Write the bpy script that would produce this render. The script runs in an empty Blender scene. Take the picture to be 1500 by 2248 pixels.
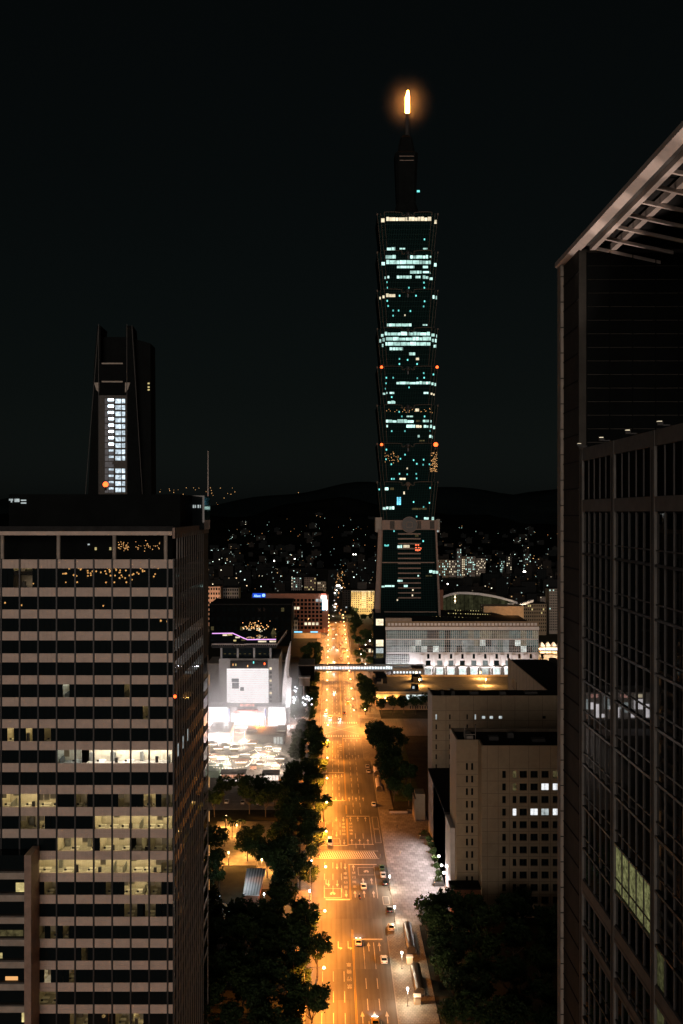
import bpy, math, random
from mathutils import Vector, Matrix
R = random.Random(7)
sc = bpy.context.scene
COL = sc.collection

# ---------------------------------------------------------------- camera
F, CX, CY, H = 2185.0, 728.0, 1124.0, 125.0       # focal length in photo pixels, vanishing point, eye height
def PX(px, Y): return (px - CX) * Y / F
def PZ(py, Y): return H - (py - CY) * Y / F
def PY(py, z=0.0): return (H - z) * F / (py - CY)
def G(px, py, z=0.0):
    Y = PY(py, z)
    return (PX(px, Y), Y)

cam = bpy.data.cameras.new('camera')
cam.sensor_fit = 'VERTICAL'; cam.sensor_height = 36.0; cam.lens = F / 2248 * 36
cam.shift_x = 22.0 / 2248
cam.clip_start = 0.5; cam.clip_end = 20000
camo = bpy.data.objects.new('camera', cam); COL.objects.link(camo)
camo.location = (0, 0, H); camo.rotation_euler = (math.pi / 2, 0, 0)
sc.camera = camo

# ---------------------------------------------------------------- sky, city glow, exposure
SUN_EL, SUN_AZ = math.radians(2.0), math.radians(184.0)     # the glow of the city behind the camera, low and wide
world = bpy.data.worlds.new('World'); sc.world = world
world.use_nodes = True
nt = world.node_tree; nt.nodes.clear()
sky = nt.nodes.new('ShaderNodeTexSky'); sky.sky_type = 'NISHITA'; sky.sun_disc = False
sky.sun_elevation = SUN_EL; sky.sun_rotation = SUN_AZ
sky.air_density = 1.0; sky.dust_density = 0.6; sky.ozone_density = 1.0
tint = nt.nodes.new('ShaderNodeMix'); tint.data_type = 'RGBA'; tint.blend_type = 'MULTIPLY'; tint.inputs[0].default_value = 1.0
tint.inputs[7].default_value = (0.66, 0.95, 0.97, 1)
hsv = nt.nodes.new('ShaderNodeHueSaturation'); hsv.inputs['Saturation'].default_value = 0.22
bg = nt.nodes.new('ShaderNodeBackground'); bg.inputs[1].default_value = 0.0021
wo = nt.nodes.new('ShaderNodeOutputWorld')
nt.links.new(sky.outputs[0], hsv.inputs['Color']); nt.links.new(hsv.outputs[0], tint.inputs[6]); nt.links.new(tint.outputs[2], bg.inputs[0]); nt.links.new(bg.outputs[0], wo.inputs[0])

sun = bpy.data.lights.new('sun', 'SUN'); sun.energy = 1.5; sun.angle = math.radians(34); sun.color = (1.0, 0.83, 0.72)
suno = bpy.data.objects.new('sun', sun); COL.objects.link(suno)
sd = Vector((math.sin(SUN_AZ) * math.cos(SUN_EL), math.cos(SUN_AZ) * math.cos(SUN_EL), math.sin(SUN_EL)))
suno.rotation_euler = sd.to_track_quat('Z', 'Y').to_euler()
suno.location = (-300, -900, 200)

sc.view_settings.view_transform = 'Standard'; sc.view_settings.look = 'None'
sc.view_settings.exposure = 0.0; sc.view_settings.gamma = 1.0; sc.view_settings.use_curve_mapping = False
sc.render.engine = 'CYCLES'
cy = sc.cycles
cy.use_denoising = True
cy.max_bounces = 5; cy.diffuse_bounces = 2; cy.glossy_bounces = 3; cy.transmission_bounces = 3; cy.volume_bounces = 0
cy.transparent_max_bounces = 8
cy.sample_clamp_indirect = 2.0; cy.sample_clamp_direct = 0.0
cy.use_light_tree = True
cy.caustics_reflective = False; cy.caustics_refractive = False

# ---------------------------------------------------------------- mesh helpers
class MB:
    def __init__(s): s.v = []; s.f = []; s.m = []
    def _add(s, vs, fs, m=0):
        n = len(s.v); s.v += vs; s.f += [tuple(i + n for i in f) for f in fs]; s.m += [m] * len(fs); return s
    def box(s, x0, x1, y0, y1, z0, z1, m=0):
        return s._add([(x0,y0,z0),(x1,y0,z0),(x1,y1,z0),(x0,y1,z0),(x0,y0,z1),(x1,y0,z1),(x1,y1,z1),(x0,y1,z1)],
               [(0,3,2,1),(4,5,6,7),(0,1,5,4),(1,2,6,5),(2,3,7,6),(3,0,4,7)], m)
    def quad(s, a, b, c, d, m=0): return s._add([a,b,c,d], [(0,1,2,3)], m)
    def tri(s, a, b, c, m=0): return s._add([a,b,c], [(0,1,2)], m)
    def loft(s, rings, m=0, cap=True):
        n = len(rings[0]); vs = [p for r in rings for p in r]; fs = []
        for k in range(len(rings) - 1):
            for i in range(n):
                j = (i + 1) % n
                fs.append((k*n+i, k*n+j, (k+1)*n+j, (k+1)*n+i))
        if cap:
            fs.append(tuple(range(n - 1, -1, -1))); fs.append(tuple(range((len(rings)-1)*n, len(rings)*n)))
        return s._add(vs, fs, m)
    def prism(s, poly, z0, z1, m=0): return s.loft([[(x,y,z0) for x,y in poly], [(x,y,z1) for x,y in poly]], m)
    def tube(s, p, q, r, n=6, r2=None, m=0):
        p = Vector(p); q = Vector(q); d = (q - p)
        if d.length < 1e-6: return s
        d.normalize()
        a = d.orthogonal().normalized(); b = d.cross(a); r2 = r if r2 is None else r2
        ring = lambda c, rr: [tuple(c + a * (rr * math.cos(2*math.pi*i/n)) + b * (rr * math.sin(2*math.pi*i/n))) for i in range(n)]
        return s.loft([ring(p, r), ring(q, r2)], m)
    def path(s, pts, r, n=5, m=0):
        for p, q in zip(pts, pts[1:]): s.tube(p, q, r, n, m=m)
        return s
    def ball(s, c, r, n=8, k=5, m=0, sz=1.0):
        rings = []
        for j in range(k + 1):
            t = math.pi * j / k; rr = max(r * math.sin(t), 1e-3); z = -r * math.cos(t) * sz
            rings.append([(c[0] + rr*math.cos(2*math.pi*i/n), c[1] + rr*math.sin(2*math.pi*i/n), c[2] + z) for i in range(n)])
        return s.loft(rings, m)
    def mesh(s, name, mats, off=(0,0,0), smooth=False):
        me = bpy.data.meshes.new(name)
        ox, oy, oz = off
        me.from_pydata([(x-ox, y-oy, z-oz) for x, y, z in s.v], [], s.f)
        if not isinstance(mats, (list, tuple)): mats = [mats]
        for m in mats: me.materials.append(m)
        if any(s.m): me.polygons.foreach_set('material_index', s.m)
        if smooth: me.polygons.foreach_set('use_smooth', [True] * len(s.f))
        me.update()
        return me

def tag(o, label=None, cat=None, group=None, kind=None):
    if label: o['label'] = label
    if cat: o['category'] = cat
    if group: o['group'] = group
    if kind: o['kind'] = kind
    return o
def wloc(o):
    v = Vector(o.location)
    while o.parent: o = o.parent; v += Vector(o.location)
    return v
def obj(name, me, parent=None, loc=(0,0,0), scale=None, rz=0.0):
    o = bpy.data.objects.new(name, me); COL.objects.link(o)
    o.location = loc
    if scale: o.scale = scale
    if rz: o.rotation_euler = (0, 0, rz)
    if parent: o.parent = parent
    return o
def thing(name, label, cat, loc=(0,0,0), group=None, rz=0.0):
    o = bpy.data.objects.new(name, None); COL.objects.link(o); o.location = loc
    o.empty_display_size = 1
    if rz: o.rotation_euler = (0, 0, rz)
    return tag(o, label, cat, group)
def part(name, mb, mats, parent, smooth=False):      # mesh written in world coordinates, parent unrotated
    w = wloc(parent)
    return obj(name, mb.mesh(name, mats, w, smooth), parent)
def single(name, mb, mats, label, cat, loc=(0,0,0), group=None, smooth=False):
    o = obj(name, mb.mesh(name, mats, loc, smooth), None, loc)
    return tag(o, label, cat, group)
def struct(name, mb, mats, parent=None, smooth=False):
    o = obj(name, mb.mesh(name, mats, wloc(parent) if parent else (0,0,0), smooth), parent)
    if not parent: o['kind'] = 'structure'
    return o
_unit = {}
def unit(m):                                          # shared one metre box, centred
    if m.name not in _unit: _unit[m.name] = MB().box(-.5,.5,-.5,.5,-.5,.5).mesh('piece', m)
    return _unit[m.name]
def piece(name, m, parent, x0, x1, y0, y1, z0, z1):   # a scaled copy of the shared box, world coordinates
    w = wloc(parent)
    return obj(name, unit(m), parent, ((x0+x1)/2 - w.x, (y0+y1)/2 - w.y, (z0+z1)/2 - w.z), (x1-x0, y1-y0, z1-z0))

class Proto:                                          # a thing with parts that share their meshes
    def __init__(s, name, cat): s.name = name; s.cat = cat; s.parts = []; s.light = None
    def add(s, name, mb, mats, up=None, smooth=False):
        s.parts.append((name, mb.mesh(name, mats, (0,0,0), smooth), up)); return len(s.parts) - 1
    def put(s, loc, rz=0.0, label='', group=None, scale=None):
        root = thing(s.name, label, s.cat, loc, group, rz)
        if scale: root.scale = (scale,)*3 if not isinstance(scale, tuple) else scale
        made = []
        for n, me, up in s.parts:
            made.append(obj(n, me, root if up is None else made[up]))
        if s.light:
            ld, lo = s.light
            o = bpy.data.objects.new('bulb_light', ld); COL.objects.link(o); o.location = lo; o.parent = root
        return root

# ---------------------------------------------------------------- materials
def _new(name):
    m = bpy.data.materials.new(name); m.use_nodes = True
    t = m.node_tree; t.nodes.clear()
    out = t.nodes.new('ShaderNodeOutputMaterial')
    return m, t, out
def N(t, typ, **kw):
    n = t.nodes.new(typ)
    for k, v in kw.items(): setattr(n, k, v)
    return n
def L(t, a, b): t.links.new(a, b)
def mth(t, op, a, b=None, c=None):
    n = N(t, 'ShaderNodeMath', operation=op)
    for i, x in enumerate((a, b, c)):
        if x is None: continue
        if isinstance(x, (int, float)): n.inputs[i].default_value = x
        else: L(t, x, n.inputs[i])
    return n.outputs[0]
def ramp(t, fac, stops):
    n = N(t, 'ShaderNodeValToRGB'); e = n.color_ramp.elements
    while len(e) < len(stops): e.new(0.5)
    for el, (p, c) in zip(e, stops): el.position = p; el.color = (c[0], c[1], c[2], 1)
    L(t, fac, n.inputs[0]); return n.outputs[0]
def mat(name, col, rough=0.75, metal=0.0, var=0.25, scale=0.6, bump=0.0, bscale=8.0, spec=0.5, stain=0.0, emit=None):
    m, t, out = _new(name)
    b = N(t, 'ShaderNodeBsdfPrincipled')
    b.inputs['Roughness'].default_value = rough; b.inputs['Metallic'].default_value = metal
    b.inputs['Specular IOR Level'].default_value = spec
    geo = N(t, 'ShaderNodeNewGeometry')
    if var > 0:
        n1 = N(t, 'ShaderNodeTexNoise'); n1.inputs['Scale'].default_value = scale; n1.inputs['Detail'].default_value = 6
        n1.inputs['Roughness'].default_value = 0.65
        L(t, geo.outputs['Position'], n1.inputs['Vector'])
        lo = tuple(c * (1 - var) for c in col); hi = tuple(min(1, c * (1 + var)) for c in col)
        c = ramp(t, n1.outputs[0], [(0.3, lo), (0.7, hi)])
        L(t, c, b.inputs['Base Color'])
    else: b.inputs['Base Color'].default_value = (*col, 1)
    if bump > 0:
        n2 = N(t, 'ShaderNodeTexNoise'); n2.inputs['Scale'].default_value = bscale; n2.inputs['Detail'].default_value = 4
        L(t, geo.outputs['Position'], n2.inputs['Vector'])
        bp = N(t, 'ShaderNodeBump'); bp.inputs['Strength'].default_value = bump; bp.inputs['Distance'].default_value = 0.05
        L(t, n2.outputs[0], bp.inputs['Height']); L(t, bp.outputs[0], b.inputs['Normal'])
    L(t, b.outputs[0], out.inputs[0])
    return m
def emis(name, col, s, sampled=False, var=0.0, scale=0.5, sill=0.0, orand=0.0):
    m, t, out = _new(name)
    e = N(t, 'ShaderNodeEmission'); e.inputs[0].default_value = (*col, 1); e.inputs[1].default_value = s
    st = None
    if var > 0:
        geo = N(t, 'ShaderNodeNewGeometry')
        n1 = N(t, 'ShaderNodeTexNoise'); n1.inputs['Scale'].default_value = scale; n1.inputs['Detail'].default_value = 5
        n1.inputs['Roughness'].default_value = 0.7
        L(t, geo.outputs['Position'], n1.inputs['Vector'])
        mr = N(t, 'ShaderNodeMapRange'); mr.inputs[1].default_value = 0.32; mr.inputs[2].default_value = 0.68
        mr.inputs[3].default_value = s * (1 - var); mr.inputs[4].default_value = s * (1 + var)
        L(t, n1.outputs[0], mr.inputs[0]); st = mr.outputs[0]
    if orand > 0:
        oi = N(t, 'ShaderNodeObjectInfo')
        f = mth(t, 'MULTIPLY_ADD', oi.outputs['Random'], orand, 1 - orand)
        st = mth(t, 'MULTIPLY', st if st else s, f)
    if sill > 0:                                   # lamps low in the room: the lower part of the pane shows the lit desks
        tc = N(t, 'ShaderNodeTexCoord'); sp = N(t, 'ShaderNodeSeparateXYZ'); L(t, tc.outputs['Object'], sp.inputs[0])
        k = mth(t, 'LESS_THAN', sp.outputs[2], -0.26)
        k = mth(t, 'MULTIPLY_ADD', k, sill, 1.0)
        st = mth(t, 'MULTIPLY', st if st else s, k)
    if st: L(t, st, e.inputs[1])
    L(t, e.outputs[0], out.inputs[0])
    m.cycles.emission_sampling = 'AUTO' if sampled else 'NONE'
    return m
def glass(name, col=(0.006,0.009,0.010), rough=0.04, spec=0.22):
    m, t, out = _new(name)
    b = N(t, 'ShaderNodeBsdfPrincipled'); b.inputs['Base Color'].default_value = (*col, 1)
    b.inputs['Roughness'].default_value = rough; b.inputs['Specular IOR Level'].default_value = spec
    geo = N(t, 'ShaderNodeNewGeometry')
    n2 = N(t, 'ShaderNodeTexNoise'); n2.inputs['Scale'].default_value = 0.35; n2.inputs['Detail'].default_value = 1
    L(t, geo.outputs['Position'], n2.inputs['Vector'])
    bp = N(t, 'ShaderNodeBump'); bp.inputs['Strength'].default_value = 0.008; bp.inputs['Distance'].default_value = 0.05
    L(t, n2.outputs[0], bp.inputs['Height']); L(t, bp.outputs[0], b.inputs['Normal'])
    L(t, b.outputs[0], out.inputs[0])
    return m
def gridglass(name, col, line, px, pz, w=0.08, spec=0.5):         # far curtain wall: glass with a pale mullion net
    m, t, out = _new(name)
    b = N(t, 'ShaderNodeBsdfPrincipled'); b.inputs['Roughness'].default_value = 0.12; b.inputs['Specular IOR Level'].default_value = spec
    geo = N(t, 'ShaderNodeNewGeometry'); sp = N(t, 'ShaderNodeSeparateXYZ'); L(t, geo.outputs['Position'], sp.inputs[0])
    hx = mth(t, 'ADD', sp.outputs[0], sp.outputs[1])
    a = mth(t, 'LESS_THAN', mth(t, 'FRACT', mth(t, 'DIVIDE', hx, px)), w)
    c = mth(t, 'LESS_THAN', mth(t, 'FRACT', mth(t, 'DIVIDE', sp.outputs[2], pz)), w * px / pz)
    k = mth(t, 'MAXIMUM', a, c)
    mx = N(t, 'ShaderNodeMix', data_type='RGBA'); L(t, k, mx.inputs[0])
    mx.inputs[6].default_value = (*col, 1); mx.inputs[7].default_value = (*line, 1)
    L(t, mx.outputs[2], b.inputs['Base Color']); L(t, b.outputs[0], out.inputs[0])
    return m
def citywall(name, col, p, strength, cool, cell=3.3, frac=(0.30, 0.72)):   # far block: wall, dark windows and a few lit ones
    m, t, out = _new(name)
    b = N(t, 'ShaderNodeBsdfPrincipled'); b.inputs['Roughness'].default_value = 0.8; b.inputs['Specular IOR Level'].default_value = 0.05
    geo = N(t, 'ShaderNodeNewGeometry'); sp = N(t, 'ShaderNodeSeparateXYZ'); L(t, geo.outputs['Position'], sp.inputs[0])
    nm = N(t, 'ShaderNodeSeparateXYZ'); L(t, geo.outputs['True Normal'], nm.inputs[0])
    oi = N(t, 'ShaderNodeObjectInfo')
    side = mth(t, 'GREATER_THAN', mth(t, 'ABSOLUTE', nm.outputs[0]), 0.5)
    hx = mth(t, 'ADD', mth(t, 'MULTIPLY', sp.outputs[1], side), mth(t, 'MULTIPLY', sp.outputs[0], mth(t, 'SUBTRACT', 1.0, side)))
    u = mth(t, 'DIVIDE', hx, cell); v = mth(t, 'DIVIDE', sp.outputs[2], 3.2)
    fu = mth(t, 'FRACT', u); fv = mth(t, 'FRACT', v)
    inside = mth(t, 'MULTIPLY', mth(t, 'MULTIPLY', mth(t, 'GREATER_THAN', fu, 0.3), mth(t, 'LESS_THAN', fu, 0.75)),
                 mth(t, 'MULTIPLY', mth(t, 'GREATER_THAN', fv, frac[0]), mth(t, 'LESS_THAN', fv, frac[1])))
    wall = mth(t, 'LESS_THAN', mth(t, 'ABSOLUTE', nm.outputs[2]), 0.5)
    inside = mth(t, 'MULTIPLY', inside, wall)
    cb = N(t, 'ShaderNodeCombineXYZ'); L(t, mth(t, 'FLOOR', u), cb.inputs[0]); L(t, mth(t, 'FLOOR', v), cb.inputs[1])
    L(t, mth(t, 'MULTIPLY_ADD', oi.outputs['Random'], 97.0, mth(t, 'MULTIPLY', side, 13.0)), cb.inputs[2])
    wn = N(t, 'ShaderNodeTexWhiteNoise', noise_dimensions='3D'); L(t, cb.outputs[0], wn.inputs['Vector'])
    lit = mth(t, 'LESS_THAN', wn.outputs['Value'], mth(t, 'MULTIPLY', mth(t, 'MULTIPLY_ADD', oi.outputs['Random'], 1.5, 0.25), p))
    lit = mth(t, 'MULTIPLY', lit, inside)
    mx = N(t, 'ShaderNodeMix', data_type='RGBA'); L(t, inside, mx.inputs[0])
    mx.inputs[6].default_value = (*col, 1); mx.inputs[7].default_value = (0.015, 0.018, 0.02, 1)
    L(t, mx.outputs[2], b.inputs['Base Color'])
    sc2 = N(t, 'ShaderNodeSeparateXYZ'); L(t, wn.outputs['Color'], sc2.inputs[0])
    c = ramp(t, sc2.outputs[1], [(0.0, (1.0, 0.55, 0.2)), (0.3, (1.0, 0.85, 0.6)), (0.3 + 0.4 * (1 - cool), (0.75, 1.0, 0.9)), (1.0, (0.7, 1.0, 0.95))])
    L(t, c, b.inputs['Emission Color'])
    L(t, mth(t, 'MULTIPLY', lit, mth(t, 'MULTIPLY_ADD', mth(t, 'POWER', sc2.outputs[2], 3.0), strength * 1.6, strength * 0.06)), b.inputs['Emission Strength'])
    L(t, b.outputs[0], out.inputs[0])
    m.cycles.emission_sampling = 'NONE'
    return m

M = {}
M['asphalt'] = mat('asphalt', (0.055,0.054,0.052), 0.62, var=0.38, scale=0.22, bump=0.25, bscale=14, spec=0.45)
def asphalt():
    m, t, out = _new('asphalt')
    b = N(t, 'ShaderNodeBsdfPrincipled'); b.inputs['Roughness'].default_value = 0.6; b.inputs['Specular IOR Level'].default_value = 0.4
    geo = N(t, 'ShaderNodeNewGeometry'); sp = N(t, 'ShaderNodeSeparateXYZ'); L(t, geo.outputs['Position'], sp.inputs[0])
    def noise(sx, sy, sc_, det=5):
        mp = N(t, 'ShaderNodeMapping'); mp.inputs['Scale'].default_value = (sx, sy, 1); L(t, geo.outputs['Position'], mp.inputs[0])
        n = N(t, 'ShaderNodeTexNoise'); n.inputs['Scale'].default_value = sc_; n.inputs['Detail'].default_value = det; n.inputs['Roughness'].default_value = .65
        L(t, mp.outputs[0], n.inputs['Vector']); return n.outputs[0]
    wheel = mth(t, 'SINE', mth(t, 'MULTIPLY', mth(t, 'SUBTRACT', sp.outputs[0], 6.2), 2*math.pi/1.48))
    wheel = mth(t, 'MULTIPLY', wheel, mth(t, 'MULTIPLY', noise(.3, .02, 1.0), .16))
    v = N(t, 'ShaderNodeTexBrick'); v.inputs['Scale'].default_value = 1; v.inputs['Brick Width'].default_value = 3.1; v.inputs['Row Height'].default_value = 17; v.inputs['Mortar Size'].default_value = .05
    v.inputs['Color1'].default_value = (.75,.75,.75,1); v.inputs['Color2'].default_value = (1.15,1.15,1.15,1); v.inputs['Mortar'].default_value = (.55,.55,.55,1)
    L(t, geo.outputs['Position'], v.inputs['Vector']); bw = N(t, 'ShaderNodeRGBToBW'); L(t, v.outputs['Color'], bw.inputs[0])
    k = mth(t, 'MULTIPLY_ADD', noise(1, .12, .35), .9, mth(t, 'MULTIPLY', noise(1, 1, .06), .8))
    k = mth(t, 'ADD', k, wheel)
    k = mth(t, 'MULTIPLY', k, bw.outputs[0])
    k = mth(t, 'MULTIPLY', k, mth(t, 'MULTIPLY_ADD', noise(1, 1, 6.0, 3), .7, .65))
    c = ramp(t, k, [(.25,(.028,.028,.027)),(1.0,(.105,.103,.098))])
    L(t, c, b.inputs['Base Color']); L(t, b.outputs[0], out.inputs[0]); return m
M['asphalt'] = asphalt()
M['kerb'] = mat('kerb_stone', (0.26,0.25,0.23), 0.8, var=0.2, scale=2)
M['white_paint'] = mat('white_road_paint', (0.46,0.44,0.40), 0.6, var=0.5, scale=3.0)
M['yellow_paint'] = mat('yellow_road_paint', (0.46,0.31,0.05), 0.6, var=0.3, scale=3.0)
M['soil'] = mat('dark_soil', (0.035,0.035,0.025), 0.95, spec=.1, var=0.5, scale=0.15)
M['lawn'] = mat('lawn_green', (0.04,0.06,0.022), 0.95, spec=.1, var=0.5, scale=0.3, bump=0.4, bscale=3)
M['park_path'] = mat('park_paving', (0.22,0.19,0.15), 0.85, var=0.3, scale=0.5)
M['court'] = mat('grey_green_court', (0.13,0.15,0.11), 0.85, var=0.25, scale=0.3)
M['beige'] = mat('beige_tile', (0.29,0.22,0.14), 0.75, var=0.12, scale=0.35, bump=0.15, bscale=5)
M['beige_dark'] = mat('beige_joint', (0.12,0.09,0.06), 0.85, var=0.2)
M['spandrel'] = mat('tan_spandrel', (0.46,0.365,0.305), 0.62, var=0.14, scale=0.5, bump=0.1, bscale=6)
M['stone'] = mat('grey_stone', (0.30,0.26,0.22), 0.75, var=0.2, scale=0.6)
M['darkstone'] = mat('dark_stone', (0.07,0.066,0.06), 0.75, spec=.15, var=0.25, scale=0.8)
M['roof_dark'] = mat('black_roofing', (0.022,0.022,0.022), 0.95, var=0.3, scale=0.5, spec=0.1)
M['metal_dark'] = mat('dark_metal', (0.02,0.02,0.02), 0.5, metal=0.3, var=0.1)
M['frame_dark'] = mat('dark_frame', (0.07,0.068,0.065), 0.5, metal=0.2, var=0.1, spec=.3)
M['metal_grey'] = mat('grey_metal', (0.25,0.25,0.25), 0.45, metal=0.5, var=0.15)
M['pale_metal'] = mat('pale_pink_metal', (0.53,0.45,0.40), 0.5, var=0.12, scale=1.5)
M['white_wall'] = mat('white_wall', (0.72,0.70,0.70), 0.6, var=0.08)
M['brick'] = mat('red_brick', (0.30,0.13,0.08), 0.8, var=0.2, scale=1.0)
M['brown'] = mat('brown_granite', (0.22,0.15,0.115), 0.6, var=0.2, scale=0.8)
M['concrete'] = mat('concrete', (0.26,0.25,0.24), 0.85, var=0.2, scale=0.3)
M['far_hill'] = mat('hazed_forest_hill', (0.0065,0.0105,0.011), 1.0, spec=0.0, var=.3, scale=.004)  # distance haze mixed into the colour, paler than the near hill
M['glass'] = glass('black_glass')
M['glass_mirror'] = glass('mirror_glass', (0.006,0.008,0.009), 0.02, 1.0)
M['glass_far'] = gridglass('far_curtain_glass', (0.003,0.008,0.008), (0.011,0.027,0.026), 2.1, 2.06, 0.2, 0.0)
M['dark_clad'] = mat('dark_cladding', (.004,.005,.005), .8, var=.3, scale=.2, spec=.04)
M['leaf'] = mat('leaf_green', (0.042,0.068,0.022), 0.6, spec=.1, var=0.45, scale=0.8)
M['leaf2'] = mat('leaf_dark_green', (0.028,0.048,0.018), 0.6, spec=.1, var=0.45, scale=0.8)
M['bark'] = mat('bark', (0.09,0.07,0.05), 0.95, var=0.3, scale=3)
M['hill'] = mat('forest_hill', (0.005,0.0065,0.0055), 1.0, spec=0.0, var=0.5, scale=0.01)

# lights of windows and lamps
M['lit_yellow'] = emis('lit_office_yellow', (0.86,0.70,0.30), 0.8, var=0.45, scale=0.9, sill=0.5, orand=0.35)
M['lit_dim'] = emis('lit_office_dim', (0.60,0.50,0.22), 0.12, var=0.9, scale=0.9, orand=0.5)
M['lit_white'] = emis('lit_office_white', (0.95,0.93,0.86), 1.35, sampled=True, var=0.12, scale=0.5)
M['lit_pale'] = emis('lit_office_pale', (0.75,0.85,0.85), 0.55, var=0.5, scale=0.8)
M['lit_teal'] = emis('lit_tower_teal', (0.62,1.0,0.90), 1.5, var=0.5, scale=0.25, orand=0.6)
M['lit_warmw'] = emis('lit_tower_warm', (1.0,0.85,0.58), 1.3, var=0.45, scale=0.25, orand=0.4)
M['dot_teal'] = emis('lit_dot_teal', (0.2,0.9,0.85), 1.6, orand=0.7)
M['dot_warm'] = emis('lit_dot_warm', (1.0,0.5,0.18), 1.6, orand=0.6)
M['red'] = emis('red_lamp', (1.0,0.10,0.02), 4.5)
M['sodium'] = emis('sodium_lamp', (1.0,0.62,0.22), 16.0)
M['lampwhite'] = emis('white_lamp', (1.0,0.93,0.84), 14.0)
M['lampcool'] = emis('cool_lamp', (0.75,0.92,1.0), 12.0)
M['bulb'] = emis('string_bulb', (1.0,0.86,0.66), 5.0)
M['neon'] = emis('violet_neon', (0.85,0.40,0.95), 1.4)
M['blue'] = emis('blue_sign', (0.08,0.22,1.0), 3.0)
M['spire'] = emis('spire_lamp', (1.0,0.33,0.06), 70.0, sampled=True)

M['glass_win'] = glass('window_glass', (0.005,0.008,0.009), 0.0, 0.22)
M['glass_win'].node_tree.nodes['Bump'].inputs['Strength'].default_value = 0
m, t, out = _new('clear_glass')
tr = N(t, 'ShaderNodeBsdfTransparent'); tr.inputs[0].default_value = (.94,.93,.90,1); gl = N(t, 'ShaderNodeBsdfGlossy'); gl.inputs['Roughness'].default_value = 0
mx = N(t, 'ShaderNodeMixShader'); mx.inputs[0].default_value = .03; L(t, tr.outputs[0], mx.inputs[1]); L(t, gl.outputs[0], mx.inputs[2]); L(t, mx.outputs[0], out.inputs[0])
M['clear_glass'] = m
M['room_wall'] = mat('room_wall', (.60,.54,.42), .8, var=.12, scale=.8); M['carpet'] = mat('carpet', (.30,.28,.24), .9, var=.3, scale=1.2); M['desk'] = mat('desk_top', (.62,.58,.5), .5, var=.1)
M['cabinet'] = mat('cabinet_grey', (.16,.16,.15), .7, var=.2); M['room_dark'] = mat('dark_furniture', (.03,.03,.03), .7, var=.2)
M['roomlight'] = {k: emis('ceiling_panel_'+k, c, s, sampled=True) for k, c, s in (('lit_yellow',(1.0,.83,.46),17.0),('lit_dim',(1.0,.84,.45),2.4),('lit_white',(1.0,.95,.90),60.0),('lit_pale',(.8,.93,1.0),13.0),('lit_warmw',(1.0,.93,.75),30.0))}
# ================================================================ ground, road, terrain
def terrain(x, y):
    t = min(max((y - 2150) / 1250, 0), 1); t = t*t*(3-2*t)
    ridge = 118 + 34*math.exp(-((x-60)/300)**2) + 16*math.sin(x*0.0031+0.6) + 9*math.sin(x*0.011+2) + 5*math.sin(x*0.027)
    ridge -= 42 * (1/(1+math.exp(-(x-330)/90)))
    ridge *= 0.75 + 0.25*math.exp(-((x+500)/900)**2) if x < -500 else 1.0
    t2 = min(max((y - 3500) / 900, 0), 1)
    return t * ridge * (1 - 0.5*t2) + 4*t*math.sin(x*0.013 + y*0.01)
mb = MB()
mb.quad((-6000,-4000,0), (6000,-4000,0), (6000,9500,0), (-6000,9500,0))
struct('ground', mb, M['soil'])
def sheet(name, fn, x0, x1, nx, y0, y1, ny, m):
    vs = []; fs = []
    for j in range(ny+1):
        for i in range(nx+1):
            x = x0+(x1-x0)*i/nx; y = y0+(y1-y0)*j/ny; vs.append((x, y, fn(x, y)))
    for j in range(ny):
        for i in range(nx):
            a = j*(nx+1)+i; fs.append((a, a+1, a+nx+2, a+nx+1))
    b = MB(); b._add(vs, fs)
    o = struct(name, b, m, smooth=True); return o
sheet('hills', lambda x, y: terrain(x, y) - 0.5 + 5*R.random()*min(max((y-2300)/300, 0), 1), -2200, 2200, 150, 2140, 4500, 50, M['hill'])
def far_ridge(x, y):
    t = min(max((y-5200)/1300, 0), 1); t = t*t*(3-2*t)
    return t*(240 + 55*math.sin(x*0.0011+0.4) + 40*math.sin(x*0.0031+1) + 15*math.sin(x*0.009)) - 0.5
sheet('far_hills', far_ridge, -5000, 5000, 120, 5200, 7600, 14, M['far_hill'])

CL = 6.2                                             # centre line of the avenue
mb = MB()
mb.quad((-6.5,-200,.004), (16.3,-200,.004), (16.3,2150,.004), (-6.5,2150,.004))
mb.quad((16.3,293,.004), (19.6,296,.004), (19.6,500,.004), (16.3,504,.004))          # parking bay
mb.quad((16.3,556,.004), (420,556,.004), (420,602,.004), (16.3,602,.004))             # cross street
mb.quad((-420,556,.004), (-6.5,556,.004), (-6.5,574,.004), (-420,574,.004))
mb.quad((16.3,850,.004), (420,850,.004), (420,872,.004), (16.3,872,.004))
mb.quad((-300,1040,.004), (-6.5,1040,.004), (-6.5,1062,.004), (-300,1062,.004))
mb.quad((160,602,.004), (205,602,.004), (205,850,.004), (160,850,.004))               # street behind the mall
mb.quad((-40,298,.004), (-6.5,298,.004), (-6.5,318,.004), (-40,318,.004))
road = struct('road', mb, M['asphalt'])
mb = MB()
for x0, x1, y0, y1 in [(16.3,16.6,-100,293),(19.6,19.9,296,500),(16.3,16.6,504,556),(-6.8,-6.5,-100,298),(-6.8,-6.5,318,556),(-6.8,-6.5,574,1040),(16.3,16.6,602,850),(-6.8,-6.5,1062,2000),(16.3,16.6,872,2000)]:
    mb.box(x0,x1,y0,y1,0,.13)
struct('kerb', mb, M['kerb'])

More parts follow.
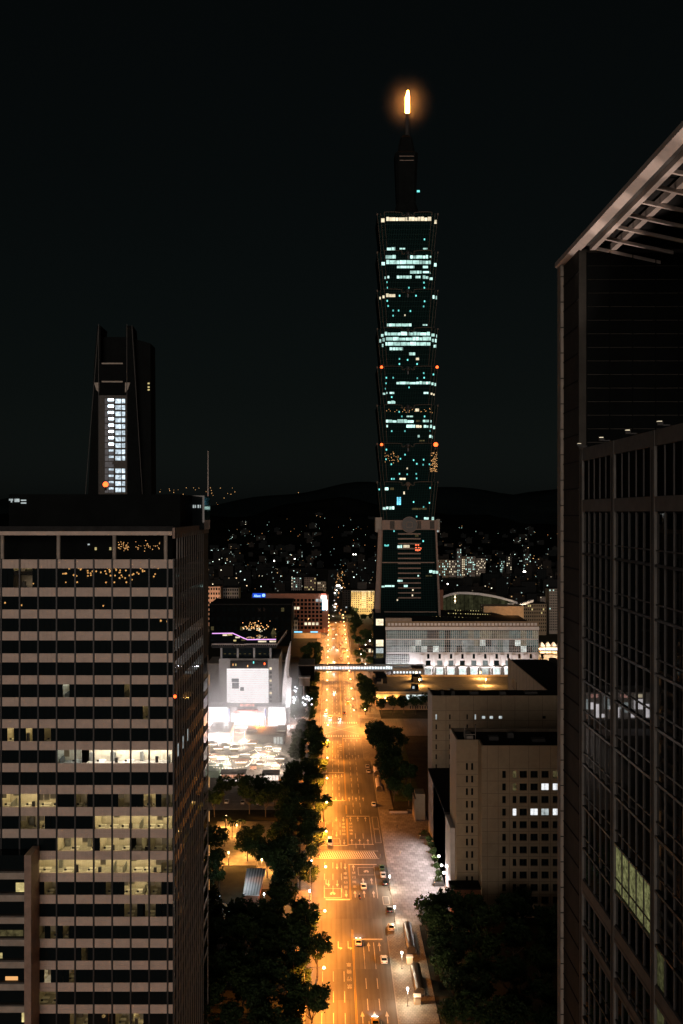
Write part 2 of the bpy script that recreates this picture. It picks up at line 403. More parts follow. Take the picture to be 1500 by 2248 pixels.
# ---- plaza paving: brick courses across, slightly uneven
def paving(name, col, cw, ch, var=0.2):
    m, t, out = _new(name)
    b = N(t, 'ShaderNodeBsdfPrincipled'); b.inputs['Roughness'].default_value = 0.7
    geo = N(t, 'ShaderNodeNewGeometry')
    br = N(t, 'ShaderNodeTexBrick'); br.inputs['Scale'].default_value = 1.0
    br.inputs['Brick Width'].default_value = cw; br.inputs['Row Height'].default_value = ch; br.inputs['Mortar Size'].default_value = 0.06
    br.inputs['Color1'].default_value = (*[c*(1-var) for c in col], 1); br.inputs['Color2'].default_value = (*[c*(1+var) for c in col], 1)
    br.inputs['Mortar'].default_value = (*[c*0.45 for c in col], 1)
    L(t, geo.outputs['Position'], br.inputs['Vector'])
    n1 = N(t, 'ShaderNodeTexNoise'); n1.inputs['Scale'].default_value = 0.25; n1.inputs['Detail'].default_value = 5
    L(t, geo.outputs['Position'], n1.inputs['Vector'])
    mx = N(t, 'ShaderNodeMix', data_type='RGBA', blend_type='MULTIPLY'); mx.inputs[0].default_value = 1
    L(t, br.outputs['Color'], mx.inputs[6]); L(t, ramp(t, n1.outputs[0], [(0.3,(.7,.7,.7)),(0.7,(1.1,1.1,1.1))]), mx.inputs[7])
    L(t, mx.outputs[2], b.inputs['Base Color']); L(t, b.outputs[0], out.inputs[0]); return m
M['plaza'] = paving('plaza_paving', (0.27,0.255,0.25), 1.6, 2.2)
M['walk'] = paving('sidewalk_paving', (0.22,0.205,0.17), 0.9, 0.9)
mb = MB(); mb.box(19.9, 39.0, 301, 418, 0, .12)
struct('plaza', mb, M['plaza'])
mb = MB()
mb.box(16.6, 26.5, -60, 301, 0, .118); mb.box(19.9, 26.0, 418, 500, 0, .118); mb.box(16.6, 26.0, 500, 556, 0, .117)
mb.box(16.6, 30, 602, 850, 0, .118); mb.box(-11.5, -6.8, -60, 298, 0, .118); mb.box(-11.5, -6.8, 318, 556, 0, .118)
mb.box(-14, -6.8, 574, 1040, 0, .118)
struct('sidewalk', mb, M['walk'])

# ---- painted markings: every arrow, dash and bar is a piece of the road
Zm = .008
def mark(name, pts, m='white_paint', z=Zm):
    mb = MB(); n = len(pts); mb._add([(x,y,z) for x,y in pts], [tuple(range(n))])
    return obj(name, mb.mesh(name, M[m]), road)
def bar(name, x0, x1, y0, y1, m='white_paint', z=Zm): return mark(name, [(x0,y0),(x1,y0),(x1,y1),(x0,y1)], m, z)
_dash = MB()._add([(-.09,-3,Zm),(.09,-3,Zm),(.09,3,Zm),(-.09,3,Zm)], [(0,1,2,3)]).mesh('lane_dash', M['white_paint'])
a = MB(); a._add([(-.12,-2.8,Zm),(.12,-2.8,Zm),(.12,.6,Zm),(-.12,.6,Zm)], [(0,1,2,3)]); a._add([(-.5,.6,Zm),(.5,.6,Zm),(0,3.2,Zm)], [(0,1,2)])
_arrow = a.mesh('lane_arrow', M['white_paint'])
a = MB(); a._add([(-.12,-2.8,Zm),(.12,-2.8,Zm),(.12,1.8,Zm),(-.12,1.0,Zm)], [(0,1,2,3)]); a._add([(-.12,1.0,Zm),(.12,1.8,Zm),(-.55,2.2,Zm),(-.6,1.5,Zm)],[(0,1,2,3)]); a._add([(-.55,2.9,Zm),(-1.25,1.7,Zm),(-.6,.9,Zm)],[(0,1,2)])
_turn = a.mesh('turn_arrow', M['white_paint'])
def arrow(x, y, down=False, me=None): return obj('lane_arrow', me or _arrow, road, (x, y, 0), rz=math.pi if down else 0)
for s in (-.16, .16):
    for y0, y1 in ((-100,298),(321,353),(373,406),(412,424),(431,552),(604,848),(880,1500)): bar('centre_line', CL+s-.06, CL+s+.06, y0, y1, 'yellow_paint')
RL = (9.2, 12.2); LL = (3.4, .5, -2.4); RA = (7.7, 10.7, 13.8); LA = (4.8, 1.95, -.95)
for y in [230+11.3*k for k in range(0, 5)] + [356.5+0*k for k in range(0)] + [373,384] + [415+10*k for k in range(13)] + [610+12*k for k in range(19)]:
    for x in RL: obj('lane_dash', _dash, road, (x, y, 0))
for y in [234+11.3*k for k in range(0, 4)] + [330, 341, 352] + [376, 388, 398] + [440+10*k for k in range(11)] + [610+12*k for k in range(19)]:
    for x in LL: obj('lane_dash', _dash, road, (x, y, 0))
for x in RL: bar('lane_dash', x-.09, x+.09, 274, 289)
bar('stop_line', CL+.2, 14.9, 290.7, 291.6)
bar('stop_line', -1.8, CL-.2, 320.6, 321.5)
bar('stop_line', CL-.2, 16.0, 352.6, 353.3); bar('lane_edge', 14.9, 15.05, 322, 352)
bar('stop_line', -4, CL-.2, 372.6, 373.5); bar('stop_line', CL, 15.9, 374, 374.6)
bar('stop_line', CL-.1, 15.4, 408.6, 409.3)
bar('stop_line', -5, CL-.2, 430.6, 431.4); bar('lane_edge', 15.4, 15.55, 374, 409)
bar('stop_line', -5, CL-.2, 477, 477.8)
bar('stop_line', CL+.2, 16, 549, 550); bar('stop_line', -5, CL-.2, 612, 613)
# waiting boxes for motorcycles
def frame(x0,x1,y0,y1,w=.14):
    bar('waiting_box_line', x0,x1,y0,y0+w*2); bar('waiting_box_line', x0,x1,y1-w*2,y1); bar('waiting_box_line', x0,x0+w,y0+w*2,y1-w*2); bar('waiting_box_line', x1-w,x1,y0+w*2,y1-w*2)
frame(9.2,15.0,342.6,350.2); frame(-2.4,3.3,322.5,330.5); frame(-2.6,3.2,375.5,381)
frame(16.5,18.6,317,323.5); frame(16.5,18.9,393,408); frame(16.6,18.9,376,392)
for x,y in ((12.1,346),(0.4,326)):                        # bicycle sign
    for dx in (-.5,.5):
        mark('motorcycle_sign', [(x+dx+.42*math.cos(a*math.pi/5), y+.9*math.sin(a*math.pi/5)) for a in range(10)])
    bar('motorcycle_sign', x-.5,x+.5,y+.5,y+1.3, z=Zm+.004)
for x in RA: arrow(x, 246)
for x in RA[1:]: arrow(x, 286)
for x in RA: arrow(x, 325.5)
for x in (10.7,13.6): arrow(x, 337)
arrow(7.7, 349.5)
for x in LA[:2]: arrow(x, 351, True)
for x in LA[:1]: arrow(x, 326, True)
for x in LA[1:]: arrow(x, 335, True)
obj('turn_arrow', _turn, road, (LA[2]-.9, 336, 0), rz=math.pi)
for x in LA[:2]: obj('turn_arrow', _turn, road, (x, 287, 0), rz=math.pi)
for x in RA: arrow(x, 377.5)
for x in RA: arrow(x, 405)
arrow(LA[0], 377, True); arrow(LA[0], 405, True); arrow(LA[1], 405, True); arrow(LA[1], 386, True)
for x in RA: arrow(x, 433)
for x in LA[:2]: arrow(x, 434, True)
for x in LA[:2]: arrow(x, 472, True)
for x in RA: arrow(x, 509)
for x in LA[:2]: arrow(x, 508, True)
for x in RA: arrow(x, 544)
for x in LA[:2]: arrow(x, 618, True)
# crossings
for k in range(27):
    x = -4.2 + k*.79; mark('crosswalk_stripe', [(x,359.6),(x+.36,359.6),(x-.85,366.4),(x-1.21,366.4)])
bar('crosswalk_edge', -5.6, 17.2, 358.9, 359.25); bar('crosswalk_edge', -5.6, 17.2, 366.8, 367.15)
for y0 in (553, 588):
    for k in range(15):
        x = -4.4 + k*1.35; bar('crosswalk_stripe', x, x+.6, y0, y0+4.6)
for (x0,x1) in ((-5,15.5),(15.5,-5)):                      # crossed box in the junction
    d = .35
    mark('box_junction_line', [(x0,560),(x0+d,560),(x1+d,585),(x1,585)], 'white_paint', Zm + (.004 if x0 > 0 else 0))
# lane lettering: no motorcycles
def text_mesh(body, m, ext=0.0, name='lettering'):
    cu = bpy.data.curves.new('lettering', 'FONT'); cu.body = body; cu.align_x = 'CENTER'; cu.align_y = 'CENTER'; cu.extrude = ext
    o = bpy.data.objects.new('lettering', cu); COL.objects.link(o)
    dg = bpy.context.evaluated_depsgraph_get()
    me = bpy.data.meshes.new_from_object(o.evaluated_get(dg)); me.name = name
    bpy.data.objects.remove(o); bpy.data.curves.remove(cu)
    me.materials.clear(); me.materials.append(m)
    return me
tm = {ch: text_mesh(ch, M['white_paint']) for ch in '禁行機車'}
def lane_text(x, y0, down):
    for i, ch in enumerate('禁行機車'):
        y = y0 - 4.2*i if not down else y0 - 4.2*(3-i)
        obj('lane_lettering', tm[ch], road, (x, y, Zm), (1.45, 2.7, 1), math.pi if down else 0)
lane_text(7.7, 344.5, False); lane_text(4.8, 344.5, True)
lane_text(7.7, 399, False); lane_text(4.8, 399, True)
lane_text(4.8, 275, True)
lane_text(4.8, 535, True)

# park ground left of the avenue
mb = MB()
mb.box(-46,-20,352,402,0,.05); mb.box(-26,-18,330,352,0,.048)
struct('park_square', mb, M['park_path'])
mb = MB(); mb.box(-34,-9.5,296,316,0,.06); struct('court', mb, M['court'])
mb = MB(); mb.box(-80,-11.5,418,556,0,.05); struct('market_square', mb, mat('market_paving', (0.30,0.27,0.25), 0.8, var=0.3, scale=0.4))
mb = MB(); mb.quad((-95,574.2,.06), (-11.6,574.2,.06), (-11.6,700,.06), (-95,700,.06)); struct('mall_forecourt', mb, mat('forecourt_paving', (0.42,0.38,0.38), 0.6, var=0.2, scale=0.3))
mb = MB(); mb.box(27,39,430,552,0,.05); struct('lawn', mb, M['lawn'])
mb = MB(); mb.quad((30.2,655,.05), (160,655,.05), (160,850,.05), (30.2,850,.05)); struct('mall_apron', mb, M['plaza'])
# ================================================================ near office tower
S = 180/F
tower = thing('office_tower', 'office tower with tan spandrel bands and dark ribbon windows, lit on several floors', 'building', (-45, 200, 0))
fx = [PX(368.3, 180) - 3.345*k for k in range(12)]            # bay lines
XR = PX(382, 180); XL = fx[-1]
zt = [PZ(1290,180) - 3.97*k for k in range(23)]               # spandrel tops
SH = 1.6
mb = MB(); mb.box(XL, XR-.35, 185.9, 222, 0, 113.6); part('core', mb, M['roof_dark'], tower)
pm = MB()
for a, b in ((.0,.74),(.86,1.6)):
    for q in range(4):
        w = 3.345-.34; x0 = .17 + w*q/4; pm.box(x0+.03, x0+w/4-.03, 0, .3, -b+.001, -a-.001)
pm.box(.17, 3.345-.17, .06, .3, -1.6, 0)
spm = pm.mesh('spandrel_panel', M['spandrel'])
pc = MB()
for a, b in ((.0,.74),(.86,1.6)): pc.box(.17, .99, 0, .3, -b, -a)
pc.box(.17,.99,.06,.3,-1.6,0); spc = pc.mesh('spandrel_panel', M['spandrel'])
w = wloc(tower)
tops = [PZ(1228.3,180)] + zt
for z in tops:
    for k in range(1, 12): obj('spandrel_panel', spm, tower, (fx[k]-w.x, 180-w.y, z))
    obj('spandrel_panel', spc, tower, (fx[0]-w.x, 180-w.y, z))
for x in fx + [XR-.06]:
    mb = MB(); mb.box(x-.13, x+.13, 179.86, 180.33, 0, PZ(1228,180)+.1); part('mullion', mb, M['metal_dark'], tower)
# windows: a lit pane per third of a bay, dark glass elsewhere
c2 = lambda x: x/3.0                                   # crop to photo px
rows = {}
def row(i, *iv): rows[i] = iv                           # (px0, px1, material)
row(0, (27,70,'lit_dim'))
row(15, (272,300,'lit_dim'), (318,345,'lit_dim'))
row(17, (60,75,'lit_dim'), (176,186,'lit_dim'))
row(5, (140,150,'lit_pale'), (272,288,'lit_dim'))
row(6, (315,328,'lit_dim'))
row(7, (14,30,'lit_yellow'), (56,70,'lit_yellow'), (98,110,'lit_dim'))
row(8, (125,179,'lit_pale'), (179,381,'lit_white'))
row(9, (374,381,'lit_pale'))
row(10, (0,124,'lit_yellow'), (147,153,'lit_yellow'), (160,190,'lit_dim'), (206,212,'lit_dim'), (262,284,'lit_dim'), (318,330,'lit_yellow'), (330,345,'lit_yellow'), (355,381,'lit_dim'))
row(11, (44,86,'lit_dim'), (86,98,'lit_yellow'), (208,381,'lit_yellow'))
row(12, (125,206,'lit_yellow'), (219,286,'lit_yellow'), (286,381,'lit_dim'), (314,327,'lit_yellow'))
row(13, (70,356,'lit_yellow'), (356,381,'lit_dim'))
row(14, (35,55,'lit_yellow'), (98,118,'lit_dim'), (232,240,'lit_dim'), (268,330,'lit_yellow'), (330,350,'lit_dim'))
row(16, (0,55,'lit_dim'), (76,102,'lit_dim'), (113,126,'lit_dim'), (138,146,'lit_dim'))
row(18, (92,113,'lit_warmw'), (146,166,'lit_dim'))
row(19, (80,125,'lit_dim'))
row(20, (0,55,'lit_dim'), (153,194,'lit_dim'), (253,290,'lit_dim'), (292,318,'lit_yellow'))
dark = MB(); dark.box(.13,3.215,.1,.2,0,1)
for q in (1,2): dark.box(3.345*q/3-.03, 3.345*q/3+.03, .03,.1,0,1)
darkm = dark.mesh('window', M['glass_win'])
for i, zs in enumerate(tops[:-1]):
    z1 = zs - SH; z0 = tops[i+1]
    for k in range(0, 12):
        x0 = fx[k]; wd = 3.345 if k else 1.05
        px0 = CX + x0/S
        thirds = 3 if k else 1
        any_lit = []
        for q in range(thirds):
            cxp = px0 + (q+.5)*wd/thirds/S
            lm = None
            for a, b, mm in rows.get(i, ()):
                if a <= cxp <= b: lm = mm
            any_lit.append(lm)
        if not any(any_lit):
            obj('window', darkm, tower, (x0-w.x, 180-w.y, z0), (wd/3.345, 1, z1-z0))
        else:
            for q, lm in enumerate(any_lit):
                xa = x0 + q*wd/thirds; xb = xa + wd/thirds
                piece('window_pane', M['clear_glass'] if lm else M['glass_win'], tower, xa+.03, xb-.03, 180.12, 180.2, z0, z1)
# lit rooms: real rooms behind the panes, lit from their ceilings
bl_m = mat('blind_cloth', (.30,.28,.20), .9, var=.1)
for i, ivs in rows.items():
    z1 = tops[i]-SH; z0 = tops[i+1]
    for a, b, mm in ivs:
        xa, xb = max(PX(a,180), XL+.1), min(PX(b,180), XR-.37)
        if xb - xa < .5: continue
        xa -= .25 if xb-xa < 2 else 0; xb = min(xb + (.25 if xb-xa < 2 else 0), XR-.37)
        dp = 5.4; ya, yb = 180.34, 180.34+dp; zf = z0-.85; zc = z1+.12
        mb = MB()
        mb.quad((xa,ya,zf),(xb,ya,zf),(xb,yb,zf),(xa,yb,zf), 1)
        mb.quad((xa,yb,zf),(xb,yb,zf),(xb,yb,zc),(xa,yb,zc)); mb.quad((xa,ya,zc),(xa,yb,zc),(xb,yb,zc),(xb,ya,zc))
        mb.quad((xa,ya,zf),(xa,yb,zf),(xa,yb,zc),(xa,ya,zc)); mb.quad((xb,yb,zf),(xb,ya,zf),(xb,ya,zc),(xb,yb,zc)); mb.quad((xa,ya,zf),(xa,ya,z0),(xb,ya,z0),(xb,ya,zf))
        part('lit_room', mb, [M['room_wall'], M['carpet']], tower)
        mb = MB(); x = xa+.35
        while x < xb-.3:
            for y in (181.2, 183.0, 184.8): mb.box(x, min(x+1.2, xb-.1), y, y+.3, zc-.06, zc-.02)
            x += 1.9
        tag(part('ceiling_lights', mb, M['roomlight'][mm], tower), kind='stuff')
        mb = MB(); x = xa+.2
        while x < xb-.6:
            ww = min(R.uniform(.9,1.7), xb-.1-x); r_ = R.random()
            if r_ < .55: mb.box(x, x+ww, 180.9, 181.7, zf+.68, zf+.74, 0); mb.box(x+.2, x+.6, 181.35, 181.42, zf+.8, zf+1.15, 2); mb.box(x+.1,x+ww-.1,182.5,183.3,zf+.68,zf+.74,0)
            elif r_ < .75: mb.box(x, x+ww*.6, 184.9, 185.6, zf, zf+R.uniform(1.0,2.0), 1)
            elif r_ < .88: mb.box(x, x+.08, 181, 184.5, zf, zf+R.uniform(1.2,1.7), 1)
            elif r_ < .95: mb.box(x, x+.5, 180.8, 181.3, zf, zf+R.uniform(1.3,2.1), 2)
            x += ww+R.uniform(.2,.9)
        if mb.v: tag(part('furniture', mb, [M['desk'], M['cabinet'], M['room_dark']], tower), kind='stuff')
        mb = MB(); x = xa+.1
        while x < xb-.5 and mm != 'lit_white':
            if R.random() < .3: mb.box(x, min(x+1.0,xb), 180.30, 180.33, z1-R.uniform(.25,1.3), z1)
            x += 1.115
        if mb.v: tag(part('blinds', mb, bl_m, tower), kind='stuff')
# open loggia under the roof beam
mb = MB(); mb.box(XL, XR-.3, 179.9, 180.9, PZ(1175,180), PZ(1166.5,180)); part('roof_beam', mb, M['spandrel'], tower)
mb = MB(); mb.box(XL, XR, 180.6, 222, PZ(1166.5,180)-.02, PZ(1163,180)+.3); part('roof_slab', mb, M['roof_dark'], tower)
mb = MB(); mb.box(XL, XR-1.2, 186, 221.5, 113.6, PZ(1166.5,180)-.05); part('loggia_wall', mb, M['dark_clad'], tower)
mb = MB(); mb.box(XL, XR-.35, 180.3, 222, 113.55, 114.3); part('loggia_floor', mb, M['roof_dark'], tower)
for px in (3.3, 127, 250, 363):
    mb = MB(); mb.tube((PX(px,180), 180.55, 113.9), (PX(px,180), 180.55, PZ(1174,180)), .34, 12); part('loggia_column', mb, M['stone'], tower, True)
for px in (178, 227, 194): piece('loggia_lamp', M['lit_pale' if px == 178 else 'lit_yellow'], tower, PX(px,180)-.15, PX(px,180)+.15, 185.6, 185.9, PZ(1210 if px!=178 else 1199,180), PZ(1204 if px != 178 else 1196,180))
# loggia lights: warm festoon by the corner
mbx = MB()
for k in range(60):
    px = R.choice([R.uniform(258,284), R.uniform(298,352)]); py = R.uniform(1190,1207) if R.random()<.8 else R.uniform(1186,1212)
    mbx.ball((PX(px,180)*185.0/180, 185.0, PZ(py,185)), .05+.04*R.random(), 6, 4)
tag(part('festoon_lights', mbx, M['dot_warm'], tower), kind='stuff')
# flank towards the avenue
for i, z in enumerate(tops[:-1]):
    piece('flank_spandrel', M['darkstone'], tower, XR-.3, XR-.02, 180.36, 222, z-SH, z)
    piece('flank_window', M['glass'], tower, XR-.34, XR-.12, 180.36, 222, tops[i+1]+.01, z-SH-.01)
M['stone_dim'] = mat('dim_granite', (.15,.145,.135), .75, var=.2, scale=.8)
for k in range(13):
    y = 183.3 + 3.1*k; mb = MB(); mb.box(XR-.05, XR+.17, y-.13, y+.13, 0, PZ(1166,180)-.6); part('flank_fin', mb, M['stone_dim'], tower)
mb = MB(); mb.box(XR-.3, XR+.1, 180.36, 230.5, PZ(1166.5,180)-1.3, PZ(1163,180)+.35); part('flank_beam', mb, M['brown'], tower)
mb = MB(); mb.box(-40, XR-.02, 222.01, 230.5, 92, PZ(1166,180)-.4); mb.box(-40, XR-2.4, 222.01, 230.5, 0, 91.99); part('rear_core', mb, M['darkstone'], tower)
for k in range(17):
    z = PZ(1490,225) - 3.97*k
    piece('balcony', M['darkstone'], tower, XR-2.38, XR-.12, 222.05, 231, z-.35, z)
    piece('balcony_rail', M['metal_dark'], tower, XR-.2, XR-.13, 222.1, 231, z+.01, z+.95)
mb = MB(); mb.box(XR-.3, XR-.1, 231.02, 231.25, 0, 92); part('corner_post', mb, M['stone'], tower)
for k in range(7):
    z = PZ(1520,215) - 3.97*2*k; piece('stair_light', M['dot_warm'], tower, XR+.03, XR+.1, 231.2, 231.5, z-1.2, z+1.2)  # glowing strips painted where the slab edges and post catch light
# white light spilling round the corner floor
for y in (184.8, 191.0, 197.2): piece('flank_pane', M['lit_pale'], tower, XR-.1, XR-.03, y, y+.8, tops[9], tops[8]-SH)
# roof
mb = MB(); mb.box(PX(20,197), PX(396,197), 197, 224, 121, PZ(1085,197)); part('penthouse', mb, M['dark_clad'], tower)
mb = MB(); mb.box(PX(394,214), PX(452,214)-.3, 214, 224, 121.2, PZ(1088,214)); part('plant_screen', mb, M['glass'], tower)
for k in range(9): 
    if k != 3: piece('plant_light', M['lit_pale'], tower, PX(397+k*5.3,213.7), PX(397+k*5.3+R.uniform(1.2,3.5),213.7), 213.7, 213.9, PZ(1115,213.7), PZ(1108.5,213.7))
for px0,px1,py0,py1 in ((20,28,1095,1099),(32,42,1095,1102),(46,57,1097,1099.5),(46,57,1103,1105.5),(24,26,1099,1103)):
    piece('sign_stroke', M['lit_pale'], tower, PX(px0,196.6), PX(px1,196.6), 196.6, 196.9, PZ(py1,196.6), PZ(py0,196.6))
mb = MB(); mb.box(XL, XR-.3, 181, 181.15, PZ(1163,180)+.2, PZ(1158,180)+.2); part('parapet', mb, M['roof_dark'], tower)
# lower wing with its pier
wing = thing('tower_wing', 'lower wing of the banded office tower ending in a tall brown pier', 'building', (-62, 176, 0))
ztop = PZ(1876,175)
mb = MB(); mb.box(PX(55,175), PX(70,175), 174.6, 179.6, 0, ztop); part('pier', mb, M['brown'], wing)
mb = MB(); mb.box(PX(-90,176), PX(55,176)-.02, 176.6, 179.5, 0, PZ(1880,176)); part('core', mb, M['glass'], wing)
for k in range(8):
    z = PZ(1915,176) - 3.93*k
    piece('spandrel_band', M['stone'], wing, PX(-90,176), PX(55,176)-.03, 176.0, 176.58, z-1.25, z)
    piece('ledge', M['darkstone'], wing, PX(-90,176), PX(55,176)-.03, 175.7, 176.55, z+.004, z+.3)
for (a,b,py0,py1,mm) in ((35,54,1938,1962,'lit_yellow'),(0,52,2042,2058,'lit_dim'),(0,6,2092,2106,'lit_yellow'),(12,40,2144,2152,'dot_warm'),(48,56,2222,2244,'lit_yellow')):
    piece('window_pane', M[mm], wing, PX(a,176.5), PX(b,176.5)-.06, 176.5, 176.59, PZ(py1,176.5), PZ(py0,176.5))
# mast with its beacon on the rear corner of the roof
mast = thing('roof_mast', 'thin roof mast carrying a red and white beacon on the banded tower', 'mast', (PX(457,228), 228, 121))
mb = MB(); mb.tube((PX(457,228),228,121),(PX(457,228),228,PZ(990,228)),.16,8, .08); part('pole', mb, M['pale_metal'], mast)
mb = MB(); mb.box(PX(450.5,227.5),PX(458.5,227.5),227.3,227.8,PZ(1126,227.5),PZ(1105,227.5)); part('lamp_body', mb, M['lampcool'], mast)
mb = MB(); mb.tube((PX(454.5,227.5),227.5,PZ(1105,227.5)+.02),(PX(454.5,227.5),227.5,PZ(1092,227.5)),.36,8,.12); part('beacon', mb, M['red'], mast)
def beacon(px, py, Y, r, label, group=None, cat='beacon'):
    t = thing('aviation_beacon', label, cat, (PX(px,Y), Y, PZ(py,Y)), group)
    mb = MB(); c = wloc(t); mb.ball(c, r, 8, 6); part('lens', mb, M['red'], t)
    mb = MB(); mb.tube(c - Vector((0,0,r*2.2)), c - Vector((0,0,r*.8)), r*.5, 6); part('bracket', mb, M['metal_dark'], t)
    return t
beacon(384.5, 1529, 179.6, .30, 'red beacon on the corner of the banded office tower')
beacon(232, 1063.5, 199, .55, 'red beacon on the penthouse roof of the banded office tower')

# ================================================================ near glass tower on the other side
XB = 23.7
M['darkclad2'] = mat('dark_tile', (.045,.042,.036), .8, var=.25, scale=.5, spec=.2)
gt = thing('glass_tower', 'dark glass office tower beside the camera with slatted roof canopy', 'building', (40, 80, 0))
mb = MB(); mb.box(XB+.2, 120, -40, 95.3, 0, 129.5); part('core', mb, M['roof_dark'], gt)
mb = MB(); mb.box(XB+.02, 120, 95.4, 101.7, 0, 150.2); part('end_wall', mb, M['darkclad2'], gt)
for k in range(38):
    z = 148 - 2.6*k; piece('wall_joint', M['roof_dark'], gt, XB-.03, XB+.02, 95.4, 101.68, z, z+.12)
mb = MB(); mb.box(XB-.28, XB+.06, 101.72, 103.2, 0, 150.3); part('edge_fin', mb, M['stone'], gt)
for k in range(46):
    z = 149 - 2.6*k; piece('fin_joint', M['roof_dark'], gt, XB-.29, XB+.07, 101.69, 101.75, z, z+.10)
cols = [94.4 - 10.5*k for k in range(7)]
for y in cols: 
    mb = MB(); mb.box(XB-.06, XB+.19, y-.5, y+.5, 0, 131); part('column', mb, M['stone_dim'], gt)
    if y > 60: piece('column_groove', M['roof_dark'], gt, XB-.075, XB-.05, y-.06, y+.06, 40, 129.6)
for z0, z1, nm in ((129.85,131.0,'cornice'),(125.05,126.15,'stone_band'),(89.0,90.35,'stone_band'),(85.0,86.0,'stone_band')):
    for y in cols[:-1]: piece(nm, M['stone_dim'], gt, XB-.03, XB+.19, y-9.98, y-.52, z0, z1)
fl = [125.05 - 3.97*k for k in range(30)]
count = 0; rest = MB()
for k, y in enumerate(cols[:-1]):
    yb = y - 9.98; ya = y - .52; bw = (ya-yb)/5
    for q in range(0, 5): 
        if k < 3:
            mq = MB(); mq.box(XB+.03, XB+.14, yb+bw*q-.045, yb+bw*q+.05, 20, 125.02); part('mullion', mq, M['frame_dark'], gt)
    for q in range(5):
        piece('attic_slat_window', M['dark_clad'], gt, XB+.13, XB+.17, yb+bw*q+.07, yb+bw*q+bw-.07, 126.2, 129.8)
        mq = MB(); mq.box(XB+.03, XB+.14, yb+bw*q-.05, yb+bw*q+.06, 126.18, 129.82); part('attic_mullion', mq, M['frame_dark'], gt)
    for i, z in enumerate(fl):
        zb = z - 3.97
        if zb < 20: break
        piece('floor_ledge', M['metal_dark'], gt, XB-.03, XB+.18, yb, ya, zb-.1, zb+.1)
        piece('transom', M['frame_dark'], gt, XB+.05, XB+.14, yb, ya, zb+1.05, zb+1.15)
        for q in range(5):
            for za, zc in ((zb+.16, zb+1.03),(zb+1.17, z-.16)):
                lit = None
                if k == 1 and i == 7: lit = 'lit_dim2'
                if k == 2 and i in (8,9) and q == 4: lit = 'lit_dim3'
                if k == 1 and i == 14 and q == 4: lit = 'lit_dim3'
                if lit and lit not in M:
                    M[lit] = emis(lit, (.72,.72,.30), .17 if lit == 'lit_dim2' else .05, var=.9, scale=2.2)
                if count < 300 and k < 3 and i < 24 or lit:
                    count += 1
                    piece('glass_pane', M[lit] if lit else M['glass_mirror'], gt, XB+.13, XB+.17, yb+bw*q+.05, yb+bw*q+bw-.05, za, zc)
                else: rest.box(XB+.13, XB+.17, yb+bw*q+.05, yb+bw*q+bw-.05, za, zc)
tag(part('glass_panes', rest, M['glass_mirror'], gt), kind='stuff')
# recessed crown and canopy
mb = MB(); mb.box(34.5, 120, -40, 95.35, 129.51, 150); part('crown_wall', mb, M['dark_clad'], gt)
for k in range(15): piece('crown_panel', M['dark_clad'], gt, XB+.75, 60, 95.3, 95.38, 130.42+1.3*k, 131.64+1.3*k)
for k in range(11): piece('crown_mullion', M['dark_clad'], gt, XB+.7+2.2*k, XB+.78+2.2*k, 95.22, 95.29, 130.42, 149.9)
mb = MB(); mb.box(XB+1.6, 34.4, 30, 95.3, 129.52, 130.4); part('terrace', mb, M['roof_dark'], gt)
zc = 150.4
mb = MB(); mb._add([(23.2,30,zc),(23.9,30,zc-.35),(23.9,103.4,zc-.35),(23.2,103.4,zc),(23.2,30,zc+.45),(24.0,30,zc+.6),(24.0,103.4,zc+.6),(23.2,103.4,zc+.45)],
   [(0,3,2,1),(4,5,6,7),(0,1,5,4),(1,2,6,5),(2,3,7,6),(3,0,4,7)]); part('canopy_fascia', mb, M['pale_metal'], gt)
mb = MB(); mb.box(24.02, 24.7, 40, 101, zc+.1, zc+.5); part('canopy_gutter', mb, M['darkstone'], gt)
for x, b in ((25.0,.24),(27.0,.27)):
    mb = MB(); mb.box(x-b, x+b, 40, 100.5, zc-.32, zc+.3); part('canopy_beam', mb, M['pale_metal'], gt)
for k in range(14):
    y = 99 - 3.6*k; mb = MB(); zz = zc+.1
    mb._add([(24.9,y-.14,zz-.3),(31.5,y-.14,zz-1.75),(31.5,y+.14,zz-1.75),(24.9,y+.14,zz-.3),(24.9,y-.14,zz),(31.5,y-.14,zz-1.45),(31.5,y+.14,zz-1.45),(24.9,y+.14,zz)],
      [(0,3,2,1),(4,5,6,7),(0,1,5,4),(1,2,6,5),(2,3,7,6),(3,0,4,7)])
    part('canopy_rafter', mb, M['pale_metal'], gt)
mb = MB(); mb.box(24.05, 36, 40, 101.6, zc+.62, zc+.9); part('canopy_roof', mb, M['roof_dark'], gt)

for k in range(6):                                     # assumed uplights on brackets, added to brighten the canopy from below
    y = 92 - 7.5*k
    fl_t = thing('assumed_uplight', 'small assumed uplight on the parapet below the slatted canopy', 'floodlight', (22.9, y, 131.2), 'assumed uplights below the canopy')
    mb = MB(); mb.box(22.7,23.1,y-.2,y+.2,131.05,131.3); mb.box(23.1,23.65,y-.05,y+.05,131.02,131.12); part('bracket', mb, M['metal_dark'], fl_t)
    mb = MB(); mb.box(22.76,23.04,y-.15,y+.15,131.31,131.35); part('lens', mb, M['lit_warmw'], fl_t)
    l = bpy.data.lights.new('uplight','SPOT'); l.energy = 7000 if k < 2 else 5000; l.color = (1,.80,.70); l.spot_size = math.radians(37); l.spot_blend = .4; l.shadow_soft_size = .1
    o = bpy.data.objects.new('uplight', l); COL.objects.link(o); o.parent = fl_t; o.location = (0,0,.25); o.rotation_euler = (math.pi, math.radians(1), 0)
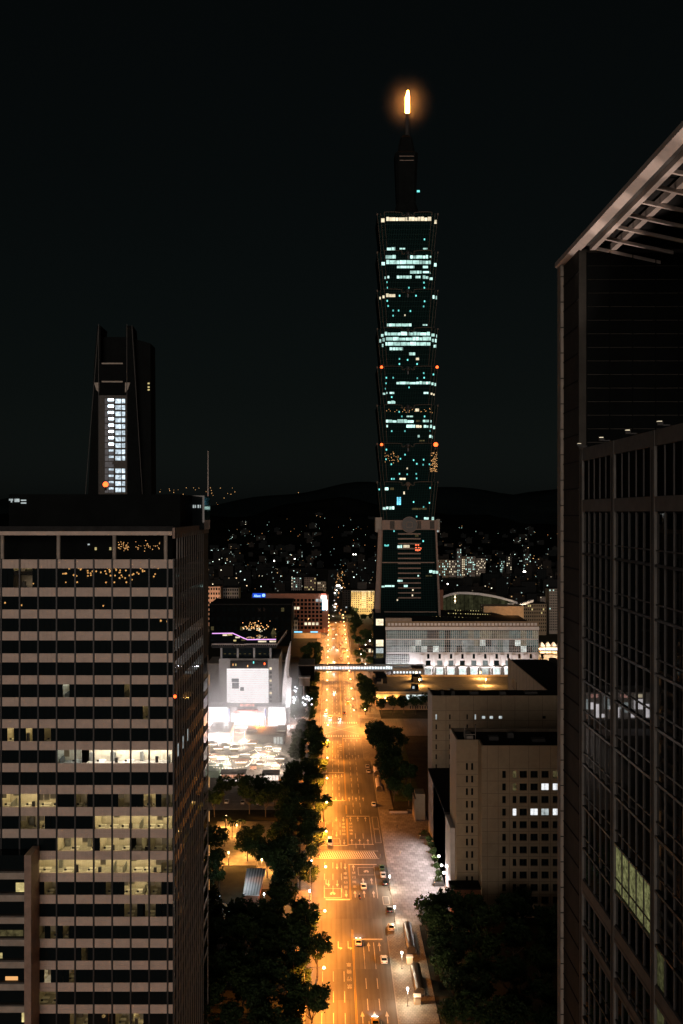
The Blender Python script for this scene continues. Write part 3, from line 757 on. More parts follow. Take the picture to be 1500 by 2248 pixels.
# ================================================================ the tall segmented skyscraper
sk = thing('skyscraper', 'tallest skyscraper, eight flared glass segments stacked on a tapering base, amber lamp on its spire', 'building', (65.4, 876, 0))
CXT, CYT = 65.4, 876.0
A_, B_, C_ = 20.3, 23.4, 26.0
def plan(f, grow=0.0):
    A, B, C = A_*f+grow, B_*f+grow, C_*f+grow
    p = [(-A,-C),(A,-C),(A,-B),(B,-B),(B,-A),(C,-A),(C,A),(B,A),(B,B),(A,B),(A,C),(-A,C),(-A,B),(-B,B),(-B,A),(-C,A),(-C,-A),(-B,-A),(-B,-B),(-A,-B)]
    return [(CXT+x, CYT+y) for x, y in p]
def ring(f, z, grow=0): return [(x, y, z) for x, y in plan(f, grow)]
SEG = 32.9; Z0 = 118.0; FL = SEG/8
def ftap(z):
    k = min(max((z-Z0)/SEG, 0), 7.999); return .875 + .125*(k-int(k))
M['ledge_teal'] = mat('teal_ledge', (.004,.014,.014), .5, var=.2, spec=0.0)
M['rib'] = mat('brown_rib', (.12,.09,.07), .6, var=.1, spec=0.0)
segs = []
for k in range(8):
    z0 = Z0+SEG*k; z1 = z0+SEG
    mb = MB(); mb.loft([ring(.875,z0), ring(1.0,z1-.4), ring(.97,z1-.01)]); s = part('segment', mb, M['glass_far'], sk); segs.append(s)
    mb = MB()
    for i in range(1, 8):
        z = z0+FL*i; f = .875+.125*i/8; mb.loft([ring(f,z-.35,.08), ring(f+.002,z+.35,.08)])
    tag(part('floor_ledges', mb, M['ledge_teal'], s), kind='stuff')
    mb = MB()
    for sx in (-1,1):
        for X, Y in ((A_,-C_),(B_,-B_),(C_,-A_)):
            mb.path([(CXT+sx*X*.875, CYT+Y*.875-.1, z0),(CXT+sx*X, CYT+Y-.1, z1-.4)], .16, 4)
    tag(part('corner_ribs', mb, M['rib'], s), kind='stuff')
    # cornice: two flat arcs and the scroll between them
    yf = CYT-C_-.25
    for sx in (-1,1):
        mb = MB()
        pts = [(CXT+sx*A_, yf, z1-2.6), (CXT+sx*A_, yf, z1-.2)] + [(CXT+sx*(A_-(A_-5.2)*t), yf, z1-.2+.5*math.sin(math.pi*t*.6)-.9*t*t) for t in [i/8 for i in range(9)]] + [(CXT+sx*5.2, yf, z1-3.2), (CXT+sx*3.2, yf, z1-3.2), (CXT+sx*2.6, yf, z1-1.8)]
        mb.path(pts, .22, 4); part('cornice', mb, M['rib'], s)
        piece('corner_block', M['rib'], s, CXT+sx*C_-.55, CXT+sx*C_+.55, CYT-A_-.55, CYT-A_+.55, z1-1.2, z1+.5)
    mb = MB(); mb.ball((CXT, CYT-C_-.1, z1-2.2), 2.2, 10, 6); mb.box(CXT-.6, CXT+.6, CYT-C_-.4, CYT-C_+1, z1-7, z1-3.9); part('scroll_emblem', mb, M['rib'] if k == 0 else M['metal_dark'], s)
mb = MB()
# base pyramid
def bring(t, z, g=0):
    h = 28.6 + (24.2-28.6)*t; h += g
    n = 3.0
    return [(CXT-h+n,CYT-h,z),(CXT+h-n,CYT-h,z),(CXT+h-n,CYT-h+n,z),(CXT+h,CYT-h+n,z),(CXT+h,CYT+h-n,z),(CXT+h-n,CYT+h-n,z),(CXT+h-n,CYT+h,z),(CXT-h+n,CYT+h,z),(CXT-h+n,CYT+h-n,z),(CXT-h,CYT+h-n,z),(CXT-h,CYT-h+n,z),(CXT-h+n,CYT-h+n,z)]
mb.loft([bring(0,0), bring(1,Z0-8)]); base = part('base', mb, M['glass_far'], sk)
mb = MB(); mb._add([(CXT-29.2,CYT-26,0),(CXT-25.2,CYT-29.2,0),(CXT-21.4,CYT-25,110),(CXT-24.8,CYT-21.5,110),(CXT-30.2,CYT-20,0),(CXT-25.4,CYT-18,110)], [(0,1,2,3),(0,3,5,4)]); mb.loft([[(CXT-30.4,CYT-28.4,0),(CXT-26.2,CYT-28.4,0),(CXT-26.2,CYT-20,0),(CXT-30.4,CYT-20,0)],[(CXT-25.2,CYT-24.2,110),(CXT-22.4,CYT-24.2,110),(CXT-22.4,CYT-18,110),(CXT-25.2,CYT-18,110)]]); part('corner_pier', mb, M['brown'], base)
mb = MB(); mb.loft([[(CXT+27.2,CYT-28.8,0),(CXT+29.2,CYT-28.8,0),(CXT+29.2,CYT-24,0),(CXT+27.2,CYT-24,0)],[(CXT+23.4,CYT-24.6,110),(CXT+24.8,CYT-24.6,110),(CXT+24.8,CYT-20,110),(CXT+23.4,CYT-20,110)]]); part('corner_pier', mb, M['brown'], base)
for i in range(14):
    z = PZ(1172+10.75*i, 852); t = z/110; y = CYT-28.6+4.4*t
    piece('sunshade', M['brown'], sk, PX(874,850), PX(924,850), y-.7, y+.3, z-.55, z+.55)
for py in (1235, 1343):
    z = PZ(py,850); t = z/110; h = 28.6-4.4*t
    piece('string_course', M['brown'], sk, CXT-h+2.8, CXT+h-2.8, CYT-h-.3, CYT-h+.4, z-.4, z+.4)
# belt with the round emblem
mb = MB(); mb.box(PX(839,851), PX(961,851), CYT-25.4, CYT+25.4, PZ(1163,850), PZ(1142,850)); part('belt', mb, M['brown'], sk)
for k in range(8):
    if k not in (3,4): piece('belt_panel', M['brown'] if k % 2 == 0 else M['darkstone'], sk, PX(842+14.6*k,850), PX(852+14.6*k,850), CYT-25.7, CYT-25.3, PZ(1161,850), PZ(1144,850))
mb = MB(); mb.box(PX(824,862), PX(838,862), 856, 874, PZ(1168,862), PZ(1136,862)); part('belt_corner', mb, M['stone'], sk)
mb = MB(); mb.box(PX(957,862), PX(964,862), 856, 874, PZ(1168,862), PZ(1140,862)); part('belt_corner', mb, M['stone'], sk)
piece('corner_light', M['lit_pale'], sk, PX(957.5,855), PX(963,855), 855.4, 855.8, PZ(1168,855), PZ(1164.5,855))
mb = MB(); ex, ez = PX(899.5,848), PZ(1152,848); r = 6.9
prof = [(r,849.6),(r,848.6),(r-.5,848.4),(r-.7,848.9)]
def disc(mb, r, y0, y1, n=28):
    mb.loft([[(ex+r*math.cos(2*math.pi*i/n), y0, ez+r*math.sin(2*math.pi*i/n)) for i in range(n)], [(ex+r*math.cos(2*math.pi*i/n), y1, ez+r*math.sin(2*math.pi*i/n)) for i in range(n)]])
disc(mb, 6.9, 850.6, 849.0); em = part('coin_emblem', mb, M['frame_dark'], sk)
mb = MB(); n = 28
for i in range(n):
    a0, a1 = 2*math.pi*i/n, 2*math.pi*(i+1)/n
    mb.tube((ex+6.7*math.cos(a0),848.9,ez+6.7*math.sin(a0)), (ex+6.7*math.cos(a1),848.9,ez+6.7*math.sin(a1)), .22, 4)
part('emblem_rim', mb, M['brown'], em)
mb = MB()
for a, b in (((-2.3,-2.3),(2.3,-2.3)),((2.3,-2.3),(2.3,2.3)),((2.3,2.3),(-2.3,2.3)),((-2.3,2.3),(-2.3,-2.3))): mb.tube((ex+a[0],848.9,ez+a[1]),(ex+b[0],848.9,ez+b[1]),.2,4)
part('emblem_square', mb, M['brown'], em)
# crown and spire
ct = Z0+SEG*8
mb = MB()
def sqr(h, z, c=.25): 
    k = h*c; return [(CXT-h+k,CYT-h,z),(CXT+h-k,CYT-h,z),(CXT+h,CYT-h+k,z),(CXT+h,CYT+h-k,z),(CXT+h-k,CYT+h,z),(CXT-h+k,CYT+h,z),(CXT-h,CYT+h-k,z),(CXT-h,CYT-h+k,z)]
mb.loft([sqr(16,ct-.5), sqr(15.5,ct+3), sqr(11,ct+4), sqr(8.2,PZ(455,876)+2), sqr(8.6,PZ(430,876)), sqr(10.0,PZ(343,876)), sqr(7.5,PZ(338,876)), sqr(5.2,PZ(306,876)), sqr(2.2,PZ(298,876))]); crown = part('crown', mb, M['dark_clad'], sk)
mb = MB()
for py, h in ((343,10.1),(352,9.9),(305,5.4)): mb.box(CXT-h*.62,CXT+h*.62,CYT-h-.2,CYT-h+.1,PZ(py,866)-.25,PZ(py,866)+.25)
part('crown_ledge', mb, M['brown'], crown)
sx_ = PX(894.5,876)
mb = MB(); mb.loft([[(sx_+r*math.cos(i*math.pi/4),CYT+r*math.sin(i*math.pi/4),z) for i in range(8)] for r, z in ((2.0,PZ(300,876)),(1.5,PZ(250,876)))]); mb.tube((sx_+.6,CYT,PZ(198,876)),(sx_+.6,CYT,PZ(188,876)),.35,6,.1); part('spire', mb, M['metal_dark'], sk)
mb = MB(); mb.loft([[(sx_+r*math.cos(i*math.pi/4)+o,CYT+r*math.sin(i*math.pi/4),z) for i in range(8)] for r, z, o in ((1.9,PZ(247,876),0),(1.9,PZ(216,876),0),(1.5,PZ(209,876),.3),(.7,PZ(199,876),.6))]); part('spire_lamp', mb, M['spire'], sk)
piece('crown_lamp', M['dot_teal'], sk, PX(915,866), PX(921,866), 863.0, 863.5, PZ(424,866), PZ(420,866))
# lit windows of the floors, read off the photograph row by row
def lit101(py, a, b, m='lit_teal', hgt=7.5, gap=True):
    z0 = PZ(py+hgt/2, 850); z1 = PZ(py-hgt/2, 850); zc = (z0+z1)/2
    f = ftap(zc) if zc > Z0 else None
    if f is None:
        t = zc/110; yf = CYT-(28.6-4.4*t); half = 24
        faces = [(-60, 60, yf)]
    else:
        faces = [(-A_*f, A_*f, CYT-C_*f), (-B_*f, -A_*f, CYT-B_*f), (A_*f, B_*f, CYT-B_*f), (-C_*f,-B_*f, CYT-A_*f), (B_*f, C_*f, CYT-A_*f)]
    x = a
    s = segs[min(7,max(0,int((zc-Z0)/SEG)))] if f else base
    while x < b-1.5:
        w = min(R.choice((6.5,7.5,14.5)), b-x)
        xa, xb = PX(x,850)-CXT, PX(x+w-1.0,850)-CXT
        mid = (xa+xb)/2
        for u, v, y in faces:
            if u <= mid <= v:
                dz = 0 if abs(mid) < A_*.99 else (-.45 if abs(mid) < B_*.93 else -.8)
                top = z1 - (R.uniform(0,.9) if hgt > 6 else 0)
                piece('lit_window', M[m], s, CXT+max(xa,u+.1), CXT+min(xb,v-.1), y-.45, y-.05, z0+dz*1.0, top+dz); break
        x += w
for r in [(480,834,962,'lit_warmw',9),(544,846,869),(544,878,892,'lit_teal',3),(544,930,940,'lit_teal',3),(563.5,847,870),(563.5,901,941),(563.5,944,951,'lit_teal',4),(574.5,834,963,'lit_teal',9),
          (585.5,872,911,'lit_teal',5),(585.5,929,941,'lit_teal',5),(596.5,901,927,'lit_teal',6),(596.5,929,947,'lit_teal',4),(607,845,856,'lit_teal',5),(607,872,905,'lit_teal',6),(607,913,925,'lit_teal',5),(607,929,942),(607,944,959),
          (648,834,870,'lit_warmw'),(648,951,962,'lit_teal'),(712,847,905,'lit_teal',6),(712,929,940,'lit_teal',3),(732,836,962,'lit_teal',8),(743,834,962,'lit_teal',8),(754,836,961,'lit_teal',8),(765,856,886,'lit_teal',6),
          (776,899,914,'lit_teal',6),(787,914,923,'lit_warmw',5),(839.7,871,961,'lit_teal',6.5),(862,840,852,'lit_teal',4),(862,856,867,'lit_teal',4),(862,931,942,'lit_teal',4),(862,947,957,'lit_warmw',4),(882,852,869,'lit_teal',6.5),
          (900,912,921,'lit_warmw',6),(914,893,909,'lit_teal',3),(924,848,872,'lit_teal',6.5),(924,873,911,'lit_teal',7.5),(924,914,924,'lit_dim',4),(924,929,950,'lit_teal',5),(935,893,913,'lit_teal',7),(935,914,927,'lit_warmw',7),(935,931,942,'lit_teal',7),(935,944,961,'lit_teal',6.5),
          (935,849,853,'lit_teal',5),(957,918,923,'lit_teal',5),(957,942,953,'lit_teal',6),(967,922,934,'lit_dim',3),(1051,878,893,'lit_warmw',4),(1073,841,854,'lit_teal',6),(1073,857,866,'lit_dim',5),(1082,886,890,'lit_warmw',6),
          (1115,841,854,'lit_teal',5.5),(1115,855,867,'lit_teal',7),(1117,905,938,'lit_dim',4),(1137,932,957,'lit_teal',7),
          (1199.6,873,884,'lit_teal',7),(1199.6,886,901,'lit_warmw',6),(1198,845,854,'dot_teal',3),(1254,943,963,'lit_teal',6.5),(1275,873,885,'lit_teal',4),(1286.5,838,867,'lit_teal',3.5),(1286.5,887,896,'lit_teal',4.5),
          (1176,912,920,'lit_dim',5),(1264,917,921,'lit_teal',3),(1264,935,950,'lit_dim',3)]:
    lit101(*r)
for k in range(4):
    for q in range(2): lit101(1093+4.5*k, 872+5*q, 876.5+5*q, 'lit_cyan' if 'lit_cyan' in M else M.__setitem__('lit_cyan', emis('lit_cyan',(.2,.75,1.0),1.6,var=.6,scale=.4)) or 'lit_cyan', 3.6)
for (px,py) in ((914,1196),(919,1196),(914,1203),(920,1203),(924,1204),(914,1207.5),(918,1208),(922,1207)):
    lit101(py, px-1.6, px+2.2, 'lit_red' if 'lit_red' in M else M.__setitem__('lit_red', emis('lit_red',(1.0,.16,.06),2.2)) or 'lit_red', 3.5)
for px, py, m in [(878,787,'t'),(896,789,'t'),(878,798,'t'),(917,798,'t'),(953,819,'t'),(849,829,'t'),(864,829,'t'),(917,830,'t'),(932,829,'t'),(931,819,'t'),(848,841,'t'),(848,852,'t'),(899,850,'t'),(861,871,'t'),(877,904,'t'),(883,914,'t'),(933,914,'t'),(861,946,'t'),(890,946,'t'),(945,945,'t'),(849,987,'t'),(890,998,'t'),(848,1008,'t'),(880,1007,'t'),(909,1010,'t'),(931,1009,'t'),(860,1019,'t'),(916,1018,'t'),(930,1020,'t'),(944,1019,'t'),(895,1028,'w'),(878,1040,'t'),(895,1041,'t'),(915,1040,'t'),(861,1051,'t'),(866,1051,'t'),(916,1050,'t'),(945,1071,'t'),(834,1072,'t'),(909,1102,'t'),(931,1113,'t'),(944,1104,'t'),(916,1134,'t'),(866,1166,'t'),(930,1188,'t'),(846,1197,'t'),(853,1197,'t'),(873,1317,'w'),(907,1295,'w'),(906,1307,'w'),(850,618,'t'),(932,619,'t'),(851,630,'t'),(899,630,'t'),(933,630,'t'),(878,649,'t'),(914,649,'t'),(851,660,'t'),(933,661,'t'),(853,671,'t'),(931,672,'t'),(864,681,'t'),(876,681,'t'),(902,682,'t'),(890,691,'w'),(864,692,'t'),(933,524,'t')]:
    lit101(py, px-1.7, px+1.9, 'dot_teal' if m == 't' else 'lit_warmw', 3.4)
mbx = MB()                                            # warm street reflections put on the corner glass as glowing balls
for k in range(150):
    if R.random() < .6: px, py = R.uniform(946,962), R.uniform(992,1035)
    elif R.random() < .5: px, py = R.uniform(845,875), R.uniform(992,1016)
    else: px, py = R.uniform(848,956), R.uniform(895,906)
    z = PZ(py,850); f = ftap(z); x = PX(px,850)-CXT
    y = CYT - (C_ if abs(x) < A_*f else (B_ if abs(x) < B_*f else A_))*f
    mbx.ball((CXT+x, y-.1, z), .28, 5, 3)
tag(part('reflection_dots', mbx, M['dot_warm'], sk), kind='stuff')
for px, py, r, lab in ((838,806,1.2,'red beacon on the upper lit cornice of the tallest skyscraper, street side'),(960,806,1.2,'red beacon on the upper lit cornice of the tallest skyscraper, mall side'),(838,976,1.2,'red beacon on the lower lit cornice of the tallest skyscraper, street side'),(957,976,1.9,'largest red beacon, on the lower cornice of the tallest skyscraper above the mall')):
    beacon(px, py, 849, r, lab, 'red beacons on the tall skyscraper')

# ---- slender dark tower behind the near office tower
dt = thing('slender_tower', 'slender dark tower with one lit stair shaft behind the banded office tower', 'building', (PX(250,790), 790, 0))
Yd = 785
mb = MB()
def sect(z, l, r): return [(l,Yd,z),(r,Yd,z),(r-2,Yd+26,z),(l+2,Yd+26,z)]
zb = 0; zt_ = PZ(715,Yd)
mb.loft([sect(0, PX(176,Yd), PX(325,Yd)), sect(PZ(796,Yd), PX(207,Yd), PX(298,Yd))]); part('shaft', mb, M['dark_clad'], dt)
for a_, b_, c_, d_ in ((207,221,214,221),(275,298,277,292)):
    mb = MB(); mb.loft([sect(PZ(796,Yd)+.02, PX(a_,Yd), PX(b_,Yd)), sect(zt_, PX(c_,Yd), PX(d_,Yd))]); part('upright', mb, M['dark_clad'], dt)
mb = MB(); mb.box(PX(221,Yd)+.05, PX(275,Yd)-.05, Yd+10, Yd+12, PZ(796,Yd)+.02, PZ(735,Yd)); part('crown_screen', mb, M['dark_clad'], dt)
mb = MB(); mb.loft([[(PX(292,Yd),Yd+8,0),(PX(331,Yd),Yd+8,0),(PX(331,Yd),Yd+30,0),(PX(292,Yd),Yd+30,0)],[(PX(290,Yd),Yd+8,PZ(740,Yd)),(PX(326,Yd),Yd+8,PZ(750,Yd)),(PX(326,Yd),Yd+30,PZ(750,Yd)),(PX(290,Yd),Yd+30,PZ(740,Yd))]]); part('rear_shaft', mb, M['dark_clad'], dt)
for (a, b) in (((188,1085),(217,715)),((313,1085),(290,715)),((217,1085),(217,712)),((279,1085),(279,712))):
    mb = MB(); mb.tube((PX(a[0],Yd),Yd-.4,PZ(a[1],Yd)),(PX(b[0],Yd),Yd-.4,PZ(b[1],Yd)),.3,5); part('edge_rib', mb, M['frame_dark'], dt)
mb = MB(); mb.box(PX(218,Yd),PX(278,Yd),Yd-.3,Yd,PZ(1085,Yd),PZ(868,Yd)); part('stair_wall', mb, M['darkstone'], dt)
M['stair'] = emis('stair_light', (.75,.9,1.0), 1.1, var=.7, scale=.5, orand=.4)
M['stairwall'] = emis('stair_glow', (.55,.5,.5), .16, var=.3, scale=.3)
for i in range(15):
    py = 876 + 13.9*i
    if i != 10:
        for a, b in ((254,266),(268,275)): piece('stair_window', M['stair'], dt, PX(a,Yd), PX(b,Yd), Yd-.55, Yd-.35, PZ(py+9.6,Yd), PZ(py,Yd))
        piece('landing_lamp', M['lampcool'] if i < 8 else M['stair'], dt, PX(239.5 if i > 2 else 238,Yd), PX(250,Yd), Yd-.55, Yd-.35, PZ(py+4,Yd), PZ(py-.5,Yd))
    piece('stair_panel', M['stairwall'], dt, PX(231,Yd), PX(238 if i!=10 else 247,Yd), Yd-.55, Yd-.35, PZ(py+11,Yd), PZ(py-1,Yd))
    piece('stair_panel', M['stairwall'], dt, PX(239,Yd), PX(250,Yd), Yd-.55, Yd-.35, PZ(py+11,Yd), PZ(py+4.5,Yd))
for py in (798, 838): piece('service_ledge', M['stone'], dt, PX(224,Yd), PX(270,Yd), Yd-.5, Yd-.1, PZ(py+1.5,Yd), PZ(py-1.5,Yd))
for px in (210, 283):
    mb = MB(); sgn = 1 if px < 250 else -1
    mb._add([(PX(px-3*sgn,Yd),Yd-.5,PZ(840,Yd)),(PX(px+8*sgn,Yd),Yd-.5,PZ(840,Yd)),(PX(px+8*sgn,Yd),Yd-.5,PZ(862,Yd)),(PX(px+2*sgn,Yd),Yd-.5,PZ(856,Yd))],[(0,1,2,3)]); mb._add([(PX(px-3*sgn,Yd),Yd-.1,PZ(840,Yd)),(PX(px+8*sgn,Yd),Yd-.1,PZ(840,Yd)),(PX(px+8*sgn,Yd),Yd-.1,PZ(862,Yd)),(PX(px+2*sgn,Yd),Yd-.1,PZ(856,Yd))],[(3,2,1,0)])
    part('bracket', mb, M['stone'], dt)
for py in (840, 848, 854): piece('rear_lamp', M['lit_yellow'], dt, PX(325,Yd+8), PX(329,Yd+8), Yd+7, Yd+7.4, PZ(py+3,Yd+7), PZ(py,Yd+7))

# added ball of haze that makes the halo round the spire lamp
m, t, out = _new('halo_haze')
tc = N(t, 'ShaderNodeTexCoord'); ln = N(t, 'ShaderNodeVectorMath', operation='LENGTH'); L(t, tc.outputs['Object'], ln.inputs[0])
fall = N(t, 'ShaderNodeMapRange', interpolation_type='SMOOTHERSTEP'); fall.inputs[1].default_value = 0.05; fall.inputs[2].default_value = 0.98; fall.inputs[3].default_value = 1; fall.inputs[4].default_value = 0
L(t, ln.outputs['Value'], fall.inputs[0])
nz = N(t, 'ShaderNodeTexNoise'); nz.inputs['Scale'].default_value = 2.2; nz.inputs['Detail'].default_value = 3; L(t, tc.outputs['Object'], nz.inputs['Vector'])
pv = N(t, 'ShaderNodeVolumePrincipled'); pv.inputs['Color'].default_value = (.95,.95,.95,1); pv.inputs['Anisotropy'].default_value = 0.0
L(t, mth(t, 'MULTIPLY', mth(t, 'MULTIPLY', mth(t, 'POWER', fall.outputs[0], 2.2), mth(t, 'MULTIPLY_ADD', nz.outputs[0], 1.2, .4)), 0.0050), pv.inputs['Density'])
L(t, pv.outputs[0], out.inputs['Volume'])
mb = MB(); mb.ball((0,0,0), 1.0, 20, 12)
o = obj('lamp_halo', mb.mesh('lamp_halo', m), None, (sx_, CYT, PZ(226,876)), (34, 34, 38)); tag(o, 'added amber haze imitating the halo round the lamp on the spire', 'lamp_halo', None, 'stuff')
# ================================================================ beige government blocks
XG = 39.5; HG = 53.0
def winblock(par, x0, x1, yf, z0, cols, rows, px, pz, wx, wz, lit=None, m='glass', frame='beige_dark', wall='beige', depth=.5):
    pass
bb = thing('beige_block', 'beige tiled office block with stepped corner, most of its square windows dark', 'building', (60, 330, 0))
Yf = 306.7; xs = PX(1058, Yf); Yr = 314.6
# facade = wall with real openings: strips round the window grid
def facade(par, x0, x1, y, z0, z1, wins, m, thick=.6, name='facade'):
    """wins: list of (xa,xb,za,zb); wall built in horizontal bands with gaps"""
    zs = sorted(set([z0, z1] + [a for w in wins for a in (w[2], w[3])])); mb = MB()
    for za, zb in zip(zs, zs[1:]):
        act = sorted([(w[0], w[1]) for w in wins if w[2] <= za + 1e-6 and w[3] >= zb - 1e-6]); x = x0
        for a, b in act:
            if a > x + 1e-4: mb.box(x, a, y, y+thick, za, zb)
            x = max(x, b)
        if x1 > x + 1e-4: mb.box(x, x1, y, y+thick, za, zb)
    return part(name, mb, m, par)
zr = [PZ(1700 + 27.6*i, Yf) for i in range(12)]
wins = []
wc = [1107, 1130, 1149, 1173, 1197, 1222, 1246, 1270, 1294]
for i, z in enumerate(zr):
    for j, px in enumerate(wc):
        w = (4, 4, 8, 8, 8, 8, 8, 8, 8)[j]
        wins.append((PX(px-w,Yf), PX(px+w,Yf), z-1.15, z+1.05))
facade(bb, xs, 110, Yf, 0, HG, wins, M['beige'])
winS = []
for i in range(13):
    z = PZ(1683+27.6*i, Yr)
    for px in (1025.5, 1037): winS.append((PX(px-2.4,Yr), PX(px+2.4,Yr), z-1.1, z+1.1))
facade(bb, XG, xs+.6, Yr, 0, HG, winS, M['beige'])
mb = MB(); mb.box(xs, xs+.6, Yf+.6, Yr, 0, HG); part('return_wall', mb, M['beige'], bb)
mb = MB(); mb.box(XG, XG+.6, Yr+.6, 332, 0, HG); part('side_wall', mb, M['beige'], bb)
mb = MB(); mb.box(XG+.6, 110, Yr+.6, 332, 0, HG-1.2); mb.box(xs+.6, 110, Yf+1.4, Yr+.5, 0, HG-1.2); part('core', mb, M['roof_dark'], bb)
for y0, y1, x0, x1 in ((Yr+.6,Yr+.9,XG+.6,xs),(331.4,332,XG+.6,110),): piece('parapet', M['beige_dark'], bb, x0, x1, y0, y1, HG-1.2, HG-.05)
litw = {(1,4):'lit_white',(1,5):'lit_white',(3,1):'lit_white',(3,3):'lit_white',(3,5):'lit_white',(3,4):'lit_pale',(0,1):'lit_dim',(1,1):'lit_dim',(0,5):'lit_dim'}
M['lit_cold'] = emis('lit_cold_office', (.95,.98,1.0), 1.0, var=.25, scale=2)
for k, (a, b, za, zb) in enumerate(wins):
    i, j = divmod(k, len(wc)); mm = litw.get((i,j))
    if mm == 'lit_white': mm = 'lit_cold'
    wo_ = piece('window', M[mm] if mm else M['glass'], bb, a, b, Yf+.38, Yf+.44, za, zb)
    if j >= 2:
        piece('window_bar', M['metal_dark'], bb, (a+b)/2-.05, (a+b)/2+.05, Yf+.3, Yf+.375, za, zb)
        piece('window_sill', M['beige_dark'], bb, a, b, Yf-.08, Yf+.37, za-.0+.003, za+.14)
for (a, b, za, zb) in winS: piece('window', M['glass'], bb, a, b, Yr+.38, Yr+.44, za, zb)
for px in (1070, 1094, 1119, 1161, 1185, 1209, 1234):                                # tile panel joints
    piece('panel_joint', M['beige_dark'], bb, PX(px,Yf)-.05, PX(px,Yf)+.05, Yf-.012, Yf+.01, 0, HG-.01)
for i in range(13):
    z = PZ(1687+27.6*i, Yf); piece('panel_joint', M['beige_dark'], bb, xs+.02, 109.9, Yf-.014, Yf-.002, z-.05, z+.05)
    piece('panel_joint', M['beige_dark'], bb, XG+.02, xs-.02, Yr-.014, Yr-.002, z-.05, z+.05)
mb = MB(); mb.box(PX(1022,320), PX(1036,320), 317, 325, HG-1.2, HG+.6); mb.tube((PX(1020.5,318),318,HG-1.2),(PX(1020.5,318),318,HG+3.8),.10,5); mb.tube((PX(1044,318),318,HG-1.2),(PX(1044,318),318,HG+3.9),.10,5); mb.box(PX(1022,318),PX(1044,318),317.9,318.1,HG+.8,HG+1.0)
part('roof_gear', mb, M['stone'], bb)
mb = MB(); mb.box(37.2, 47.3, 308.6, Yr-.02, 0, 8.0); an = part('porch', mb, M['brick'], bb)
mb = MB(); mb.box(36.9, 47.6, 308.2, Yr-.03, 8.01, 8.6); part('porch_roof', mb, M['roof_dark'], bb)
mb = MB(); mb.box(42.2, 47.32, 308.55, 308.7, 0.01, 6.2); part('porch_door', mb, M['metal_dark'], bb)
# lower hall with the floodlit flank
lh = thing('low_hall', 'long low hall with white floodlit flank facing the plaza', 'building', (38, 345, 0))
mb = MB(); mb.box(38, 39.45, 318, 372, 0, 24); mb.box(38.0,60,332.1,389.5,0,24); part('hall_body', mb, mat('pale_tile', (.55,.5,.48), .7, var=.12, scale=.4), lh)
mb = MB(); mb.box(37.8, 60, 332.1, 389.5, 24.01, 24.8); part('hall_roof', mb, M['roof_dark'], lh)
mb = MB(); mb.box(34.2, 38, 404, 412, 0, 10.5); part('stair_block', mb, M['beige'], lh)
mb = MB(); mb.box(33.5, 34.2, 402, 412, 0, 9); part('buttress', mb, M['beige'], lh)
for y in (326, 333, 340, 349):
    c = (37.6, y, 4.3 if y != 326 else 9)
    mb = MB(); mb.box(c[0]-.3, c[0]+.39, y-.35, y+.35, c[2]-.25, c[2]+.25); part('wall_lamp', mb, M['lampwhite'], lh)
def plight(name, parent, loc, power, col, r=.3, typ='POINT', rot=None, cone=None, blend=.5):
    l = bpy.data.lights.new(name, typ); l.energy = power; l.color = col; l.shadow_soft_size = r
    if typ == 'SPOT': l.spot_size = cone; l.spot_blend = blend
    o = bpy.data.objects.new(name, l); COL.objects.link(o); o.parent = parent; w = wloc(parent)
    o.location = (loc[0]-w.x, loc[1]-w.y, loc[2]-w.z)
    if rot: o.rotation_euler = rot
    return o
for y, zz, p in ((320, 11, 12000), (335, 11, 14000), (352, 11, 15000), (368, 11, 12000)): plight('flood_light', lh, (36.9, y, zz), p, (1.0,.86,.83), .4, 'SPOT', (0, math.radians(50), 0), math.radians(125), .8)
for y in (328, 340, 352): plight('wall_wash', lh, (36.4, y, 4.2), 1500, (1.0,.88,.88), .4)
b1 = thing('rear_beige_block', 'wider beige block with a few narrow slit windows standing behind the stepped beige one', 'building', (70, 400, 0))
Y1 = 390.2
w1 = []
for i in range(7):
    z = PZ(1574+21.9*i, Y1)
    for px in (958, 988, 1026, 1044): w1.append((PX(px-1.6,Y1), PX(px+1.6,Y1), z-1.0, z+1.0))
for px in (1062, 1079, 1099, 1195): 
    z = PZ(1575,Y1); w1.append((PX(px-3.6,Y1), PX(px+3.6,Y1), z-.55, z+.55))
facade(b1, XG, 120, Y1, 0, HG, w1, M['beige'])
mb = MB(); mb.box(XG, XG+.6, Y1+.6, 408, 0, HG); part('side_wall', mb, M['beige'], b1)
mb = MB(); mb.box(XG+.6, 120, Y1+.6, 408, 0, HG-1.0); part('core', mb, M['roof_dark'], b1)
for k, (a, b, za, zb) in enumerate(w1): piece('window', M['lit_pale'] if k in (0,28,29,30,3) else M['glass'], b1, a, b, Y1+.38, Y1+.44, za, zb)
for i in range(5):
    z = PZ(1560+22*i, Y1); piece('panel_joint', M['beige_dark'], b1, XG+.02, 119.9, Y1-.012, Y1+.002, z-.06, z+.06)
for k in range(13): piece('panel_joint', M['beige_dark'], b1, XG+5.4*(k+1)-.06, XG+5.4*(k+1)+.06, Y1-.014, Y1-.001, 0, HG-.02)
mb = MB(); mb.box(PX(968,398),PX(974,398),396,400,HG-1,HG+.7); mb.box(PX(990,398),PX(997,398),395,401,HG-1,HG+.9); part('roof_gear', mb, M['darkstone'], b1)
b2 = thing('beige_wing', 'far beige wing seen end-on, its pale flank beyond the beige blocks', 'building', (105, 490, 0))
mb = MB(); mb.box(96.7, 97.3, 440, 546, 0, 45); part('side_wall', mb, M['beige'], b2)
mb = MB(); mb.box(97.3, 118, 440, 546, 0, 44.2); part('core', mb, M['roof_dark'], b2)
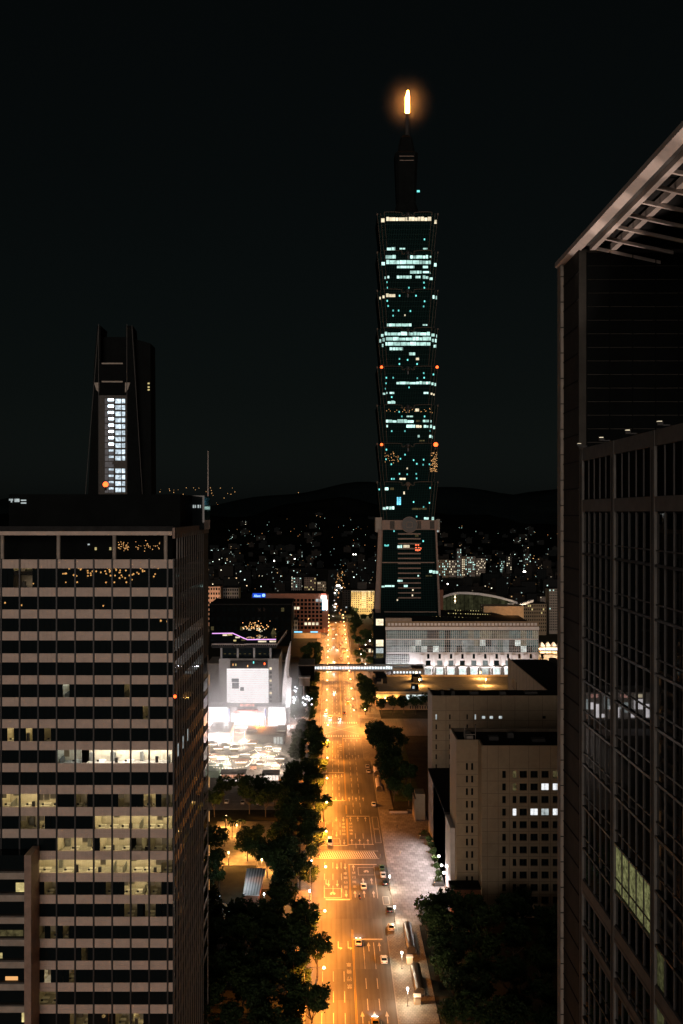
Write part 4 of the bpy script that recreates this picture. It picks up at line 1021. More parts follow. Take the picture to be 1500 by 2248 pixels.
for k in range(12): piece('panel_joint', M['beige_dark'], b2, 96.66, 96.71, 442+8.6*k, 442.25+8.6*k, 0, 45)
for k in range(4): piece('window', M['glass'], b2, 96.66, 96.72, 520+4*k, 521.5+4*k, 31, 36)
mb = MB(); mb.box(118.02, 121, 470, 540, 0, 46); part('stair_tower', mb, M['darkstone'], b2)
mb = MB(); mb.box(121.02, 150, 486, 546, 0, 41); part('rear_core', mb, M['roof_dark'], b2)
for k in range(2): piece('roof_pillar', M['beige'], b2, 119.4+7*k, 121.2+7*k, 484, 485.9, 0, 41.5)

# ================================================================ hall with a parking roof
pk = thing('parking_hall', 'low hall with amber lit parking roof beside the avenue', 'building', (70, 665, 0))
x0, x1, y0, y1, zr_ = 28.4, 128, 632, 697, 10.5
M['ochre'] = mat('ochre_render', (.42,.33,.22), .8, var=.2, scale=.4)
mb = MB(); mb.box(x0, x1, y0, y1, 0, zr_-1); part('hall_body', mb, M['ochre'], pk)
mb = MB(); mb.box(x0, x1, y0+.3, y1-.3, zr_-1+.01, zr_-.7); part('roof_deck', mb, M['concrete'], pk)
for a, b, c, d in ((x0,x0+.4,y0,y1),(x0+.41,x1,y0,y0+.4),(x0+.41,x1,y1-.4,y1)): piece('parapet', M['ochre'], pk, a, b, c, d, zr_-.69, zr_+.5)
piece('arcade_canopy', M['ochre'], pk, x0+.5, x1, y0-3.2, y0-.02, 4.6, 5.0)
piece('arcade_front', M['ochre'], pk, x0+.5, x1, y0-3.3, y0-3.0, 0.02, 3.2)
for k in range(12): piece('arcade_slot', M['metal_dark'], pk, 49.5+1.55*k, 50.2+1.55*k, y0-3.36, y0-3.28, .7, 2.6)
mb = MB(); mb.box(x0+2, x0+9, 668, 690, zr_-.69, zr_+3.0); part('stair_house', mb, M['roof_dark'], pk)
mb = MB(); mb.box(x0+2.0, x0+5, 667.5, 667.98, zr_-.69, zr_+.6); mb.box(x0+5.02, x0+5.9, 666, 667.9, zr_-.69, zr_+2.6); part('stair_wall', mb, M['ochre'], pk)
mb = MB(); mb.box(52, 56.5, 645, 651, zr_-.69, zr_+2.2); part('roof_hut', mb, M['roof_dark'], pk)
piece('hut_window', M['lit_pale'], pk, 52.4, 53.8, 644.9, 645.0, zr_, zr_+1.6)
mb = MB(); mb.box(55, 61, 672, 684, zr_-.69, zr_+3.2); part('roof_hut', mb, M['roof_dark'], pk)
piece('hut_window', M['lit_pale'], pk, 60, 61.2, 671.9, 672, zr_+.6, zr_+2.4)
M['lit_shop'] = emis('lit_shopfront', (.85,1.0,.95), 1.0, sampled=True, var=.35, scale=.6)
piece('lit_front', M['lit_shop'], pk, PX(892,632), PX(948,632), y0-.08, y0-.01, 5.6, 9.0)
for px in (828, 846): piece('wall_lamp', M['sodium'], pk, PX(px,632)-.3, PX(px,632)+.3, y0-.5, y0-.05, 6.4, 7.2); 
for px in (830, 848, 870): plight('wall_light', pk, (PX(px,630), y0-1.6, 7.2), 1500, (1,.5,.14), .3)

# ================================================================ glass mall front
Ym = 763.0
ml = thing('shopping_mall', 'wide glass fronted mall with pilastered stone base and pale cornice', 'building', (100, 800, 0))
mx0, mx1 = PX(848,Ym), PX(1182,Ym)
mz = lambda py: PZ(py, Ym)
mb = MB(); mb.box(mx0, mx1, Ym+.6, Ym+75, 0, mz(1376)); part('core', mb, M['roof_dark'], ml)
mb = MB(); mb.box(mx0-.6, mx1+.6, Ym-.6, Ym+.59, mz(1383), mz(1376)); part('cornice', mb, M['white_wall'], ml)
mb = MB(); mb.box(mx0-.4, mx1+.2, Ym-.2, Ym+.58, mz(1375.5), mz(1364)); part('parapet', mb, M['beige'], ml)
for k in range(42):
    x = mx0+1.2+2.74*k; mb = MB(); mb.box(x, x+1.9, Ym-1.2, Ym-.21, mz(1373), mz(1367.5)); part('parapet_fin', mb, M['white_wall'], ml)
mb = MB(); mb.box(mx0-.4, PX(904,Ym), Ym-.3, Ym+6, mz(1364)+.01, mz(1357)); part('corner_screen', mb, M['stone'], ml)
M['glaz'] = [emis('mall_glass_%s' % n, c, s*1.9, sampled=False, var=v, scale=.35, orand=o) for n, c, s, v, o in
   (('dim',(.42,.60,.55),.11,.5,.3),('grey',(.55,.62,.60),.20,.5,.4),('bright',(.85,.92,.86),.5,.6,.5),('warm',(.6,.55,.38),.15,.6,.5),('dark',(.2,.3,.3),.03,.6,.5))]
M['mullion_pale'] = mat('pale_mullion', (.6,.58,.57), .5, var=.05)
prow = [(1384.5,1402),(1405,1418),(1418.5,1431.5)]
npan = 26; pw = (mx1-mx0)/npan
for r_, (pa, pb) in enumerate(prow):
    for k in range(npan):
        px = CX + (mx0+pw*(k+.5))*F/Ym
        if r_ == 0: g = 4 if (944 < px < 1004 or 1040 < px < 1080) and R.random() < .5 else (0 if px < 1000 or R.random()<.5 else 3)
        elif r_ == 1: g = 1 if px < 895 or 1005 < px < 1045 else (2 if R.random() < .18 else R.choice((0,3,4,1)))
        else: g = 1 if px < 900 else (2 if R.random() < .3 else R.choice((0,4,1,1)))
        piece('glass_panel', M['glaz'][g], ml, mx0+pw*k+.05, mx0+pw*(k+1)-.05, Ym+.3, Ym+.4, mz(pb), mz(pa))
mb = MB()
for k in range(npan*3+1):
    x = mx0+pw*k/3; mb.box(x-.13, x+.13, Ym, Ym+.28, mz(1432), mz(1384))
for r_, (pa, pb) in enumerate(prow):
    n = 5 if r_ == 0 else 4
    for q in range(1, n): z = mz(pb)+(mz(pa)-mz(pb))*q/n; mb.box(mx0, mx1, Ym+.02, Ym+.27, z-.09, z+.09)
tag(part('mullion_net', mb, M['mullion_pale'], ml), kind='stuff')
for pa, pb in ((1402,1405),): mb = MB(); mb.box(mx0, mx1, Ym-.15, Ym+.59, mz(pb), mz(pa)); part('floor_band', mb, M['white_wall'], ml)
mb = MB(); mb.box(mx0, mx1, Ym-.2, Ym+.59, mz(1435), mz(1432)); part('floor_band', mb, M['white_wall'], ml)
xb0 = PX(898,Ym)
# glass lower left part
for k in range(4):
    for q in range(2): piece('glass_panel', M['glaz'][1 if q else 2], ml, mx0+pw*k+.05, mx0+pw*(k+1)-.05, Ym+.3, Ym+.4, mz(1470-16*q), mz(1455-16*q))
mb = MB()
for k in range(13): x = mx0+pw*k/3; mb.box(x-.13, x+.13, Ym, Ym+.28, 0.02, mz(1435.2))
for q in range(9): z = mz(1478-5*q); mb.box(mx0, xb0, Ym+.02, Ym+.27, z-.09, z+.09)
tag(part('mullion_net', mb, M['mullion_pale'], ml), kind='stuff')
mb = MB(); mb.box(xb0, mx1, Ym+.0, Ym+.59, 0.02, mz(1435.2)); part('stone_base', mb, M['white_wall'], ml)
for k in range(11):
    px = 928 + 25*k
    mb = MB(); x = PX(px,Ym); mb.box(x-1.0, x+1.0, Ym-.9, Ym-.01, mz(1462), mz(1440)); mb.box(x-1.5,x+1.5,Ym-1.1,Ym-.01,mz(1440)+.01,mz(1437)); part('pilaster', mb, M['white_wall'], ml)
    x = PX(px+12.5,Ym); piece('base_window', M['glass'], ml, x-.9, x+.9, Ym-.12, Ym-.02, mz(1446), mz(1435.6))
    piece('base_window', M['glaz'][1 if k%3 else 4], ml, x-1.9, x+1.9, Ym-.12, Ym-.02, mz(1461), mz(1450))
    piece('awning', M['white_wall'], ml, x-3.5, x+3.5, Ym-2.4, Ym-.13, mz(1464.5), mz(1462.5))
    piece('shop_window', M['lit_shop'] if k not in (0,5) else M['glaz'][2], ml, x-2.4, x+2.4, Ym-.14, Ym-.04, mz(1480), mz(1467))
    for s in (-1,1): piece('base_column', M['darkstone'], ml, PX(px,Ym)+s*.9-.45, PX(px,Ym)+s*.9+.45, Ym-1.4, Ym-.3, .05, mz(1463))
for k in range(8): plight('facade_flood', ml, (PX(915+33*k,Ym), Ym-6, 5.5), 2600, (1,.9,.88), .5)
for k in range(4): plight('facade_flood', ml, (PX(855+13*k,Ym), Ym-7, 8), 1800, (.95,.93,1.0), .5)
# dark roof stepping back, rows of skylights, rear wall and vault
mb = MB(); mb._add([(PX(860,800),Ym+20,mz(1376)),(PX(1180,Ym+20),Ym+20,mz(1376)),(PX(1062,900),905,36),(PX(850,900),905,36)],[(0,1,2,3)]); mb._add([(PX(860,800),Ym+20,mz(1376)-.3),(PX(1180,Ym+20),Ym+20,mz(1376)-.3),(PX(1062,900),905,35.6),(PX(850,900),905,35.6)],[(3,2,1,0)]); part('sloping_roof', mb, M['roof_dark'], ml)
for r_, (pa, pb, py, Y) in enumerate(((985,1072,1343,866),(950,1045,1352,838),(1000,1065,1331,893))):
    for k in range(13 if r_ else 18):
        px = pa + (pb-pa)*k/(12 if r_ else 17); pyy = py + (px-pa)*.09
        zz = 36.6; piece('skylight', M['lit_yellow'] if R.random()<.7 else M['lit_dim'], ml, PX(px,Y)-.35, PX(px,Y)+.35, Y-.2+(px-pa)*-.12, Y+.1+(px-pa)*-.12, zz, zz+.6)
mb = MB(); mb.box(PX(1062,880), PX(1150,880), 880, 900, 20, PZ(1331,880)); part('rear_wall', mb, M['ochre'], ml)
for px in (1072,1098): mb = MB(); mb.box(PX(px,870), PX(px+42,870), 868, 874, 20, PZ(1352,870)); part('rear_vent', mb, M['roof_dark'], ml)
plight('roof_light', ml, (PX(1125,862), 858, 38), 9000, (1,.45,.14), .5)
# left glass block with three lit rooms
mb = MB(); mb.box(PX(820,770), mx0-.7, 772, 800, 0, PZ(1345,772)); part('corner_block', mb, M['glass'], ml)
for pa, pb, mm in ((1359,1373,'lit_warmw'),(1405,1419,'lit_warmw'),(1423,1434,'lit_pale'),(1434,1445,'lit_dim')): piece('lit_room', M[mm], ml, PX(826,771), PX(842,771), 771.3, 771.9, PZ(pb,771), PZ(pa,771))
# vaulted hall
vh = thing('vaulted_hall', 'large vaulted hall with pale curved roof edge and greenish glass end', 'building', (150, 960, 0))
Yv = 960
def vz(px):
    t = (px-1012)/150; return PZ(1302 + (26*t*t*1.25 if px > 1012 else 22*((1012-px)/62)**2), Yv)
pxs = [950+5*k for k in range(0, 38)]
mb = MB()
for a, b in zip(pxs, pxs[1:]): mb._add([(PX(a,Yv),Yv-3,vz(a)-.8),(PX(b,Yv),Yv-3,vz(b)-.8),(PX(b,Yv),Yv-3,vz(b)+1.3),(PX(a,Yv),Yv-3,vz(a)+1.3),(PX(a,Yv),Yv,vz(a)-.8),(PX(b,Yv),Yv,vz(b)-.8),(PX(b,Yv),Yv,vz(b)+1.3),(PX(a,Yv),Yv,vz(a)+1.3)],[(0,1,2,3),(3,2,6,7),(0,4,5,1),(7,6,5,4)])
part('roof_edge', mb, M['white_wall'], vh)
mb = MB()
for a, b in zip(pxs, pxs[1:]): mb._add([(PX(a,Yv),Yv,vz(a)+.6),(PX(b,Yv),Yv,vz(b)+.6),(PX(b,Yv),Yv+70,vz(b)-3),(PX(a,Yv),Yv+70,vz(a)-3)],[(0,1,2,3)])
part('vault', mb, M['roof_dark'], vh)
for a, b in zip(pxs[::2], pxs[2::2]):
    if a < 1140: 
        mb = MB(); mb._add([(PX(a,Yv)+.15,Yv+.5,20),(PX(b,Yv)-.15,Yv+.5,20),(PX(b,Yv)-.15,Yv+.5,vz(b)-.9),(PX(a,Yv)+.15,Yv+.5,vz(a)-.9)],[(0,1,2,3)])
        part('glass_bay', mb, M['vg'] if 'vg' in M else M.__setitem__('vg', emis('vault_glass',(.42,.42,.2),.075,var=.7,scale=.3,orand=.5)) or M['vg'], vh)
for k in range(5): piece('lit_column', M['sodium'] if k in (1,3) else M['lit_warmw'], vh, PX(998,Yv-4), PX(1000.5,Yv-4), Yv-4.2, Yv-4, PZ(1306+4*k,Yv-4)-1, PZ(1306+4*k,Yv-4))
mb = MB(); mb.box(PX(1112,Yv),PX(1126,Yv),Yv-6,Yv-3.2,15,PZ(1324,Yv)); part('end_pier', mb, M['white_wall'], vh)
mb = MB(); mb._add([(PX(1128,Yv),Yv-8,PZ(1328,Yv)),(PX(1168,Yv),Yv-8,PZ(1315,Yv)),(PX(1168,Yv),Yv-8,PZ(1320,Yv)),(PX(1128,Yv),Yv-8,PZ(1332,Yv)),(PX(1128,Yv),Yv,PZ(1328,Yv)),(PX(1168,Yv),Yv,PZ(1315,Yv)),(PX(1168,Yv),Yv,PZ(1320,Yv)),(PX(1128,Yv),Yv,PZ(1332,Yv))],[(0,3,2,1),(4,5,6,7),(0,1,5,4),(1,2,6,5),(2,3,7,6),(3,0,4,7)]); part('wing_roof', mb, M['white_wall'], vh)
mb = MB(); mb.box(PX(952,945),PX(972,945),940,950,0,PZ(1294,945)); part('brick_stack', mb, M['brick'], vh)
plight('vault_light', vh, (PX(1145,Yv), Yv-14, PZ(1335,Yv)), 5000, (1,.75,.5), .5)

# ================================================================ covered skywalk
Ys = 742
sw = thing('skywalk', 'covered footbridge with a row of white lights crossing the avenue', 'footbridge', (25, Ys, 0))
sx0, sx1 = PX(678,Ys), PX(930,Ys)
mb = MB(); mb.box(sx0, sx1, Ys, Ys+5, 6.2, 6.9); part('deck', mb, M['concrete'], sw)
mb = MB(); mb.box(sx0-.3, sx1+.3, Ys-.5, Ys+5.5, 10.3, 10.8); part('roof', mb, M['metal_grey'], sw)
n = 42
M['walkglow'] = emis('walkway_glow', (.85,.95,1.0), 1.25, sampled=True, var=.3, scale=.5)
for k in range(n):
    a = sx0+(sx1-sx0)*k/n; b = sx0+(sx1-sx0)*(k+1)/n
    piece('light_panel', M['walkglow'], sw, a+.22, b-.22, Ys+.15, Ys+.3, 7.8, 9.7)
    piece('post', M['metal_grey'], sw, a-.12, a+.12, Ys, Ys+.3, 6.91, 10.29)
piece('rail', M['metal_grey'], sw, sx0, sx1, Ys-.05, Ys-.01, 6.95, 7.6)
for x in (-11, 17.5, 40, 66): 
    mb = MB(); mb.box(x-.6, x+.6, Ys+1.5, Ys+3.5, 0.1, 6.2); part('pier', mb, M['concrete'], sw)
mb = MB(); mb.box(PX(862,735), PX(929,735), 731, 740.9, 4, 10.2); part('hub', mb, M['metal_grey'], sw)
mb = MB(); mb.box(PX(905,730),PX(930,730),728,741,10.21,10.9); part('hub_roof', mb, M['roof_dark'], sw)
for k in range(9): piece('hub_light', M['walkglow'], sw, PX(864+7*k,731), PX(868+7*k,731), 730.7, 730.95, 6.5, 8)

# ================================================================ leisure mall with the white screen, left of the avenue
Ya = 594.0
at = thing('screen_mall', 'grey mall with a glowing white screen facade and planted roof terrace', 'building', (-50, 610, 0))
az = lambda py, Y=Ya: PZ(py, Y); axp = lambda px, Y=Ya: PX(px, Y)
M['grey_clad'] = mat('grey_cladding', (.20,.195,.19), .6, var=.15, scale=.6)
mb = MB(); mb.box(axp(481), axp(612), Ya, Ya+40, 0, az(1446)); part('body', mb, M['grey_clad'], at)
mb = MB(); mb.box(axp(484), axp(598), Ya+1, Ya+38, az(1446)+.01, az(1421)); part('upper_storey', mb, M['glass'], at)
for k in range(10): piece('storey_lamp', M['lit_dim'], at, axp(491+11*k), axp(496+11*k), Ya+.8, Ya+.95, az(1436.5), az(1435))
for k in range(4): piece('storey_pillar', M['grey_clad'], at, axp(484+36*k), axp(488+36*k), Ya+.5, Ya+.98, az(1446)+.02, az(1421))
piece('screen_hood', M['roof_dark'], at, axp(506), axp(588), Ya-.8, Ya-.02, az(1466.5), az(1450))
for px, py, mm in ((511,1459,'dot_warm'),(517,1459,'lit_yellow'),(543,1462,'dot_warm'),(556,1454,'dot_teal'),(580,1457,'red')): piece('hood_light', M[mm], at, axp(px), axp(px+2.5), Ya-1.0, Ya-.82, az(py+2), az(py-2.5))
M['screen'] = emis('screen_white', (1.0,.93,.93), 1.1, sampled=True, var=.06, scale=.2)
nS = 17
for k in range(nS):
    pa = 1467.5+80.5*k/nS; pb = 1467.5+80.5*(k+1)/nS
    piece('screen_panel', M['screen'], at, axp(498.5), axp(590), Ya-.9, Ya-.4, az(pb)+.16, az(pa))
M['poster'] = emis('poster_grey', (.5,.48,.5), .42, var=.3, scale=.6)
for a, b, pa, pb in ((509,525,1489,1497),(510,525,1498,1511),(528,536,1508,1516)): piece('poster', M['poster'], at, axp(a), axp(b), Ya-1.0, Ya-.92, az(pb), az(pa))
for k in range(9): piece('stair_slot', M['glass'] if k%3 else M['lit_warmw'], at, axp(592), axp(597), Ya-.1, Ya-.01, az(1470+9*k), az(1465+9*k))
# terrace
tz = az(1417)
poly = [(axp(466),Ya-2),(axp(513),Ya-2),(axp(517),Ya-4),(axp(537),Ya-4),(axp(541),Ya-2),(axp(608),Ya-2),(axp(619),Ya+68),(axp(460),Ya+68)]
mb = MB(); mb.prism(poly, tz-1.2, tz); part('terrace_slab', mb, M['roof_dark'], at)
mb = MB(); mb.path([(x,y,tz+1.1) for x,y in poly[:7]], .22, 4); part('terrace_rail', mb, M['pale_metal'], at)
mb = MB()
for (x,y),(u,v) in zip(poly[:6], poly[1:7]):
    n_ = max(2,int(math.hypot(u-x,v-y)/1.2))
    for i in range(n_): t=i/n_; mb.box(x+(u-x)*t-.05,x+(u-x)*t+.05,y+(v-y)*t-.05,y+(v-y)*t+.05,tz+.01,tz+1.0)
tag(part('rail_posts', mb, M['metal_grey'], at), kind='stuff')
Yn = Ya+14
neon = [(466,1390.5),(511,1390),(544,1404),(607,1403.5)]
mb = MB(); mb.path([(PX(p,Yn),Yn+(0 if i<2 else -4),PZ(q,Yn+(0 if i<2 else -4))) for i,(p,q) in enumerate(neon)], .28, 5); part('neon_line', mb, M['neon'], at)
mb = MB(); mb.prism([(PX(462,Yn),Yn+1),(PX(511,Yn),Yn+1),(PX(544,Yn-3),Yn-3),(PX(607,Yn-3),Yn-3),(PX(612,Yn+40),Yn+40),(PX(462,Yn+40),Yn+40)], tz+.01, PZ(1404.5,Yn-4)-.1); part('terrace_room', mb, M['glass'], at)
for px, py, wd, mm in ((489,1394,10,'lit_warmw'),(500,1393,10,'lit_yellow'),(517,1399,10,'lit_warmw'),(520,1414,14,'lit_dim'),(513,1406,6,'lit_yellow'),(567,1408,18,'lit_warmw'),(592,1408,14,'lit_warmw'),(530,1405,9,'lit_dim')):
    Yq = Yn-5; piece('terrace_lamp', M[mm], at, PX(px,Yq), PX(px+wd,Yq), Yq, Yq+.3, PZ(py+1.8,Yq), PZ(py-1.5,Yq))
mb = MB(); Yg_ = Ya+45                                    # lights of the roof garden
for k in range(46):
    px = R.gauss(562,15) ; py = R.gauss(1375,4.5)
    if 524 < px < 606: mb.ball((PX(px,Yg_),Yg_,PZ(py,Yg_)), R.uniform(.18,.5), 6, 4)
tag(part('garden_lights', mb, M['dot_warm'], at), kind='stuff')
mb = MB()
for k in range(20):
    px = R.gauss(565,18); py = R.gauss(1381,4)
    if 524 < px < 600: mb.ball((PX(px,Yg_-3),Yg_-3,PZ(py,Yg_-3)), R.uniform(.18,.42), 6, 4)
tag(part('garden_lamps', mb, M['lit_warmw'], at), kind='stuff')
mb = MB(); mb.loft([[(PX(602,Yg_)+r*math.cos(i*math.pi/4),Yg_-6+r*math.sin(i*math.pi/4),z) for i in range(8)] for r,z in ((1.8,PZ(1389,Yg_)),(.2,PZ(1376,Yg_)))]); part('lit_tent', mb, M['lit_dim'], at)
# shops at street level
M['shop'] = emis('shopfront_white', (1.0,.93,.96), 1.6, sampled=True, var=.2, scale=.25)
M['shop_red'] = emis('shopfront_red', (1.0,.5,.42), .8, var=.5, scale=.5)
Yb = 580
for a, b, pa, pb in ((456,500,1553,1585),(590,626,1553,1586)):
    mb = MB(); mb.box(PX(a-1,Yb), PX(b+1,Yb), Yb+.3, Ya-.02, 0.1, PZ(pa-1.5,Yb)); part('shop_block', mb, M['grey_clad'], at)
    nn = 6
    for k in range(nn): xa = PX(a,Yb)+(PX(b,Yb)-PX(a,Yb))*k/nn; piece('shop_window', M['shop'], at, xa+.1, xa+(PX(b,Yb)-PX(a,Yb))/nn-.1, Yb, Yb+.28, .3, PZ(pa,Yb))
mb = MB(); mb.box(PX(501.5,Yb+3), PX(588,Yb+3), Yb+3, Ya-.02, .1, PZ(1551,Yb+3)); part('entrance_block', mb, M['grey_clad'], at)
for k in range(8): piece('entrance_window', M['shop'], at, PX(508+9*k,Yb+2.8), PX(516+9*k,Yb+2.8), Yb+2.7, Yb+2.95, .3, PZ(1565,Yb+3))
mb = MB(); mb.box(PX(522,Yb), PX(566,Yb), Yb-4, Yb+2.6, PZ(1564,Yb-2), PZ(1559,Yb-2)); part('entrance_canopy', mb, mat('red_canopy', (.35,.08,.06), .6, var=.2), at)
for a, b, py in ((526,558,1550),(512,524,1566),(566,578,1566)): piece('entrance_sign', M['shop_red'], at, PX(a,Yb), PX(b,Yb), Yb+2.3, Yb+2.65, PZ(py+2.5,Yb), PZ(py-3,Yb))
M['bp'] = emis('blue_pillar_glow', (.25,.35,.95), .5)
for px in (503.5, 583): piece('blue_pillar', M['bp'], at, PX(px-1.5,Yb), PX(px+1.5,Yb), Yb-1, Yb-.2, .1, PZ(1556,Yb))
for px in (470, 500, 540, 575, 605): plight('forecourt_light', at, (PX(px,Yb), Yb-7, 7), 9000, (1,.9,.92), .6)
for px in (515, 545, 575): plight('screen_uplight', at, (PX(px,Ya), Ya-6, 9.5), 14000, (1,.92,.92), .5)
mb = MB(); mb.prism([(-74+1.5*math.cos(a_*.4),Ya-3+4*math.sin(a_*.4)) for a_ in range(16)], 7.7, 9.0); part('curved_canopy', mb, M['metal_grey'], at)
# white blade sculpture
bl = thing('white_pylon', 'tall white blade shaped pylon beside the screen mall', 'pylon', (PX(630,588), 588, 0))
Yp = 588
mb = MB()
pr = [(1553,619,636),(1535,619.5,639),(1510,620.5,640),(1488,622.5,641),(1484,623,635),(1470,624.5,634.2),(1445,628,637),(1425,633,638.6),(1408,638,639.2)]
mb.loft([[(PX(a,Yp),Yp,PZ(py,Yp)),(PX((a+b)/2,Yp),Yp-1.2,PZ(py,Yp)),(PX(b,Yp),Yp,PZ(py,Yp)),(PX((a+b)/2,Yp),Yp+1.5,PZ(py,Yp))] for py,a,b in pr]); part('panel', mb, M['white_wall'], bl)
mb = MB(); mb.box(PX(618,Yp),PX(637,Yp),Yp-2,Yp+2,.1,PZ(1553,Yp)-.01); part('plinth', mb, M['grey_clad'], bl)
plight('pylon_light', bl, (PX(626,Yp), Yp-9, 5), 9000, (1,.93,.93), .5)
plight('pylon_light', bl, (PX(645,Yp), Yp-5, 14), 4500, (.95,.95,1), .5)
# lit foliage-white display and booth by the pylon
bo = thing('light_display', 'bluish white light display clustered beside the pylon', 'light display', (PX(660,600), 600, 0))
M['display'] = emis('display_white', (.9,.93,1.0), 2.2, sampled=True, var=.4, scale=.6)
for k in range(34):
    px, py = R.uniform(644,656), R.uniform(1508,1580)
    if k > 20: px, py = R.uniform(662,686), R.uniform(1530,1548)
    mb = MB(); mb.ball((PX(px,598+R.uniform(-3,3)), 598+R.uniform(-3,3), max(.6,PZ(py,598))), R.uniform(.35,.8), 6, 4); part('globe', mb, M['display'], bo)
mb = MB(); mb.box(PX(645,600),PX(687,600),600,601,.1,.4); mb.tube((PX(650,600),600,.3),(PX(650,600),600,PZ(1508,600)),.3,6); mb.tube((PX(674,600),600,.3),(PX(674,600),600,PZ(1530,600)),.3,6); part('frame', mb, M['metal_grey'], bo)
kb = thing('signal_booth', 'small elevated pale booth on a post near the footbridge', 'booth', (PX(668,640), 640, 0))
mb = MB(); mb.box(PX(657,640),PX(680,640),640,645,PZ(1506,640),PZ(1489,640)); part('cabin', mb, M['stone'], kb)
mb = MB(); mb.box(PX(656,640),PX(681,640),639.5,645.5,PZ(1489,640)+.01,PZ(1486.5,640)); part('roof', mb, M['white_wall'], kb)
mb = MB(); mb.box(PX(665.5,640),PX(668,640),641,643,.05,PZ(1506,640)-.01); part('post', mb, M['white_wall'], kb)
# blocks beside the screen mall
for k, (a, b, py, Y, lab) in enumerate(((455,484,1459,640,'pale low terrace block at the edge of the office tower, behind the screen mall'),(612,634,1452,640,'dark grey low block between screen mall and white pylon'),(655,690,1462,690,'dark flat block beyond the small booth by the footbridge'))):
    t = thing('low_block', lab, 'building', (PX((a+b)/2,Y), Y+15, 0))
    mb = MB(); mb.box(PX(a,Y), PX(b,Y), Y, Y+30, 0, PZ(py,Y)); part('wall', mb, (M['concrete'],M['darkstone'],M['dark_clad'])[k], t)
    mb = MB(); mb.box(PX(a,Y)-.2, PX(b,Y)+.2, Y-.2, Y+30.2, PZ(py,Y)+.01, PZ(py,Y)+.7); part('roof_edge', mb, M['stone'], t)

# cinema block hidden behind the near tower: the glass tower mirrors its lit front
ci = thing('cinema_block', 'low cinema block with white lit front mirrored in the dark glass tower', 'building', (-125, 612, 0))
mb = MB(); mb.box(-148,-92,601,625,0,16); part('wall', mb, M['grey_clad'], ci)
for k in range(18): h0 = R.choice((1,1,4,6)); piece('lit_front', M[R.choice(('shop','shop','lit_pale','glaz0'))] if False else M[R.choice(('shop','shop','shop','lit_pale'))], ci, -147+3*k, -144.3+3*k, 600.6, 600.98, h0, h0+R.choice((2,4,6,8)))
for k in range(5): piece('lit_sign', M['shop_red'] if k%2 else M['lit_warmw'], ci, -140+9*k, -136+9*k, 600.7, 600.98, 13, 15)
# ================================================================ buildings along the far avenue
def block(name, label, a, b, ptop, Y, depth, wall, cols, rows, lit, lm, ww=.6, wh=.55, cat='building', group=None, pbot=None, roof=True, side=None):
    x0, x1 = PX(a,Y), PX(b,Y); zt = PZ(ptop,Y); z0 = 0 if pbot is None else PZ(pbot,Y)
    t = thing(name, label, cat, ((x0+x1)/2, Y+depth/2, z0), group)
    mb = MB(); mb.box(x0, x1, Y+.3, Y+depth, z0, zt); part('wall', mb, wall, t)
    mb = MB(); mb.box(x0-.15, x1+.15, Y+.1, Y+depth+.1, zt+.005, zt+1.0); part('roof', mb, M['roof_dark'], t)
    cw = (x1-x0)/cols; rh = (zt-max(z0,3))/rows
    for i in range(rows):
        for j in range(cols):
            xa = x0+cw*(j+.5-ww/2); za = max(z0,3)+rh*(i+.5-wh/2)
            k = lit(i, j) if callable(lit) else (R.random() < lit)
            m = (M[lm] if isinstance(k, bool) else M[k]) if k else M['glass']
            piece('window', m, t, xa, xa+cw*ww, Y+.2, Y+.29, za, za+rh*wh)
    return t
br = block('brick_office', 'red brick office block with gridded windows and a blue roof sign', 634, 709, 1305, 1032, 40, M['brick'], 9, 9, lambda i, j: 'lit_warmw' if (i==1 and 4<=j<=7) or (i==5 and 1<=j<=3 and R.random()<.8) else ('lit_pale' if i==8 and R.random()<.15 else (i==7 and j>6 and 'lit_pale')), 'lit_pale', .7, .68)
Yk = 1032
mb = MB(); mb.box(PX(709,Yk)+.02, PX(721,Yk), Yk-1, Yk+40, 0, PZ(1305,Yk)); part('corner_tower', mb, M['brick'], br)
mb = MB(); mb.box(PX(552,Yk), PX(634,Yk)-.02, Yk+.5, Yk+40, 0, PZ(1306,Yk)); part('dark_wing', mb, M['darkstone'], br)
mb = MB(); mb.box(PX(582,Yk), PX(706,Yk), Yk-.4, Yk+.09, PZ(1313,Yk), PZ(1303,Yk)); part('brick_cornice', mb, M['brick'], br)
for k in range(9): piece('wing_window', M['lit_pale'] if k in (1,5) else M['glass'], br, PX(560+9*k,Yk), PX(565+9*k,Yk), Yk+.38, Yk+.48, PZ(1319,Yk), PZ(1315.5,Yk))
sg = thing('roof_sign', 'blue glowing word sign with a round emblem on the dark roof', 'sign', (PX(568,1028), 1028, PZ(1307,1028)))
sb = MB(); sb.box(PX(555,1029),PX(583,1029),1028.6,1029,PZ(1311.5,1029),PZ(1302.5,1029)); part('backboard', sb, emis('blue_sign_back',(.02,.10,.85),.9), sg)
tme = text_mesh('Allianz', M['signword'] if 'signword' in M else M.__setitem__('signword', emis('sign_word',(.35,.62,1.0),2.5)) or M['signword'], .02)
o = obj('word', tme, sg, (PX(565,1028)-PX(568,1028), -.1, -.6)); o.rotation_euler = (math.pi/2,0,0); o.scale = (2.6,3.6,2)
mb = MB(); n = 16; cx_, cz_ = PX(579,1028), PZ(1307,1028)
for i in range(n):
    a0, a1 = 2*math.pi*i/n, 2*math.pi*(i+1)/n; mb.tube((cx_+1.3*math.cos(a0),1028.1,cz_+1.3*math.sin(a0)),(cx_+1.3*math.cos(a1),1028.1,cz_+1.3*math.sin(a1)),.3,4)
for dx in (-.45,0,.45): mb.box(cx_+dx-.12,cx_+dx+.12,1028,1028.2,cz_-.7,cz_+.7)
part('emblem', mb, M['signword'], sg)
